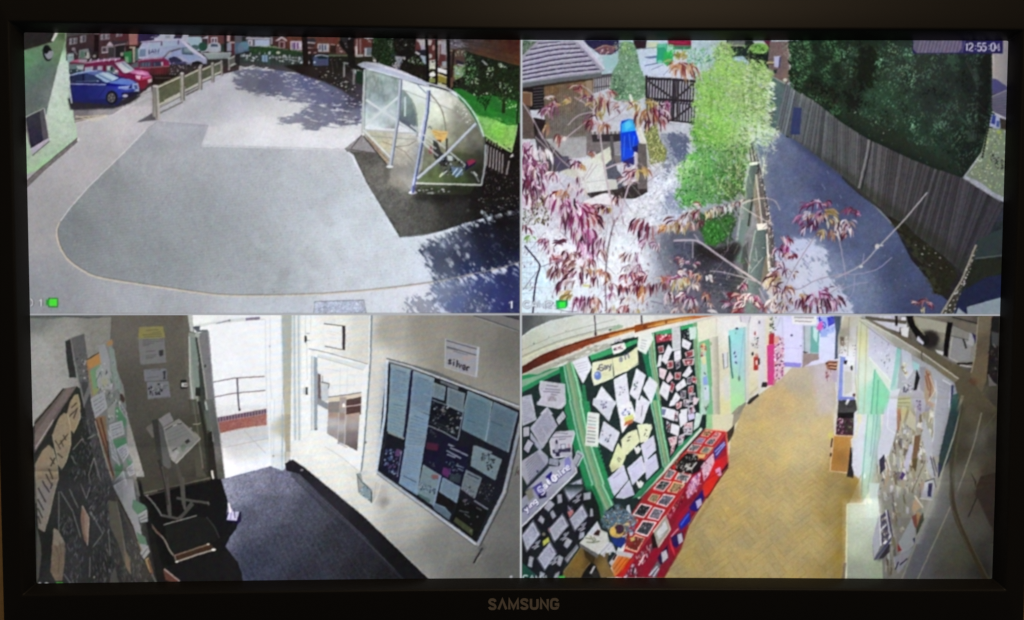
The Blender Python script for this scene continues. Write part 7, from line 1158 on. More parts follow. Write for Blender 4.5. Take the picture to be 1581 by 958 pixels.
 for q,s in (([(440,255),(525,300),(500,365),(435,330)],0),([(310,310),(350,360),(290,500),(245,460)],0),([(365,375),(425,360),(430,450),(365,470)],0),([(225,410),(255,410),(240,510),(205,525)],0),([(215,330),(265,320),(270,385),(225,395)],1),([(460,390),(545,355),(545,420),(480,440)],1),([(440,450),(550,440),(545,500),(460,510)],1),([(375,470),(420,455),(420,520),(385,545)],2),([(300,465),(355,460),(355,530),(300,540)],1),([(505,505),(535,560),(480,620),(435,600)],0),([(225,525),(300,550),(270,640),(225,610)],3),([(325,560),(360,620),(305,670),(290,640)],3),([(370,570),(430,570),(420,640),(370,635)],1),([(455,625),(480,690),(390,750),(375,700)],0),([(485,620),(530,610),(520,680),(480,680)],2),([(530,600),(570,620),(570,680),(530,660)],1),([(340,650),(370,680),(350,760),(320,740)],1),([(260,650),(330,700),(300,835),(225,760)],0),([(495,700),(545,690),(540,760),(495,770)],1),([(420,740),(475,740),(470,810),(430,815)],2),([(380,750),(425,800),(400,840),(315,880)],0),([(500,770),(560,760),(560,830),(505,850)],2),([(450,820),(500,820),(490,890),(450,880)],1),([(380,860),(440,840),(430,890),(390,910)],3),([(250,890),(375,920),(370,958),(250,958)],0),([(490,880),(550,870),(555,940),(495,958)],2),([(540,800),(600,810),(570,870),(540,870)],3),([(420,915),(490,905),(480,958),(430,958)],0)):
  pg(q,((214,212,220),(206,190,196),(190,188,196),(214,190,200))[s]);cq=np.mean(q,0);inner=[(np.array(p)-cq)*.72+cq for p in q]
  if s == 1: ph(inner,REDS,9,rng.randint(999),(1.5,4),(140,60,66))
  elif s == 2: ph(inner,[(70,66,84),(120,116,130),(150,96,110),(40,38,50)],9,rng.randint(999),(1.5,4),(96,92,106))
  else: ln([bil(inner,.2,.5) if len(inner) == 4 else inner[0],bil(inner,.8,.5)],.9,(150,146,166),.6);ln([bil(inner,.2,.75),bil(inner,.7,.75)],.8,(160,156,170),.5)
 frame(*f)
 for q,s in (([(395,55),(525,85),(515,195),(395,150)],0),([(480,-10),(540,-10),(520,40),(470,50)],0),([(530,20),(590,0),(580,60),(540,80)],1),([(610,-10),(670,-10),(660,40),(615,45)],2),([(690,30),(730,100),(690,130),(650,90)],2),([(560,130),(640,70),(650,200),(575,260)],0),([(650,130),(720,120),(720,170),(660,190)],3),([(490,215),(572,245),(555,345),(475,310)],0),([(730,110),(800,120),(760,250),(705,290)],4),([(610,220),(700,200),(700,280),(620,300)],1),([(600,260),(700,250),(690,330),(620,330)],2),([(560,340),(625,310),(600,420),(555,440)],2),([(455,360),(550,340),(540,420),(480,440)],1),([(490,440),(530,420),(510,500),(475,540)],1),([(440,190),(480,220),(465,310),(440,280)],2),([(525,90),(560,100),(550,200),(520,190)],2)):
  pg(q,((212,212,222),(206,176,184),(190,186,196),(196,190,222),(190,206,200))[s]);cq=np.mean(q,0);inner=[(np.array(p)-cq)*.72+cq for p in q]
  if s == 1: ph(inner,REDS,10,rng.randint(999),(1.5,4))
  elif s == 2: ph(inner,[(70,66,84),(120,116,130),(150,66,80),(40,38,50)],10,rng.randint(999),(1.5,4))
 pg([(395,70),(440,80),(420,140),(395,130)],(60,70,120),.7)
 # ---------------- left wall: doors, extinguisher
 frame(*b)
 pg([(572,100),(760,55),(980,40),(1250,40),(1250,700),(1150,720),(1040,870),(880,960),(640,960),(600,500)],idw([(650,180,(220,218,200)),(750,600,(206,202,176)),(840,700,(214,210,196)),(900,120,(224,222,224)),(1080,700,(206,200,172)),(1100,200,(222,220,226)),(1200,300,(206,200,180)),(800,880,(210,206,160)),(1100,560,(214,208,186))]),n=1.5)
 ls([[(575,100),(760,55),(1000,42)],[(755,70),(752,230)],[(590,290),(770,235)]],1,(170,166,150),.6)
 pg([(590,295),(690,260),(720,850),(740,960),(600,960),(605,600)],(110,176,130));pg([(610,310),(650,295),(690,840),(660,960),(610,960)],(176,200,190));ph([(615,310),(650,300),(660,400),(618,420)],[(206,100,60),(220,140,130),(190,60,80),(226,190,120)],16,461,(2,5));pg([(618,430),(655,420),(660,490),(625,500)],(214,206,160));pg([(630,620),(670,600),(675,680),(635,690)],(140,160,220));pg([(640,700),(685,690),(690,820),(645,830)],(196,206,226));ls([[(640,570),(655,590)],[(650,710),(655,730)]],1.6,(80,84,100));ph([(640,880),(680,860),(670,930),(640,930)],[(90,110,96),(140,150,140)],10,462)
 pg([(690,265),(770,232),(780,560),(790,960),(725,960),(705,600)],lin((700,500),(214,210,196),(775,500),(166,162,146)));ln([(690,280),(712,700)],1.6,(96,150,110),.8);ell(705,305,8,18,(150,160,130));pg([(815,395),(855,380),(858,520),(825,540)],(206,208,216));ln([(815,395),(825,540),(858,520)],1.5,(112,110,116));ln([(858,380),(860,520)],1,(120,120,126));pg([(820,625),(865,600),(880,830),(830,840)],(196,202,206),.6)
 pg([(868,180),(1030,150),(1030,480),(1028,850),(890,955),(880,600)],idw([(950,200,(150,214,214)),(950,400,(160,206,216)),(950,650,(166,212,170)),(930,850,(170,216,160)),(1010,600,(160,196,200))]));ln([(873,230),(890,520),(908,628)],2.6,(70,116,110));ln([(1005,190),(975,520),(958,620)],1.4,(130,176,200),.8);ln([(1012,150),(1025,860)],1.8,(176,176,180));pg([(915,370),(940,360),(950,490),(925,480)],(176,190,214));ls([[(915,400),(930,380)],[(925,430),(940,420)],[(930,470),(945,490)]],2.2,(60,70,110));ell(945,166,14,9,(44,52,90));ell(965,625,11,26,(110,130,120));ell(933,208,7,12,(110,170,160));pg([(890,955),(960,890),(1028,840),(1030,868),(960,958)],(132,130,116))
 pg([(970,50),(1075,45),(1050,120),(975,105)],(206,202,214));ls([[(975,50),(985,105)],[(1070,50),(1055,115)]],1.4,(150,146,160));pg([(1035,120),(1060,110),(1055,830),(1035,870)],(196,196,196),.8);pg([(1140,80),(1210,70),(1205,660),(1175,710),(1140,710)],(206,204,216),.8);pg([(1205,75),(1245,60),(1245,600),(1210,660)],(214,206,180),.8);ell(1152,108,10,16,(110,110,130))
 sc([(1085,240),(1145,240),(1140,360),(1080,340)],26,(2,5),[(70,70,84),(150,150,170),(196,196,206),(96,84,96)],sd=463);ell(1112,210,8,20,(170,80,80));ell(1090,400,11,18,(56,50,56));pg([(1100,430),(1145,420),(1140,550),(1100,550)],(176,50,44));pg([(1112,400),(1138,395),(1142,430),(1112,432)],(190,130,120));ln([(1150,440),(1148,500)],2.4,(50,40,44));rc(1118,460,1136,500,(222,214,206));pg([(1035,860),(1060,820),(1140,765),(1148,790),(1060,865)],(52,46,44));pg([(1170,710),(1180,660),(1222,665),(1220,705)],(40,36,38));pg([(890,958),(960,880),(990,870),(940,958)],(150,140,120));ln([(1060,780),(1140,700),(1150,760)],1,(150,142,120),.6)
 pg([(1250,60),(1317,50),(1317,230),(1270,230)],(206,204,196));sc([(1245,60),(1300,50),(1290,215),(1245,205)],26,(2,5),[(110,116,70),(226,226,220),(70,76,60),(180,180,160)],sd=464)
 # far end of the corridor
 frame(*c)
 pg([(200,40),(830,40),(830,460),(700,480),(470,520),(300,520),(200,400)],idw([(250,100,(206,208,232)),(400,250,(212,210,240)),(380,450,(196,190,240)),(700,300,(206,210,244)),(550,80,(190,196,226)),(700,420,(214,214,240))]))
 pg([(300,60),(470,120),(478,490),(460,520),(305,480)],(210,208,240));ln([(478,130),(470,520)],2.2,(190,188,214));pg([(300,475),(462,485),(455,525),(300,515)],(140,132,214));ln([(310,345),(470,350)],1.2,(186,184,216),.8);ln([(285,60),(300,480)],2,(186,184,216),.7);ell(372,227,12,9,(70,60,110));ell(458,325,8,6,(120,110,140));ln([(240,150),(270,60)],1,(150,150,180),.6)
 pg([(485,140),(560,145),(550,390),(485,385)],(176,186,196));pg([(550,145),(640,150),(630,390),(545,392)],(110,166,160));pg([(570,150),(620,160),(605,300),(575,250)],(190,222,222));ln([(488,140),(492,380)],2,(120,126,136),.7);pg([(480,378),(530,385),(500,395),(480,392)],(60,54,56));pg([(480,395),(630,395),(625,450),(560,470),(470,530)],(150,132,130));pg([(630,200),(770,150),(765,440),(690,480),(622,430)],(208,212,240));pg([(640,60),(700,55),(700,240),(640,240)],(150,170,220));sc([(590,60),(780,55),(770,170),(640,210)],40,(3,7),[(70,80,206),(110,130,230),(206,214,240),(40,40,170),(120,160,220)],sd=465);pg([(700,60),(770,50),(770,120),(710,150)],(44,44,196),.8);pg([(620,120),(660,90),(662,160),(640,190),(600,170)],(206,96,170));pg([(640,190),(770,130),(770,200),(650,240)],(150,170,236),.7);pg([(765,50),(835,50),(820,240),(810,440),(770,450),(780,200)],(72,84,106));ln([(640,245),(710,243)],1,(150,160,200),.8)
 pg([(372,48),(610,50),(600,135),(380,125)],(226,224,226));ls([[(395,62),(580,66)],[(400,96),(560,102)]],1.8,(130,124,130),.75);
 for t in range(14): ln([(400+t*13,55),(398+t*13,74)],.8,(140,134,140),.6)
 # pink bookcase
 pg([(145,320),(215,310),(215,690),(150,690)],(206,60,132));pg([(165,215),(215,205),(212,310),(160,315)],(176,40,56));sc([(170,60),(240,60),(230,215),(170,210)],24,(2,5),[(120,130,70),(226,226,216),(80,84,60),(60,60,50)],sd=466);pg([(215,240),(300,250),(305,600),(215,670)],(206,176,196));sc([(212,240),(300,255),(305,600),(212,670)],130,(2,5),[(110,30,90),(226,216,226),(150,50,120),(60,40,70),(220,120,140),(236,236,236),(230,160,130)],sd=467);pg([(210,240),(260,230),(250,300),(215,310)],(226,150,130),.8);pg([(100,665),(145,660),(150,695),(100,700)],(44,38,40));pg([(200,640),(240,630),(210,700)],(190,120,130))
 # stool and things on the right of the corridor
 pg([(685,480),(720,462),(800,465),(790,550),(700,545)],(150,106,84));ls([[(690,490),(790,480)],[(710,510),(790,515)],[(720,535),(785,545)]],2,(70,44,46));ls([[(715,490),(790,498)],[(725,522),(788,528)]],1.8,(226,170,130));sc([(690,540),(740,540),(735,660),(690,640)],26,(2,5),[(110,70,80),(190,150,160),(150,100,110)],ang=(70,110),wr=.4,sd=468);pg([(745,560),(800,550),(790,660),(750,660)],(176,160,186),.8)
 pg([(800,230),(860,50),(1060,50),(1130,300),(1198,700),(1198,958),(990,958),(960,800),(800,460)],idw([(850,120,(186,180,160)),(950,200,(196,196,200)),(1050,400,(206,206,170)),(900,420,(206,208,220)),(1020,800,(206,206,180)),(1120,500,(190,200,190)),(1170,800,(150,196,180)),(860,200,(150,146,130))]));ls([[(830,50),(815,400)],[(905,60),(890,420)],[(980,140),(960,600),(990,940)]],2,(150,144,132),.7);pg([(975,230),(1010,220),(990,640),(960,560)],(176,176,226),.8);pg([(1010,90),(1075,100),(1050,500),(1010,940),(985,940),(1000,500)],(210,210,170),.8);pg([(820,240),(860,245),(855,330),(825,320)],(110,96,84));sc([(830,230),(900,240),(890,430),(830,400)],22,(2,5),[(206,206,206),(120,110,96),(160,156,150)],sd=469);sc([(940,320),(970,320),(960,460),(930,460)],12,(1.5,3),[(60,60,110),(206,206,220)],sd=470)
 pg([(810,420),(870,430),(850,800),(800,850),(790,700)],(120,136,206));ln([(815,430),(800,700),(780,958)],2.4,(206,200,190));pg([(850,470),(960,560),(960,820),(840,800)],(190,190,196));pg([(865,560),(930,570),(930,740),(860,790)],(176,176,172));pg([(855,460),(890,460),(880,500),(855,490)],(40,34,44));ell(928,530,11,24,(60,56,66));ell(950,780,14,16,(90,60,66));pg([(820,795),(960,800),(960,830),(810,830)],(110,116,196))
 pg([(805,830),(965,825),(980,958),(800,958)],(52,52,54));pg([(888,815),(910,825),(885,875),(868,860)],(206,206,206));pg([(880,880),(940,875),(930,900),(890,900)],(34,34,36))
 keep=CV.copy()
 frame(*g)
 pg([(950,-20),(1000,-20),(975,300),(945,300),(940,160)],(206,196,186));pg([(980,-20),(1140,-20),(1150,100),(975,105)],(70,70,72));pg([(975,100),(1145,95),(1145,150),(975,150)],(26,24,28));pg([(970,148),(1145,145),(1140,300),(960,290)],(60,40,50));sc([(970,150),(1030,150),(1030,285),(965,280)],36,(2,5),[(150,70,110),(206,130,160),(90,40,66),(190,170,190)],sd=471);sc([(1030,150),(1140,150),(1130,270),(1040,270)],40,(2,5),[(50,60,36),(84,90,60),(30,32,28),(110,110,84)],sd=472);ln([(965,285),(1135,290)],1.4,(90,50,66));ln([(1055,0),(1075,20)],2.4,(206,206,206))
 pg([(940,300),(1115,305),(1060,620),(910,605)],idw([(1000,350,(176,128,64)),(1000,500,(160,108,48)),(970,590,(170,120,60))]),n=2);ln([(940,300),(910,605),(1062,622)],1.8,(214,184,150));ln([(935,300),(1115,305)],1.4,(196,160,100));pg([(890,280),(935,260),(935,300),(920,340),(900,320)],(206,196,110),.8);ls([[(930,320),(918,400)],[(918,450),(915,480)]],2.4,(70,50,40));pg([(1085,400),(1110,400),(1120,600),(1110,670),(1055,655),(1070,560)],(36,34,38));pg([(1090,330),(1115,310),(1100,460)],(196,190,180));pg([(1120,100),(1200,20),(1250,20),(1200,560),(1165,680),(1120,640),(1100,560)],(190,192,206));pg([(1150,50),(1190,40),(1180,200),(1160,170)],(206,200,150),.8);ln([(1140,110),(1160,180),(1130,330)],1.6,(206,190,120),.8)
 pg([(1245,-20),(1352,-20),(1352,520),(1230,830),(1185,880),(1180,640),(1200,400)],idw([(1260,200,(166,206,186)),(1230,500,(160,200,190)),(1200,750,(160,190,160)),(1320,200,(124,186,170)),(1310,450,(150,190,200))]));ls([[(1250,0),(1200,560),(1180,820)],[(1330,60),(1290,420),(1240,760)],[(1300,40),(1260,480)]],1.6,(96,150,150),.7);ell(1210,650,10,24,(200,226,222));pg([(980,640),(1180,680),(1185,890),(1060,890),(1040,680)],(140,112,52),.6,soft=3);pg([(1220,820),(1290,760),(1352,700),(1352,900),(1230,900)],(206,206,206),.8)
 crossfade(keep,1282,616,1366,642)
 # ---------------- right wall close by: beam, notices, cupboard
 frame(*d)
 pg([(30,60),(110,60),(640,420),(960,640),(1000,700),(900,958),(20,958),(20,300)],idw([(60,300,(200,200,160)),(100,600,(190,200,190)),(250,300,(186,188,206)),(220,700,(130,190,170)),(350,500,(180,188,206)),(500,500,(150,186,180)),(650,500,(150,160,160)),(850,750,(130,134,150))]));pg([(130,130),(400,330),(330,720),(180,500),(120,420)],(186,188,206));pg([(130,430),(330,640),(330,760),(180,540)],(190,200,192));ln([(130,430),(330,650)],1.4,(214,214,210));sc([(180,220),(330,330),(320,600),(180,420)],40,(2,6),[(110,104,130),(206,206,220),(150,146,166)],ang=(60,110),wr=.3,sd=473);pg([(390,330),(440,360),(400,560),(370,680),(330,730)],(130,180,176));pg([(180,540),(320,760),(280,958),(140,958)],(120,190,156));ls([[(185,540),(150,958)],[(215,640),(200,958)]],2,(84,150,130),.8)
 ls([[(60,100),(30,600),(30,958)],[(110,140),(95,700),(80,958)]],2,(160,160,130),.6)
 # ceiling services, top right
 pg([(60,40),(1340,40),(1310,958),(1000,958),(990,680),(640,400),(60,70)],idw([(300,100,(190,190,206)),(400,200,(66,60,56)),(650,120,(140,138,124)),(800,250,(128,124,112)),(950,350,(112,112,114)),(700,300,(66,62,58)),(1000,130,(90,84,76)),(1150,300,(70,66,56)),(1250,200,(34,32,32)),(1280,500,(30,28,26)),(1150,800,(82,76,62)),(1280,850,(60,56,50)),(1050,850,(70,66,52))]),n=3)
 pg([(150,90),(480,110),(480,160),(330,150)],(196,196,206));pg([(100,50),(480,95),(470,125),(90,80)],(88,82,70));pg([(160,95),(420,120),(410,200),(300,160)],(190,190,206));pg([(420,160),(500,150),(490,250),(430,230)],(206,206,210));rc(430,60,470,90,(206,206,214));rc(370,45,395,140,(40,34,34));pg([(540,60),(860,100),(840,210),(760,190),(600,160)],(150,148,134));pg([(860,100),(1130,160),(1100,470),(960,490),(870,450)],(124,122,116));pg([(880,240),(1080,270),(1060,460),(900,470),(865,430)],(132,132,134));ln([(900,240),(870,430),(960,480),(1080,500)],1.6,(176,172,150),.8);ln([(890,235),(1090,280)],1,(66,64,64));pg([(1060,200),(1110,230),(1090,330),(1020,300),(1050,280)],(150,148,150));pg([(1080,200),(1120,230),(1115,320)],(46,36,84));pg([(640,45),(1140,130),(1140,230),(880,120)],(104,96,86));ln([(560,45),(850,110),(1135,235)],1,(60,56,56),.7);ln([(900,60),(1140,120)],1.4,(30,28,34));ln([(1000,260),(1030,350)],3,(50,48,48))
 pg([(470,45),(540,45),(560,130),(640,230),(640,330),(600,300),(500,140)],(18,17,18));ell(690,265,90,80,(36,32,32),soft=2);ell(650,270,40,50,(26,23,24));ln([(540,60),(560,130),(650,230)],1,(196,190,130),.8);pg([(580,230),(640,300),(630,320),(570,270)],(190,190,210));ln([(760,190),(780,350)],6,(66,62,58),.7,soft=0) if False else None;pg([(855,105),(905,110),(880,240),(855,430),(815,410),(830,250)],(14,13,14));ln([(945,490),(1090,490)],3,(34,30,30));ln([(970,505),(1090,520)],2,(176,172,166));pg([(740,360),(820,380),(815,415),(760,390)],(190,188,190))
 pg([(1140,45),(1275,45),(1260,300),(1215,640),(1170,760),(1060,600),(1110,400)],idw([(1150,150,(104,94,78)),(1200,300,(86,76,62)),(1150,560,(96,84,66))]),n=2);ln([(1140,60),(1110,420),(1070,590)],1.6,(150,142,120),.8);pg([(1265,60),(1340,60),(1320,700),(1220,600)],(28,26,27));pg([(1260,190),(1330,210),(1325,330),(1265,310)],(60,62,64));ls([[(1275,310),(1300,340)],[(1230,590),(1270,660),(1310,690)]],2,(130,126,120),.7);pg([(1230,600),(1300,690),(1240,700)],(96,92,88));sc([(1230,360),(1320,360),(1310,620),(1240,600)],26,(3,7),[(44,40,40),(20,18,18),(66,60,56)],sd=474)
 # the boxed beam
 pg([(40,60),(160,90),(560,290),(700,370),(1080,580),(1060,640),(960,640),(640,420),(80,90)],idw([(200,130,(112,104,88)),(450,270,(96,88,74)),(800,450,(92,84,66)),(1000,570,(86,78,60))]),n=2);pg([(50,80),(100,75),(640,400),(960,630),(920,665),(640,480),(380,330)],idw([(200,190,(176,176,168)),(450,330,(150,148,140)),(700,480,(112,106,90)),(900,620,(112,102,80))]),n=2);ln([(60,80),(360,230),(640,405),(960,632)],1.6,(214,214,206),.8);ln([(40,90),(300,290),(560,430)],1,(110,106,100),.7);ln([(620,370),(615,430),(650,520)],2,(80,76,72));ell(1000,690,70,50,(80,72,50),soft=2);ell(1090,660,40,30,(90,60,46),soft=2);pg([(920,660),(1000,620),(1170,760),(1310,900),(1310,958),(1040,958),(940,760)],(84,76,58),n=2);pg([(980,780),(1010,790),(970,900),(950,958),(930,958)],(124,120,100))
 # notices on the right wall
 pg([(430,350),(720,520),(920,680),(905,800),(880,958),(380,958),(400,600)],(150,152,160));pg([(430,350),(520,400),(540,560),(480,640),(440,560)],(176,180,196));pg([(530,460),(600,500),(580,560),(540,540)],(140,190,190));ph([(440,460),(490,500),(480,600),(440,560)],[(206,170,110),(190,190,150),(120,110,100),(206,206,196)],20,475,(2,6));pg([(570,540),(600,620),(570,730),(540,740)],(30,28,32));pg([(600,520),(650,520),(640,760),(600,720)],(130,128,140));pg([(650,530),(700,560),(730,680),(740,760),(660,900),(640,780)],(150,128,106));ls([[(660,560),(700,700),(690,800)],[(680,580),(730,720)],[(650,600),(680,740)]],2.4,(128,76,60),.9);ls([[(690,600),(740,740),(680,840)]],1.4,(196,190,176));pg([(745,630),(810,640),(895,690),(890,760),(850,958),(745,958),(760,760)],(142,144,156));ln([(810,640),(893,690),(870,900)],2,(190,192,200));pg([(890,690),(915,690),(900,830),(880,900)],(52,52,96));ln([(745,640),(755,760),(740,958)],1.4,(176,180,190));ls([[(770,700),(840,730)],[(770,740),(830,760)]],.9,(110,112,126),.6);pg([(540,740),(610,740),(660,900),(650,958),(540,958)],(150,148,164));ph([(565,830),(620,840),(610,910),(570,890)],[(120,90,130),(90,80,110),(160,150,170)],16,476,(2,4));ph([(430,640),(540,650),(530,760),(440,760)],[(110,108,126),(70,70,90),(160,160,176),(190,190,196)],40,477,(2,5));pg([(380,790),(510,790),(530,958),(385,958)],(160,160,120));ls([[(395,820),(510,810)],[(395,850),(510,850)],[(395,880),(500,890)]],1.6,(110,110,76),.8);pg([(330,740),(420,720),(400,780),(380,958),(290,958)],(186,188,204));pg([(900,780),(960,760),(940,958),(880,958)],(50,84,80));pg([(690,840),(740,860),(730,900),(680,880)],(176,120,90),.7)
 keep=CV.copy()
 frame(*hh)
 pg([(310,-20),(960,-20),(940,200),(860,420),(830,640),(800,958),(150,958),(220,480),(300,200)],(134,130,114),soft=6)
 rs2=np.random.RandomState(12);PAL=[(172,170,190),(150,148,124),(128,118,86),(160,156,134),(104,84,60),(140,138,150),(176,172,150),(96,86,96),(150,120,90),(190,188,180)]
 for t in range(150):
  v=rs2.rand();u=rs2.rand();x=(310-160*v)+u*(520-40*v);yy=v*940;L=rs2.uniform(40,150);w=rs2.uniform(10,40);tl=rs2.uniform(-40,60)
  pg([(x,yy),(x+w,yy+rs2.uniform(-20,30)),(x+w+tl*.5,yy+L),(x+tl*.4,yy+L*.9)],PAL[rs2.randint(len(PAL))],.85);
  if rs2.rand() < .4: ln([(x,yy),(x+tl*.4,yy+L*.9)],1,(196,194,180) if rs2.rand() < .6 else (60,50,56),.7)
 sc([(420,100),(700,200),(760,700),(650,958),(230,958),(300,500)],130,(2,7),[(90,80,60),(190,184,160),(150,110,90),(70,60,84),(206,200,180),(120,112,80)],ang=(50,130),wr=.3,sd=478)
 pg([(300,-20),(415,-20),(410,280),(340,520),(230,640),(220,480),(270,260)],(176,178,200));ln([(330,0),(320,260),(400,320)],1.2,(206,208,222),.8);pg([(240,580),(290,520),(300,660),(250,720)],(50,46,70));ls([[(300,600),(310,680)],[(300,520),(350,680)]],1.6,(196,196,206));pg([(420,70),(450,70),(440,290),(415,280)],(156,96,66));pg([(455,80),(520,50),(480,190),(450,300)],(166,156,110));pg([(540,80),(610,180),(600,300),(500,220)],(164,158,130));pg([(540,420),(580,440),(520,700),(480,640)],(160,156,186));pg([(465,690),(500,720),(465,780),(440,760)],(70,44,120));pg([(690,205),(770,380),(800,420),(720,600),(655,340)],(150,152,164));pg([(790,-20),(945,-20),(900,250),(860,440),(830,550),(760,540),(770,300)],(140,142,154));ln([(780,0),(780,300),(765,400)],1.4,(176,178,186));ls([[(810,60),(880,80)],[(800,120),(880,140)]],.8,(112,114,124),.6);pg([(600,0),(700,0),(720,90),(640,120),(600,300)],(138,134,150));pg([(600,0),(660,0),(650,100),(620,80)],(92,66,104),.8);pg([(700,0),(770,30),(720,100),(690,100)],(110,102,126));pg([(590,340),(650,330),(640,420),(590,640),(560,600)],(110,74,48));pg([(580,560),(620,560),(600,700),(560,640)],(80,66,36));pg([(700,640),(740,560),(770,620),(800,750),(760,760)],(150,152,162));ls([[(745,540),(790,740)],[(770,550),(810,700)]],1.8,(60,58,84),.85);pg([(680,790),(790,770),(780,945),(650,940)],(160,162,174));ln([(690,792),(780,762),(800,850)],1.6,(56,54,76));pg([(725,810),(765,805),(755,935),(715,935)],(50,42,84));pg([(650,800),(690,790),(660,958),(600,958)],(150,120,96));pg([(690,600),(640,720),(520,958),(560,958),(700,660)],(140,136,112));ln([(695,580),(560,900)],1.6,(84,78,62),.8)
 # dark edge strip, big pipe, cupboard side
 pg([(1060,-20),(1440,-20),(1400,958),(790,958),(830,640),(950,200),(1000,-20)],soft=6,col=idw([(900,800,(106,104,96)),(1000,500,(66,62,48)),(1060,250,(76,70,52)),(1150,150,(88,82,64)),(1250,350,(96,94,84)),(1150,700,(100,96,82)),(1350,100,(70,64,50)),(1330,700,(72,62,52)),(1360,400,(66,62,54))]),n=2);pg([(960,-20),(1060,-20),(940,560),(820,760),(830,540),(900,250)],(40,58,62));ln([(1065,-10),(980,330),(850,720),(800,958)],2.6,(150,146,126),.9);pg([(820,600),(850,640),(820,760)],(50,46,96));pg([(1060,-20),(1110,0),(1000,420),(960,720),(980,958),(940,958),(930,600)],(62,58,44),.8);ln([(1090,0),(1010,400),(975,720),(985,958)],3,(84,78,56),.8,sm=1);ln([(1250,110),(1180,400),(1080,700),(1005,900)],2,(140,136,116),.9);pg([(1110,0),(1390,40),(1390,110),(1250,100),(1130,20)],(76,68,52));pg([(1130,680),(1195,790),(1190,860),(1180,790)],(40,36,34));pg([(1240,740),(1400,700),(1400,958),(1190,958),(1200,830)],(58,46,38));ln([(1250,300),(1390,120)],1,(110,106,92),.5)
 crossfade(keep,1322,616,1562,644);keep=CV.copy()
 frame(*k)
 pg([(590,850),(860,180),(930,-20),(1440,-20),(1420,860),(590,860)],soft=6,col=idw([(800,500,(88,88,96)),(720,720,(86,88,98)),(900,250,(96,96,96)),(1000,500,(84,84,72)),(1100,650,(80,82,66)),(1000,780,(76,72,66)),(1250,400,(84,82,74)),(1350,600,(66,64,58)),(1300,120,(78,70,62)),(1380,780,(50,48,44))]),n=2)
 ln([(600,845),(740,480),(880,140),(920,0)],2.6,(130,132,116),.9);ln([(740,850),(900,500),(1040,190)],2,(128,124,102),.9);pg([(1250,40),(1440,0),(1440,430),(1390,350),(1280,110)],(56,46,42));ln([(1275,110),(1200,285)],2,(44,40,38));ln([(1290,120),(1430,420)],1.4,(66,58,48));ln([(1270,0),(1245,50),(1278,110)],1.6,(50,44,40));ln([(1055,-20),(1060,130),(1110,320),(1200,520),(1290,700),(1370,870)],9,(62,54,40),sm=1);ln([(1078,-20),(1085,140),(1135,320),(1222,520),(1310,700),(1395,870)],1.3,(112,106,88),.7,sm=1);ln([(1040,0),(1050,180),(1130,400),(1250,690)],1.2,(100,96,80),.6,sm=1);ell(1145,210,30,50,(90,80,66),.6,soft=3);pg([(1100,0),(1250,0),(1250,60),(1100,30)],(90,84,74),.5,soft=3)
 # lower notices
 pg([(380,60),(760,-20),(900,-20),(860,180),(720,500),(590,850),(440,850),(470,660),(520,440),(400,340)],(112,110,100),soft=5);
 for t in range(90):
  v=rs2.rand();u=rs2.rand();x=390+120*v*.6+u*(430-330*v);yy=v*820;L=rs2.uniform(30,120);w=rs2.uniform(8,26);tl=rs2.uniform(-30,50)
  pg([(x,yy),(x+w,yy+rs2.uniform(-14,20)),(x+w+tl*.4,yy+L),(x+tl*.3,yy+L*.9)],np.array(PAL[rs2.randint(len(PAL))])*(.86-.1*v),.85)
 pg([(780,0),(905,-20),(880,120),(770,110)],(128,128,140));pg([(835,0),(870,0),(865,105),(830,100)],(44,36,84));ln([(760,115),(880,130)],2,(150,150,150));pg([(690,200),(730,90),(790,190),(700,250)],(150,120,84));ln([(715,90),(790,200)],2,(170,168,160));pg([(690,280),(740,250),(780,280),(730,390),(690,340)],(120,60,52));pg([(730,230),(770,250),(740,370)],(150,110,60));pg([(790,240),(800,310),(730,460),(730,390)],(60,64,48));pg([(690,290),(720,400),(705,540),(600,640),(570,520)],(132,136,142));pg([(560,520),(600,585),(565,600)],(140,36,40));pg([(700,480),(720,470),(715,530)],(40,40,84));pg([(530,650),(700,560),(640,700),(560,800)],(124,124,134));ls([[(580,720),(650,660)],[(540,760),(570,690)]],2,(50,44,66));pg([(330,480),(395,250),(410,540),(350,660)],(142,142,158));pg([(395,290),(470,220),(500,430),(415,540)],(70,60,92));ph([(405,300),(470,240),(490,430),(420,520)],[(120,112,100),(60,52,84),(160,150,130),(90,80,96)],36,479,(2,6));ls([[(395,250),(412,545)],[(405,410),(460,350)],[(455,220),(490,440)]],2.2,(176,178,184));ln([(470,220),(515,460)],1.8,(60,52,92));pg([(345,670),(505,460),(500,500),(370,670)],(62,60,110));pg([(390,660),(490,520),(490,600),(430,660)],(30,26,40),.8)
 crossfade(keep,1350,744,1562,772)
 # white cupboard
 pg([(100,165),(275,165),(290,100),(370,160),(395,250),(330,480),(345,675),(420,670),(430,850),(85,850)],idw([(200,250,(176,184,162)),(200,500,(160,168,148)),(330,600,(146,158,130)),(200,780,(128,134,118)),(380,760,(124,140,106)),(340,250,(170,188,172))]),n=1.5);ln([(105,168),(95,850)],2.2,(206,206,166),.9);ln([(105,166),(275,166)],1.2,(214,214,180));pg([(345,675),(420,660),(400,690)],(70,76,60),.7,soft=1.5);pg([(275,90),(320,60),(330,160),(290,160)],(196,206,170));pg([(300,-20),(400,-20),(380,60),(395,250),(370,160),(310,120)],(170,190,184),.85);pg([(45,0),(235,-20),(230,80),(270,160),(100,165),(90,700),(40,850),(-40,850)],(132,108,50),.45,soft=4);ln([(85,700),(70,850)],5,(96,84,76),.7)
 # ---------------- red bookcase on the left
 frame(*f)
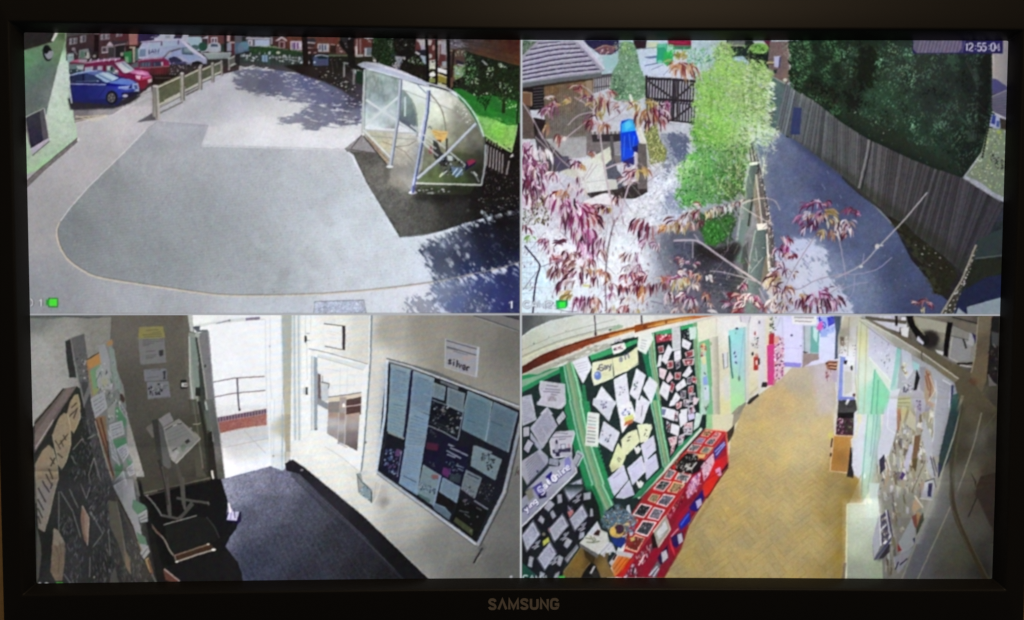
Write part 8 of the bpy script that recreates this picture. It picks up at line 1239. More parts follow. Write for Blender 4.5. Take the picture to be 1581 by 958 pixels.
 pg([(820,275),(1030,300),(900,480),(600,790),(520,958),(190,958),(400,740),(560,560)],(190,42,44),n=2);pg([(1030,300),(1055,620),(960,760),(840,958),(520,958),(620,800),(900,480)],(150,34,52),n=2);ln([(825,278),(1030,298)],1.6,(236,110,90));ln([(1030,300),(1050,640)],2.2,(226,90,60));ln([(1030,300),(900,480),(620,790)],1.2,(214,70,70),.9)
 def card(q,pal,sd,fr=(222,214,214)):
  pg(q,fr);cq=np.mean(q,0);ph([(np.array(p)-cq)*.8+cq for p in q],pal,30,sd,(1.3,3.4),pal[0])
 GR=[(110,112,116),(50,48,52),(176,178,182),(80,80,84),(140,140,146)];BR=[(170,130,90),(90,60,50),(206,180,140),(120,90,60),(60,40,40)];PK=[(206,120,120),(150,60,66),(226,170,160),(120,90,96)]
 for n,(q,pal,fr) in enumerate((([(825,285),(900,295),(850,350),(780,340)],BR,(226,206,170)),([(930,300),(985,315),(945,370),(880,355)],PK,(226,190,180)),([(770,355),(830,365),(790,420),(710,405)],[(120,110,150),(150,140,176),(90,80,110)],(206,180,196)),([(870,360),(940,375),(890,435),(815,415)],GR,(226,220,216)),([(690,420),(790,430),(735,495),(640,490)],GR,(222,210,206)),([(810,445),(905,455),(850,520),(765,505)],[(130,130,120),(90,96,96),(176,176,160)],(206,190,120)),([(635,505),(700,510),(680,560),(600,560)],GR,(206,196,180)),([(470,665),(540,690),(480,770),(410,760)],GR,(226,222,222)),([(560,700),(685,735),(640,800),(520,770)],GR,(226,220,216)),([(390,775),(495,790),(420,885),(310,860)],[(60,62,66),(110,120,124),(30,30,34),(150,160,160)],(228,222,220)),([(510,790),(625,815),(560,915),(450,890)],[(130,110,80),(176,156,120),(70,60,56)],(230,200,150)),([(300,905),(385,925),(340,990),(255,975)],[(96,90,66),(130,126,100),(60,56,46)],(214,190,150)),([(410,905),(530,935),(480,1010),(360,980)],[(96,90,100),(140,140,146),(60,56,66)],(226,220,226)))):
  card(q,pal,500+n,fr)
 ph([(560,590),(640,510),(740,520),(760,600),(700,720),(520,680)],[(24,22,22),(44,42,42),(110,108,106),(16,15,15),(150,146,140)],110,481,(2,6),(26,24,24));pg([(770,570),(825,580),(760,690),(700,720),(690,660)],(34,24,28));ls([[(620,640),(690,660),(740,600)],[(640,670),(700,660)]],2.6,(190,188,186));pg([(740,520),(830,520),(810,560),(760,560)],(206,196,120),.85);sc([(500,600),(600,540),(580,620),(480,680)],26,(2,5),[(60,50,44),(130,120,100),(30,26,26)],sd=482)
 # shelf fronts with books
 pg([(905,470),(1015,385),(1025,440),(920,580)],(60,50,130));ls([[(920,500),(1015,400)],[(930,530),(1018,420)]],2,(150,160,220));pg([(780,640),(900,510),(920,640),(810,790)],(206,176,190));sc([(780,640),(900,510),(920,640),(810,790)],50,(2,6),[(226,190,200),(150,60,90),(190,120,140),(236,226,226),(120,60,110)],ang=(60,120),wr=.35,sd=483);pg([(920,590),(1040,530),(1045,640),(960,740),(860,720)],(196,36,44));pg([(920,670),(970,650),(985,730),(940,745)],(206,150,190));pg([(980,690),(1050,600),(1052,640),(990,710)],(60,24,40));pg([(690,760),(780,690),(760,820),(660,958),(640,860)],(190,130,170));sc([(640,830),(780,690),(760,830),(660,950)],60,(2,6),[(226,200,214),(110,60,120),(190,60,90),(236,230,232),(80,60,130)],ang=(60,120),wr=.35,sd=484);pg([(800,830),(900,690),(960,740),(850,940),(800,958)],(206,44,36));pg([(720,958),(790,870),(815,880),(800,958)],(50,34,130));ln([(640,958),(800,800),(960,700)],2,(176,30,50));ln([(1050,650),(960,770),(840,958)],1.6,(90,30,26))
 keep=CV.copy()
 frame(*j)
 pg([(190,130),(300,0),(620,0),(430,270),(250,500),(80,740),(-20,860),(-20,700),(30,600),(70,300)],(176,34,40),n=2);pg([(620,0),(890,0),(770,160),(640,360),(560,600),(400,880),(0,880),(30,760),(250,500),(450,250)],(132,24,44),n=2);ln([(620,0),(450,250),(250,510),(30,790)],1.2,(206,60,66),.8);ln([(890,0),(770,170),(640,380),(560,610),(400,880)],2,(120,40,40),.9);pg([(770,0),(890,0),(800,110),(760,70)],(206,50,40))
 for n,(q,pal,fr) in enumerate((([(330,-20),(450,-10),(400,60),(300,40)],GR,(228,222,222)),([(460,0),(570,0),(525,75),(430,55)],BR,(230,200,160)),([(290,75),(370,90),(320,170),(245,140)],[(120,110,84),(80,76,60),(160,150,120)],(210,190,150)),([(400,80),(515,100),(430,205),(325,175)],[(96,96,110),(50,50,60),(150,150,160)],(226,222,226)),([(180,170),(295,195),(210,310),(100,280)],[(40,40,44),(110,112,116),(26,26,30),(150,150,152)],(228,224,226)),([(310,205),(415,230),(350,335),(240,310)],[(110,108,120),(60,56,66),(160,150,166)],(226,214,226)),([(200,330),(335,350),(245,490),(120,450)],[(60,60,66),(140,146,150),(30,30,34),(100,104,110)],(228,224,226)),([(130,465),(222,500),(145,640),(30,600)],[(110,40,36),(60,24,24),(176,150,140),(90,80,80)],(226,180,140)))):
  card(q,pal,520+n,fr)
 pg([(300,440),(420,280),(465,420),(350,590)],(150,146,132));pg([(330,450),(415,330),(440,410),(355,520)],(196,196,200));ln([(300,440),(420,282),(465,420),(350,590),(300,440)],1.4,(220,216,206));pg([(280,480),(305,445),(345,590),(290,600)],(36,26,26));ln([(360,560),(450,440)],1.2,(176,170,150),.8);ls([[(370,400),(390,370)],[(370,480),(430,430)]],1,(120,120,124),.8)
 sc([(430,290),(500,200),(510,250),(440,330)],20,(2,6),[(206,110,130),(150,60,90),(226,200,206)],ang=(60,120),wr=.3,sd=485);sc([(500,180),(580,80),(590,140),(510,260)],26,(2,6),[(90,40,40),(150,110,96),(60,30,34)],ang=(60,120),wr=.3,sd=486);pg([(610,60),(700,-20),(760,-20),(720,40),(630,130)],(206,150,170));sc([(610,60),(700,-20),(760,0),(630,130)],30,(2,6),[(226,196,206),(150,60,100),(110,60,130)],ang=(60,120),wr=.35,sd=487)
 pg([(480,400),(560,260),(640,170),(660,250),(600,360),(470,540),(460,480)],(150,26,50));pg([(640,210),(770,40),(785,120),(720,250),(660,240)],(38,26,110));pg([(705,150),(755,120),(765,180),(720,225)],(170,160,200));pg([(540,370),(650,230),(655,340),(560,430)],(30,40,160));ls([[(560,380),(640,270)]],2.6,(60,90,206));pg([(470,490),(580,440),(585,520),(520,600),(480,570)],(40,26,84));pg([(530,470),(570,450),(585,530),(545,560)],(170,170,190));ln([(470,490),(540,410)],2,(206,130,150));pg([(340,690),(440,560),(440,700),(370,760)],(34,24,60));pg([(375,640),(425,610),(440,690),(390,740)],(176,176,180));pg([(450,480),(500,620),(510,680),(470,600)],(206,50,60));pg([(250,860),(340,720),(370,760),(330,880)],(90,90,100));ls([[(260,860),(340,770)],[(300,870),(355,790)]],2.2,(190,190,200));sc([(20,780),(120,740),(150,880),(20,880)],50,(3,8),[(90,60,80),(150,130,150),(60,30,40),(196,190,200)],ang=(60,120),wr=.3,sd=488);sc([(130,690),(290,540),(290,620),(200,760)],60,(3,8),[(110,40,50),(176,150,150),(60,30,40),(206,196,190),(90,70,90)],ang=(60,120),wr=.25,sd=489);ln([(160,760),(220,660)],2.2,(214,206,206));pg([(560,600),(760,250),(860,110),(870,130),(640,480),(520,700)],(120,84,40),.4,soft=2)
 crossfade(keep,990,748,1124,764);keep=CV.copy()
 # ---------------- lower-left board: black with screens
 frame(*i_)
 pg([(30,0),(690,0),(770,200),(790,330),(740,340),(580,560),(440,760),(420,880),(30,880)],(26,28,34));pg([(620,180),(700,60),(770,250),(800,340),(740,340)],(26,32,30));pg([(30,730),(170,850),(150,880),(30,880)],(30,70,60))
 pg([(30,130),(180,0),(440,0),(30,390)],(134,136,156));pg([(140,0),(260,0),(250,90),(190,110)],(84,78,150));pg([(70,60),(130,20),(150,110),(100,150)],(116,114,106));pg([(190,90),(270,60),(270,110),(200,130)],(36,32,70));ln([(30,395),(180,250),(440,0)],2.4,(206,206,214));text(48,219,'ying',(7,-6),(5,6.8),3.2,(56,52,110),adv=4.4);text(186,50,'Saf',(9.4,-9),(6.4,7.6),2,(236,236,240),adv=4.2);pg([(30,230),(90,170),(100,200),(40,260)],(36,34,70),.6)
 text(45,214,'ying',(7,-6),(5,6.8),2,(236,236,240),adv=4.4)
 def screen(q,sd,st):
  c0=np.mean(q,0);pg([(np.array(p)-c0)*1.13+c0 for p in q],(196,196,206));pg([(np.array(p)-c0)*1.1+c0 for p in q],(40,42,60));pg(q,(176,178,188));pp(q,(168,170,186),9,(84,88,120),sd=sd,lw=1,ia=.65,head=1);x,y2=st;ln([(x-40,y2+45),(x+10,y2+20),(x+40,y2-30)],2,(150,152,166));ln([(x-20,y2+55),(x+30,y2+25)],1.6,(186,188,200));pg([(x-15,y2-5),(x+20,y2-25),(x+25,y2),(x,y2+15)],(120,122,140))
 screen([(435,20),(600,-60),(615,30),(490,140)],540,(560,110));screen([(140,345),(205,465),(85,620),(40,480)],541,(170,550));screen([(420,280),(475,380),(350,530),(295,420)],542,(440,470));screen([(610,190),(660,290),(545,425),(495,320)],543,(610,380));screen([(300,545),(362,650),(255,800),(190,690)],544,(340,700))
 for n,q in enumerate(([(375,90),(410,85),(420,160),(380,170)],[(300,140),(345,180),(290,250),(250,210)],[(215,285),(250,320),(235,365),(190,330)],[(330,235),(360,290),(330,320),(305,260)],[(625,75),(690,65),(690,125),(630,140)],[(690,220),(710,225),(715,290),(685,295)],[(470,500),(515,530),(470,600),(435,570)],[(110,675),(145,690),(130,780),(95,765)],[(390,665),(430,690),(400,770),(370,745)],[(590,450),(630,440),(630,490),(580,515)],[(395,820),(380,880),(340,880),(360,840)],[(210,820),(250,840),(240,880),(205,870)])):
  pp(q,(160,162,174),3,(80,82,100),sd=560+n,back=(54,58,72));ln(list(q)+[q[0]],1,(120,124,136),.9)
 pg([(470,250),(520,225),(530,260),(490,310)],(196,110,110),.9);pg([(475,210),(520,200),(510,235),(470,250)],(66,70,90));pg([(235,530),(290,490),(300,530),(240,580)],(170,176,60));ell(245,465,16,18,(110,106,90));ln([(290,400),(300,440)],2,(150,90,96));ln([(475,190),(510,250)],1.4,(176,150,190))
 crossfade(keep,806,748,940,766)
 # box, open book, basket, orange tray
 pg([(430,830),(600,590),(730,640),(830,680),(930,880),(420,880)],idw([(560,720,(120,94,46)),(700,720,(76,60,34)),(820,780,(124,98,52)),(500,850,(110,88,44))]),n=3);pg([(620,600),(740,650),(720,760),(640,680)],(56,44,26));pg([(610,850),(690,730),(740,760),(790,880),(600,880)],(24,22,22));ln([(690,840),(730,770)],3,(176,176,180));ln([(640,790),(690,735)],1.6,(120,96,60));pg([(440,700),(560,560),(580,590),(470,740)],(110,110,120));ln([(465,720),(570,590)],1.6,(160,160,170));ln([(430,830),(600,590)],1.2,(150,124,70),.8);ell(740,850,40,30,(40,38,38))
 pg([(585,550),(680,440),(755,340),(790,420),(850,450),(870,530),(770,660)],(190,190,186),n=2);pg([(585,555),(770,660),(750,690),(590,585)],(96,92,96));pg([(660,460),(755,345),(785,415),(740,470),(700,470)],(186,190,206),.8);pg([(715,465),(760,420),(785,430),(770,480),(740,475)],(56,34,30));ls([[(640,500),(700,510)],[(690,480),(720,530)],[(650,540),(720,545),(780,530)],[(720,490),(740,520),(700,550)]],2,(110,116,90),.9);pg([(770,640),(860,530),(900,550),(930,620),(870,650),(820,685)],(170,170,180));ls([[(760,650),(860,540)],[(790,660),(890,560)],[(850,640),(910,590)]],1.4,(206,206,214));ls([[(880,590),(930,640)],[(840,610),(880,660)]],3,(190,190,196));pg([(830,650),(870,640),(850,720),(830,690)],(96,84,56))
 pg([(890,770),(960,660),(1080,680),(1000,800),(920,870)],(206,110,44));ls([[(910,800),(1000,680)],[(930,830),(1040,690)],[(950,850),(1060,700)]],1.6,(150,70,26),.8);pg([(930,620),(1060,640),(1105,650),(1080,690),(960,670)],(176,178,186));pg([(865,740),(930,650),(950,660),(890,770)],(170,170,176));ln([(905,710),(940,655)],2.6,(50,24,34));pg([(920,870),(1000,800),(1090,690),(1110,700),(1000,880)],(176,36,34))
 dapple([(820,250),(940,190),(1050,260),(1140,320),(1100,460),(1050,440),(840,420),(800,330)],(84,108,124),.9,edge=4,amp=.6,hard=.3);sc([(800,280),(940,190),(1140,320),(1100,450),(850,420)],240,(1.5,5),[(110,150,190),(60,100,150),(150,176,196),(90,100,90),(196,150,90),(40,60,110),(170,190,206),(120,70,60)],sd=570);ell(945,440,74,60,(190,150,70));ell(960,420,46,44,(46,40,70));ell(960,420,66,62,(206,170,90),.4);ell(968,415,44,44,(60,44,66));pg([(880,480),(930,500),(1020,490),(1030,540),(980,600),(910,560)],(30,50,130),n=3);ell(905,435,30,40,(214,176,90),.9);ell(1040,370,22,16,(206,170,110));ln([(970,380),(965,450)],2.6,(70,30,50));pg([(1060,450),(1100,440),(1090,480),(1065,480)],(170,180,206));pg([(1065,500),(1105,490),(1115,520),(1080,535)],(176,166,80));pg([(1040,190),(1060,180),(1080,280),(1030,230)],(190,196,216));pg([(1040,520),(1100,540),(1070,590),(1030,570)],(130,40,44));sc([(1000,430),(1060,440),(1060,560),(1010,560)],26,(2,5),[(60,44,40),(120,50,46),(84,66,50)],sd=571)
 # OSD
 rc(385,862,446,900,(50,176,60));text(48,858,'CAM4',(11,0),(0,8),2,(206,208,214),adv=5.6)
 frame(0,0,1)
 grade([(1295,520),(1400,560),(1470,600),(1450,800),(1330,800),(1300,640)],.9,(1.14,1.14,1.13),12);grade([(880,540),(1070,500),(1080,640),(960,760),(900,640)],1,(1.06,1.06,1.06),8);grade([(1300,770),(1360,770),(1370,893),(1300,893)],.8,(1.12,1.12,1.12),3)
 grade([(1330,640),(1500,640),(1450,912),(1330,912)],.75,(1,1,1),10);grade([(806,486),(1300,486),(1300,720),(1100,700),(806,800)],1,(1.03,1.03,1.03),12)
 yy,xx=np.mgrid[486:912,1300:1562];CV[486:912,1300:1562] *= ((1-.22*smooth(xx,1430.,1545.)*smooth(yy,560.,700.))*(1-.18*smooth(xx,1340.,1500.)*smooth(yy,780.,893.)))[...,None].astype(np.float32)
camera_corridor()
# ---------------------------------------------------------------- dividers, camera softness
def finish_pictures():
    CL[:] = [0, 0, PW, PH]
    frame(0, 0, 1)
    # small wobble of edges, as low-resolution video has
    Y, X = np.mgrid[0:PH, 0:PW].astype(np.float32)
    w1 = norm(box_blur(RS.randn(PH, PW).astype(np.float32), 2)); w2 = norm(box_blur(RS.randn(PH, PW).astype(np.float32), 2))
    sx = np.clip(X + .16 * w1, 0, PW - 1.01); sy = np.clip(Y + .14 * w2, 0, PH - 1.01)
    ix, iy = sx.astype(int), sy.astype(int); fx, fy = (sx - ix)[..., None], (sy - iy)[..., None]
    C0 = CV.copy()
    CV[:] = (C0[iy, ix] * (1 - fx) + C0[iy, ix + 1] * fx) * (1 - fy) + (C0[iy + 1, ix] * (1 - fx) + C0[iy + 1, ix + 1] * fx) * fy
    CV[:] = gauss3(CV, .75)
    # composite video: colour is coarser than brightness, busy places break up, edges ring a little
    lum = CV @ np.array([.3, .59, .11], np.float32)
    chroma = CV - lum[..., None]
    chroma = gauss3(chroma, 1.7)
    m1 = gauss3(lum, 3.); sd = np.sqrt(np.maximum(gauss3(lum * lum, 3.) - m1 * m1, 0))
    g = .55 * norm(gauss3(RS.randn(PH, PW).astype(np.float32), .8)) + .45 * norm(gauss3(RS.randn(PH, PW).astype(np.float32), 1.5))
    lum = lum + sd * .09 * g
    lum = gauss3(lum, .45)
    lum = lum + .22 * (lum - gauss3(lum, 1.8))
    lum = lum * (1 + .009 * g + .004 * MEDN + .006 * LOWN) + .003 * FINE
    chroma = chroma * (1 + .07 * LOWN)[..., None] + .005 * norm(gauss3(RS.randn(PH, PW, 3).astype(np.float32), 2.2))
    lum = lum + .07 * (lum - .42) * 4 * np.clip(lum * (1 - lum), 0, 1)      # the recorder's contrast
    CV[:] = (lum[..., None] + chroma) * .965 + .016
    CV[:] += .045 * box_blur(box_blur(np.clip(CV - .62, 0, 1), 9), 9) * 2
    # the recorder's grid lines
    line([(30, 485.8), (803, 485.6), (1560, 486.8)], 2.6, (176, 178, 184)); line([(30, 484), (803, 483.8), (1560, 485)], 1, (120, 122, 128), .5)
    line([(805.2, 50), (804.4, 485), (804.2, 905)], 2.8, (192, 196, 200)); line([(803, 50), (802.3, 485), (802, 905)], 1, (110, 108, 110), .6)
    np.clip(CV, 0, 1, out=CV)
finish_pictures()
# ---------------------------------------------------------------- the place: wall and monitor
F = LENS / 36.0 * PW
def to_plane(px, py, z=0.0):
    """display-plane point (x, y up) seen at a picture pixel, on the plane z out of the display"""
    d = np.array([(px - PW / 2) / F, -(py - PH / 2) / F, -1.0]) @ CAM_R
    t = (z - CAM_P[2]) / d[2]
    q = CAM_P + t * d
    return q[0], q[1]
def to_pixel(x, y):
    P = np.stack([x, y, np.zeros_like(x)], -1) - CAM_P
    q = P @ CAM_R.T
    return PW / 2 + F * q[..., 0] / -q[..., 2], PH / 2 - F * q[..., 1] / -q[..., 2]

def material(name, rgb, rough=.5, metal=0., spec=.5, bump=0., bscale=900., coat=0.):
    m = bpy.data.materials.new(name); m.use_nodes = True
    nt = m.node_tree; b = nt.nodes['Principled BSDF']
    b.inputs['Base Color'].default_value = (*rgb, 1); b.inputs['Roughness'].default_value = rough; b.inputs['Metallic'].default_value = metal
    b.inputs['Specular IOR Level'].default_value = spec; b.inputs['Coat Weight'].default_value = coat
    tc = nt.nodes.new('ShaderNodeTexCoord'); nz = nt.nodes.new('ShaderNodeTexNoise'); nz.inputs['Scale'].default_value = bscale; nz.inputs['Detail'].default_value = 4
    nt.links.new(tc.outputs['Object'], nz.inputs['Vector'])
    mx = nt.nodes.new('ShaderNodeMixRGB'); mx.blend_type = 'MULTIPLY'; mx.inputs[0].default_value = .35; mx.inputs[1].default_value = (*rgb, 1)
    nt.links.new(nz.outputs['Fac'], mx.inputs[2]); nt.links.new(mx.outputs[0], b.inputs['Base Color'])
    if bump:
        bp = nt.nodes.new('ShaderNodeBump'); bp.inputs['Strength'].default_value = bump; bp.inputs['Distance'].default_value = .0006
        nt.links.new(nz.outputs['Fac'], bp.inputs['Height']); nt.links.new(bp.outputs[0], b.inputs['Normal'])
    return m
M_WALL = material('painted_plaster', (.78, .5, .2), .85, bump=.5, bscale=220)
M_BEZEL = material('black_plastic', (.026, .0245, .022), .45, spec=.25, bump=.05, bscale=1500)
M_BACK = material('matt_black_plastic', (.02, .019, .018), .6, bump=.2, bscale=1200)
M_PRINT = material('silver_print', (.44, .38, .32), .5, bscale=600)
M_STEEL = material('bracket_steel', (.12, .12, .12), .45, metal=.8)
M_GLASS = material('display_glass', (.006, .006, .007), .25)

def picture_material():
    m = bpy.data.materials.new('lit_display'); m.use_nodes = True
    nt = m.node_tree; b = nt.nodes['Principled BSDF']
    at = nt.nodes.new('ShaderNodeAttribute'); at.attribute_name = 'shown'
    b.inputs['Base Color'].default_value = (.004, .004, .005, 1); b.inputs['Roughness'].default_value = .3; b.inputs['Specular IOR Level'].default_value = .2
    nt.links.new(at.outputs['Color'], b.inputs['Emission Color']); b.inputs['Emission Strength'].default_value = 1.0
    return m
M_LIT = picture_material()

def mesh(name, verts, faces, mat, parent=None, smooth=False):
    me = bpy.data.meshes.new(name); me.from_pydata([tuple(v) for v in verts], [], faces); me.update()
    if smooth: me.shade_smooth()
    me.materials.append(mat)
    o = bpy.data.objects.new(name, me); col.objects.link(o)
    if parent: o.parent = parent
    return o
def dv(x, y, z):                                  # display coords -> monitor-local coords (origin at display centre)
    return (x, -z, y)

# wall behind the monitor
WY = .062
wall = mesh('wall', [(-1.6, WY, 0), (1.6, WY, 0), (1.6, WY, 2.9), (-1.6, WY, 2.9), (-1.6, WY + .1, 0), (1.6, WY + .1, 0), (1.6, WY + .1, 2.9), (-1.6, WY + .1, 2.9)],
            [(0, 1, 2, 3), (7, 6, 5, 4), (0, 4, 5, 1), (2, 6, 7, 3), (1, 5, 6, 2), (3, 7, 4, 0)], M_WALL)
wall['kind'] = 'structure'

monitor = bpy.data.objects.new('monitor', None); col.objects.link(monitor)
monitor.location = (0, 0, ZC); monitor.empty_display_size = .1
monitor['label'] = 'black glossy-framed monitor showing four security camera pictures in a grid'
monitor['category'] = 'monitor'

# ---- bezel: rings of points from the opening outwards.  The opening follows the visible edge of the picture.
EDGE = {'top': [(37, 50.5), (150, 52), (400, 56.2), (600, 59.6), (803, 62.3), (1050, 63), (1300, 62.6), (1450, 62.8), (1556.5, 63.4)],
        'right': [(1556.5, 63.4), (1552.3, 205), (1548, 350), (1543.8, 487), (1539, 640), (1536, 760), (1531.6, 894)],
        'bottom': [(1531.6, 894), (1400, 894), (1200, 892.6), (1000, 892.2), (800, 892.5), (600, 894), (300, 897.6), (180, 899.6), (56.5, 901)],
        'left': [(56.5, 901), (51.5, 690), (46.5, 487), (41.6, 260), (37, 50.5)]}
NS, NC = 24, 5
def side_points(key, inset=.004):
    q = np.array(EDGE[key], float); s = np.r_[0, np.cumsum(np.linalg.norm(np.diff(q, axis=0), axis=1))]; s /= s[-1]
    t = np.linspace(.0022, .9978, NS)
    return [to_plane(np.interp(v, s, q[:, 0]), np.interp(v, s, q[:, 1])) for v in t]
def ring_opening():
    out = []; keys = ['top', 'right', 'bottom', 'left']
    for n, kx in enumerate(keys):
        out += side_points(kx)
        c = np.array(to_plane(*EDGE[kx][-1])); a = np.array(out[-1]); b = np.array(side_points(keys[(n + 1) % 4])[0])
        for m in range(NC):
            t = (m + 1) / (NC + 1.); w = .18
            base = (1 - t) ** 2 * a + 2 * t * (1 - t) * c + t * t * b
            out.append(tuple(base))
    return np.array(out)
OPEN = ring_opening()
x0, y1 = OPEN[:, 0].min(), OPEN[:, 1].max(); x1, y0 = OPEN[:, 0].max(), OPEN[:, 1].min()
def ring_rect(l, r, b, t, rad):
    out = []
    cs = [((l + rad, t - rad), 90), ((r - rad, t - rad), 0), ((r - rad, b + rad), -90), ((l + rad, b + rad), 180)]
    sides = [((l + rad, t), (r - rad, t)), ((r, t - rad), (r, b + rad)), ((r - rad, b), (l + rad, b)), ((l, b + rad), (l, t - rad))]
    arcs = [((r - rad, t - rad), 90, 0), ((r - rad, b + rad), 0, -90), ((l + rad, b + rad), 270, 180), ((l + rad, t - rad), 180, 90)]
    for (a, e), (c, a0, a1) in zip(sides, arcs):
        for v in np.linspace(0, 1, NS): out.append((a[0] + (e[0] - a[0]) * v, a[1] + (e[1] - a[1]) * v))
        for m in range(NC):
            g = math.radians(a0 + (a1 - a0) * (m + 1) / (NC + 1.)); out.append((c[0] + rad * math.cos(g), c[1] + rad * math.sin(g)))
    return np.array(out)
FZ = .0075                                        # the frame's front stands this far proud of the display
ol, _ = to_plane(1.5, 930, FZ)
L, R_, B_, T_ = ol, x1 + (x0 - ol), y0 - .029, y1 + .0215
def grow(d):
    r = OPEN.copy(); c = np.array([(x0 + x1) / 2, (y0 + y1) / 2]); h = np.array([(x1 - x0) / 2, (y1 - y0) / 2])
    return c + (r - c) * (h + d) / h
rings = [(OPEN * 1.0, -.0016), (OPEN, .0006), (grow(.0032), .0062), (grow(.0038), .00725), (grow(.0046), FZ), (grow(.0054), FZ - .0002)]
outer = [(L + .0022, FZ - .0001, .006), (L + .0009, FZ - .0008, .007), (L, FZ - .0026, .008), (L, -.012, .008)]
for l, z, rad in outer:
    d = l - L
    rings.append((ring_rect(L + d, R_ - d, B_ + d, T_ - d, rad), z))
N = len(OPEN)
V, Fc = [], []
for pts, z in rings: V += [dv(x, y, z) for x, y in pts]
for k in range(len(rings) - 1):
    for n in range(N):
        m = (n + 1) % N; Fc.append((k * N + n, (k + 1) * N + n, (k + 1) * N + m, k * N + m))
bezel = mesh('bezel', V, Fc, M_BEZEL, monitor, smooth=True)

# ---- back cover, tapering towards the wall
V, Fc = [], []
cover = [(0, -.0119, .008), (.004, -.02, .01), (.03, -.036, .02), (.05, -.042, .03)]
for d, z, rad in cover: V += [dv(x, y, z) for x, y in ring_rect(L + d, R_ - d, B_ + d, T_ - d, rad)]
for k in range(len(cover) - 1):
    for n in range(N):
        m = (n + 1) % N; Fc.append((k * N + n, (k + 1) * N + n, (k + 1) * N + m, k * N + m))
Fc.append(tuple(range((len(cover) - 1) * N, len(cover) * N)))
mesh('back_cover', V, Fc, M_BACK, monitor, smooth=False)
def box(name, a, b, mat, parent):
    (ax, ay, az), (bx, by, bz) = a, b
    return mesh(name, [(ax, ay, az), (bx, ay, az), (bx, by, az), (ax, by, az), (ax, ay, bz), (bx, ay, bz), (bx, by, bz), (ax, by, bz)],
                [(0, 3, 2, 1), (4, 5, 6, 7), (0, 1, 5, 4), (1, 2, 6, 5), (2, 3, 7, 6), (3, 0, 4, 7)], mat, parent)
box('wall_bracket', (-.06, .0422, -.06), (.06, WY - .0004, .06), M_STEEL, monitor)

# ---- display panel and the four pictures
screen = box('screen', (x0 - .004, .0006, y0 - .004), (x1 + .004, .006, y1 + .004), M_GLASS, monitor)
DX = to_plane(804.6, 486)[0]; DY = to_plane(804.6, 486)[1]
LINEAR = np.where(CV <= .04045, CV / 12.92, ((CV + .055) / 1.055) ** 2.4).astype(np.float32)
def picture(xa, xb, ya, yb, step, label):
    nx, ny = int((xb - xa) / step), int((yb - ya) / step)
    X, Y = np.meshgrid(np.linspace(xa, xb, nx), np.linspace(ya, yb, ny))
    u, v = to_pixel(X, Y); u = np.clip(u - .5, 0, PW - 1.01); v = np.clip(v - .5, 0, PH - 1.01)
    iu, iv = u.astype(int), v.astype(int); fu, fv = (u - iu)[..., None], (v - iv)[..., None]
    C = (LINEAR[iv, iu] * (1 - fu) + LINEAR[iv, iu + 1] * fu) * (1 - fv) + (LINEAR[iv + 1, iu] * (1 - fu) + LINEAR[iv + 1, iu + 1] * fu) * fv
    co = np.zeros((ny * nx, 3), np.float32); co[:, 0] = X.ravel(); co[:, 2] = Y.ravel()
    g = np.arange(ny * nx).reshape(ny, nx)
    q = np.stack([g[:-1, :-1], g[:-1, 1:], g[1:, 1:], g[1:, :-1]], -1).reshape(-1)
    me = bpy.data.meshes.new('camera_picture'); nf = len(q) // 4
    me.vertices.add(len(co)); me.vertices.foreach_set('co', co.ravel())
    me.loops.add(len(q)); me.loops.foreach_set('vertex_index', q.astype(np.int32))
    me.polygons.add(nf); me.polygons.foreach_set('loop_start', np.arange(0, len(q), 4, dtype=np.int32))
    me.update(calc_edges=True)
    ca = me.color_attributes.new('shown', 'FLOAT_COLOR', 'POINT')
    ca.data.foreach_set('color', np.concatenate([C.reshape(-1, 3), np.ones((ny * nx, 1))], 1).astype(np.float32).ravel())
    me.materials.append(M_LIT)
    o = bpy.data.objects.new('camera_picture', me); col.objects.link(o); o.parent = screen
    o['label'] = label
STEP = .00044
E = .0035
picture(x0 - E, DX, DY, y1 + E, STEP, 'sunny school yard with cycle shelter and parked cars, upper left camera picture')
picture(DX, x1 + E, DY, y1 + E, STEP, 'garden with bamboo, red leaves and side path, upper right camera picture')
picture(x0 - E, DX, y0 - E, DY, STEP, 'dim entrance lobby with open door and notice board, lower left camera picture')
picture(DX, x1 + E, y0 - E, DY, STEP, 'corridor with wooden floor and red bookcase, lower right camera picture')

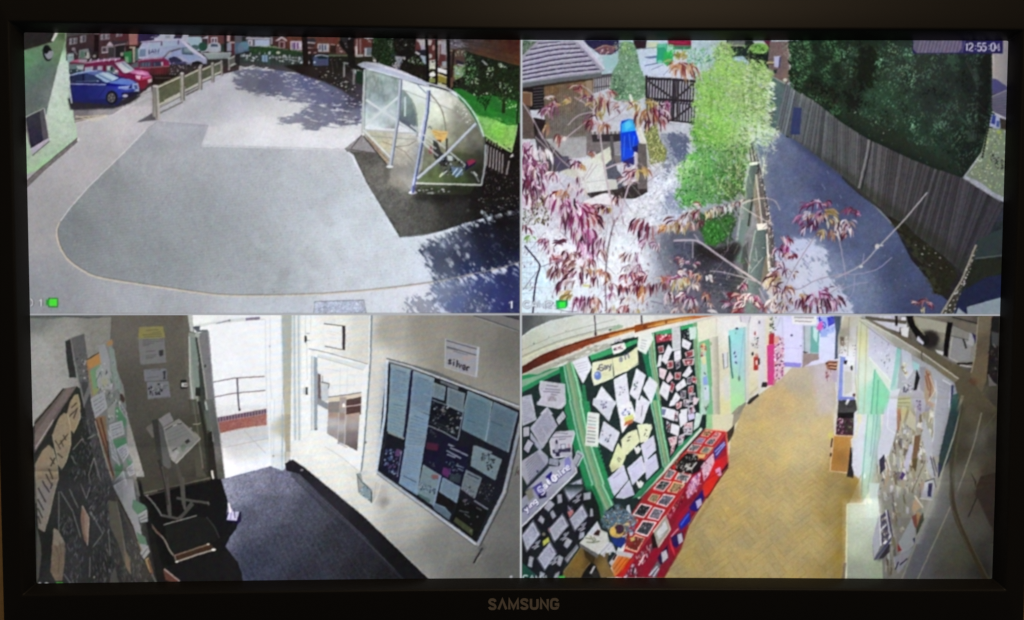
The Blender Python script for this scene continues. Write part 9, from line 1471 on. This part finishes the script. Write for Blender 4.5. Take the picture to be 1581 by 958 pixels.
# ---- maker's name on the lower frame: seven printed letters
def stroke_letter(paths, x, y, w, h, t, parent):
    V, Fc = [], []
    for path in paths:
        p = np.array(path, float) * (w, h)
        d = np.gradient(p, axis=0); d /= np.linalg.norm(d, axis=1)[:, None] + 1e-12
        n = np.stack([-d[:, 1], d[:, 0]], 1)
        for i in range(1, len(p) - 1):            # keep the stroke width at corners
            a = p[i] - p[i - 1]; b = p[i + 1] - p[i]; a /= np.linalg.norm(a); b /= np.linalg.norm(b)
            c = a + b; c /= np.linalg.norm(c) + 1e-9; k = 1 / max(.45, abs(c @ a)); n[i] = np.array([-c[1], c[0]]) * k
        o = len(V)
        for z in (FZ - .0003, FZ + .0002):
            V += [dv(x + q[0], y + q[1], z) for q in p + n * t / 2] + [dv(x + q[0], y + q[1], z) for q in p - n * t / 2]
        m = len(p)
        for i in range(m - 1):
            Fc += [(o + 2 * m + i, o + 2 * m + i + 1, o + 3 * m + i + 1, o + 3 * m + i), (o + i, o + 2 * m + i, o + 2 * m + i + 1, o + i + 1), (o + m + i, o + m + i + 1, o + 3 * m + i + 1, o + 3 * m + i)]
        Fc += [(o, o + m, o + 3 * m, o + 2 * m), (o + m - 1, o + 3 * m - 1, o + 4 * m - 1, o + 2 * m + m - 1)]
    return mesh('letter', V, Fc, M_PRINT, parent)
S = [spline([(.93, .78), (.8, .95), (.5, 1), (.2, .94), (.1, .76), (.25, .6), (.55, .5), (.82, .38), (.92, .2), (.78, .04), (.5, 0), (.2, .05), (.06, .22)], False, 4)]
GLYPH = {'S': S, 'A': [[(.02, -.05), (.5, .98), (.98, -.05)]], 'M': [[(.04, -.05), (.04, 1), (.5, .1), (.96, 1), (.96, -.05)]], 'U': [spline([(.08, 1.05), (.08, .3), (.2, .06), (.5, 0), (.8, .06), (.92, .3), (.92, 1.05)], False, 4)],
         'N': [[(.06, -.05), (.06, 1), (.94, 0), (.94, 1.05)]], 'G': [spline([(.92, .8), (.76, .96), (.5, 1), (.2, .94), (.07, .72), (.07, .28), (.2, .06), (.5, 0), (.8, .06), (.94, .26)], False, 4), [(.94, .2), (.94, .46), (.52, .46)]]}
lx, ly = to_plane(754.6, 940.4, FZ); rx, ry = to_plane(862.2, 939.8, FZ); _, ty = to_plane(754.6, 926.2, FZ)
word = 'SAMSUNG'; wid = [1, 1.12, 1.3, 1, 1.08, 1.06, 1.1]; gap = .36
tot = sum(wid) + gap * 6; u = (rx - lx) / tot; x = lx
for ch, w in zip(word, wid):
    stroke_letter(GLYPH[ch], x, ly + (ry - ly) * (x - lx) / (rx - lx), w * u, ty - ly, .0013, bezel); x += (w + gap) * u
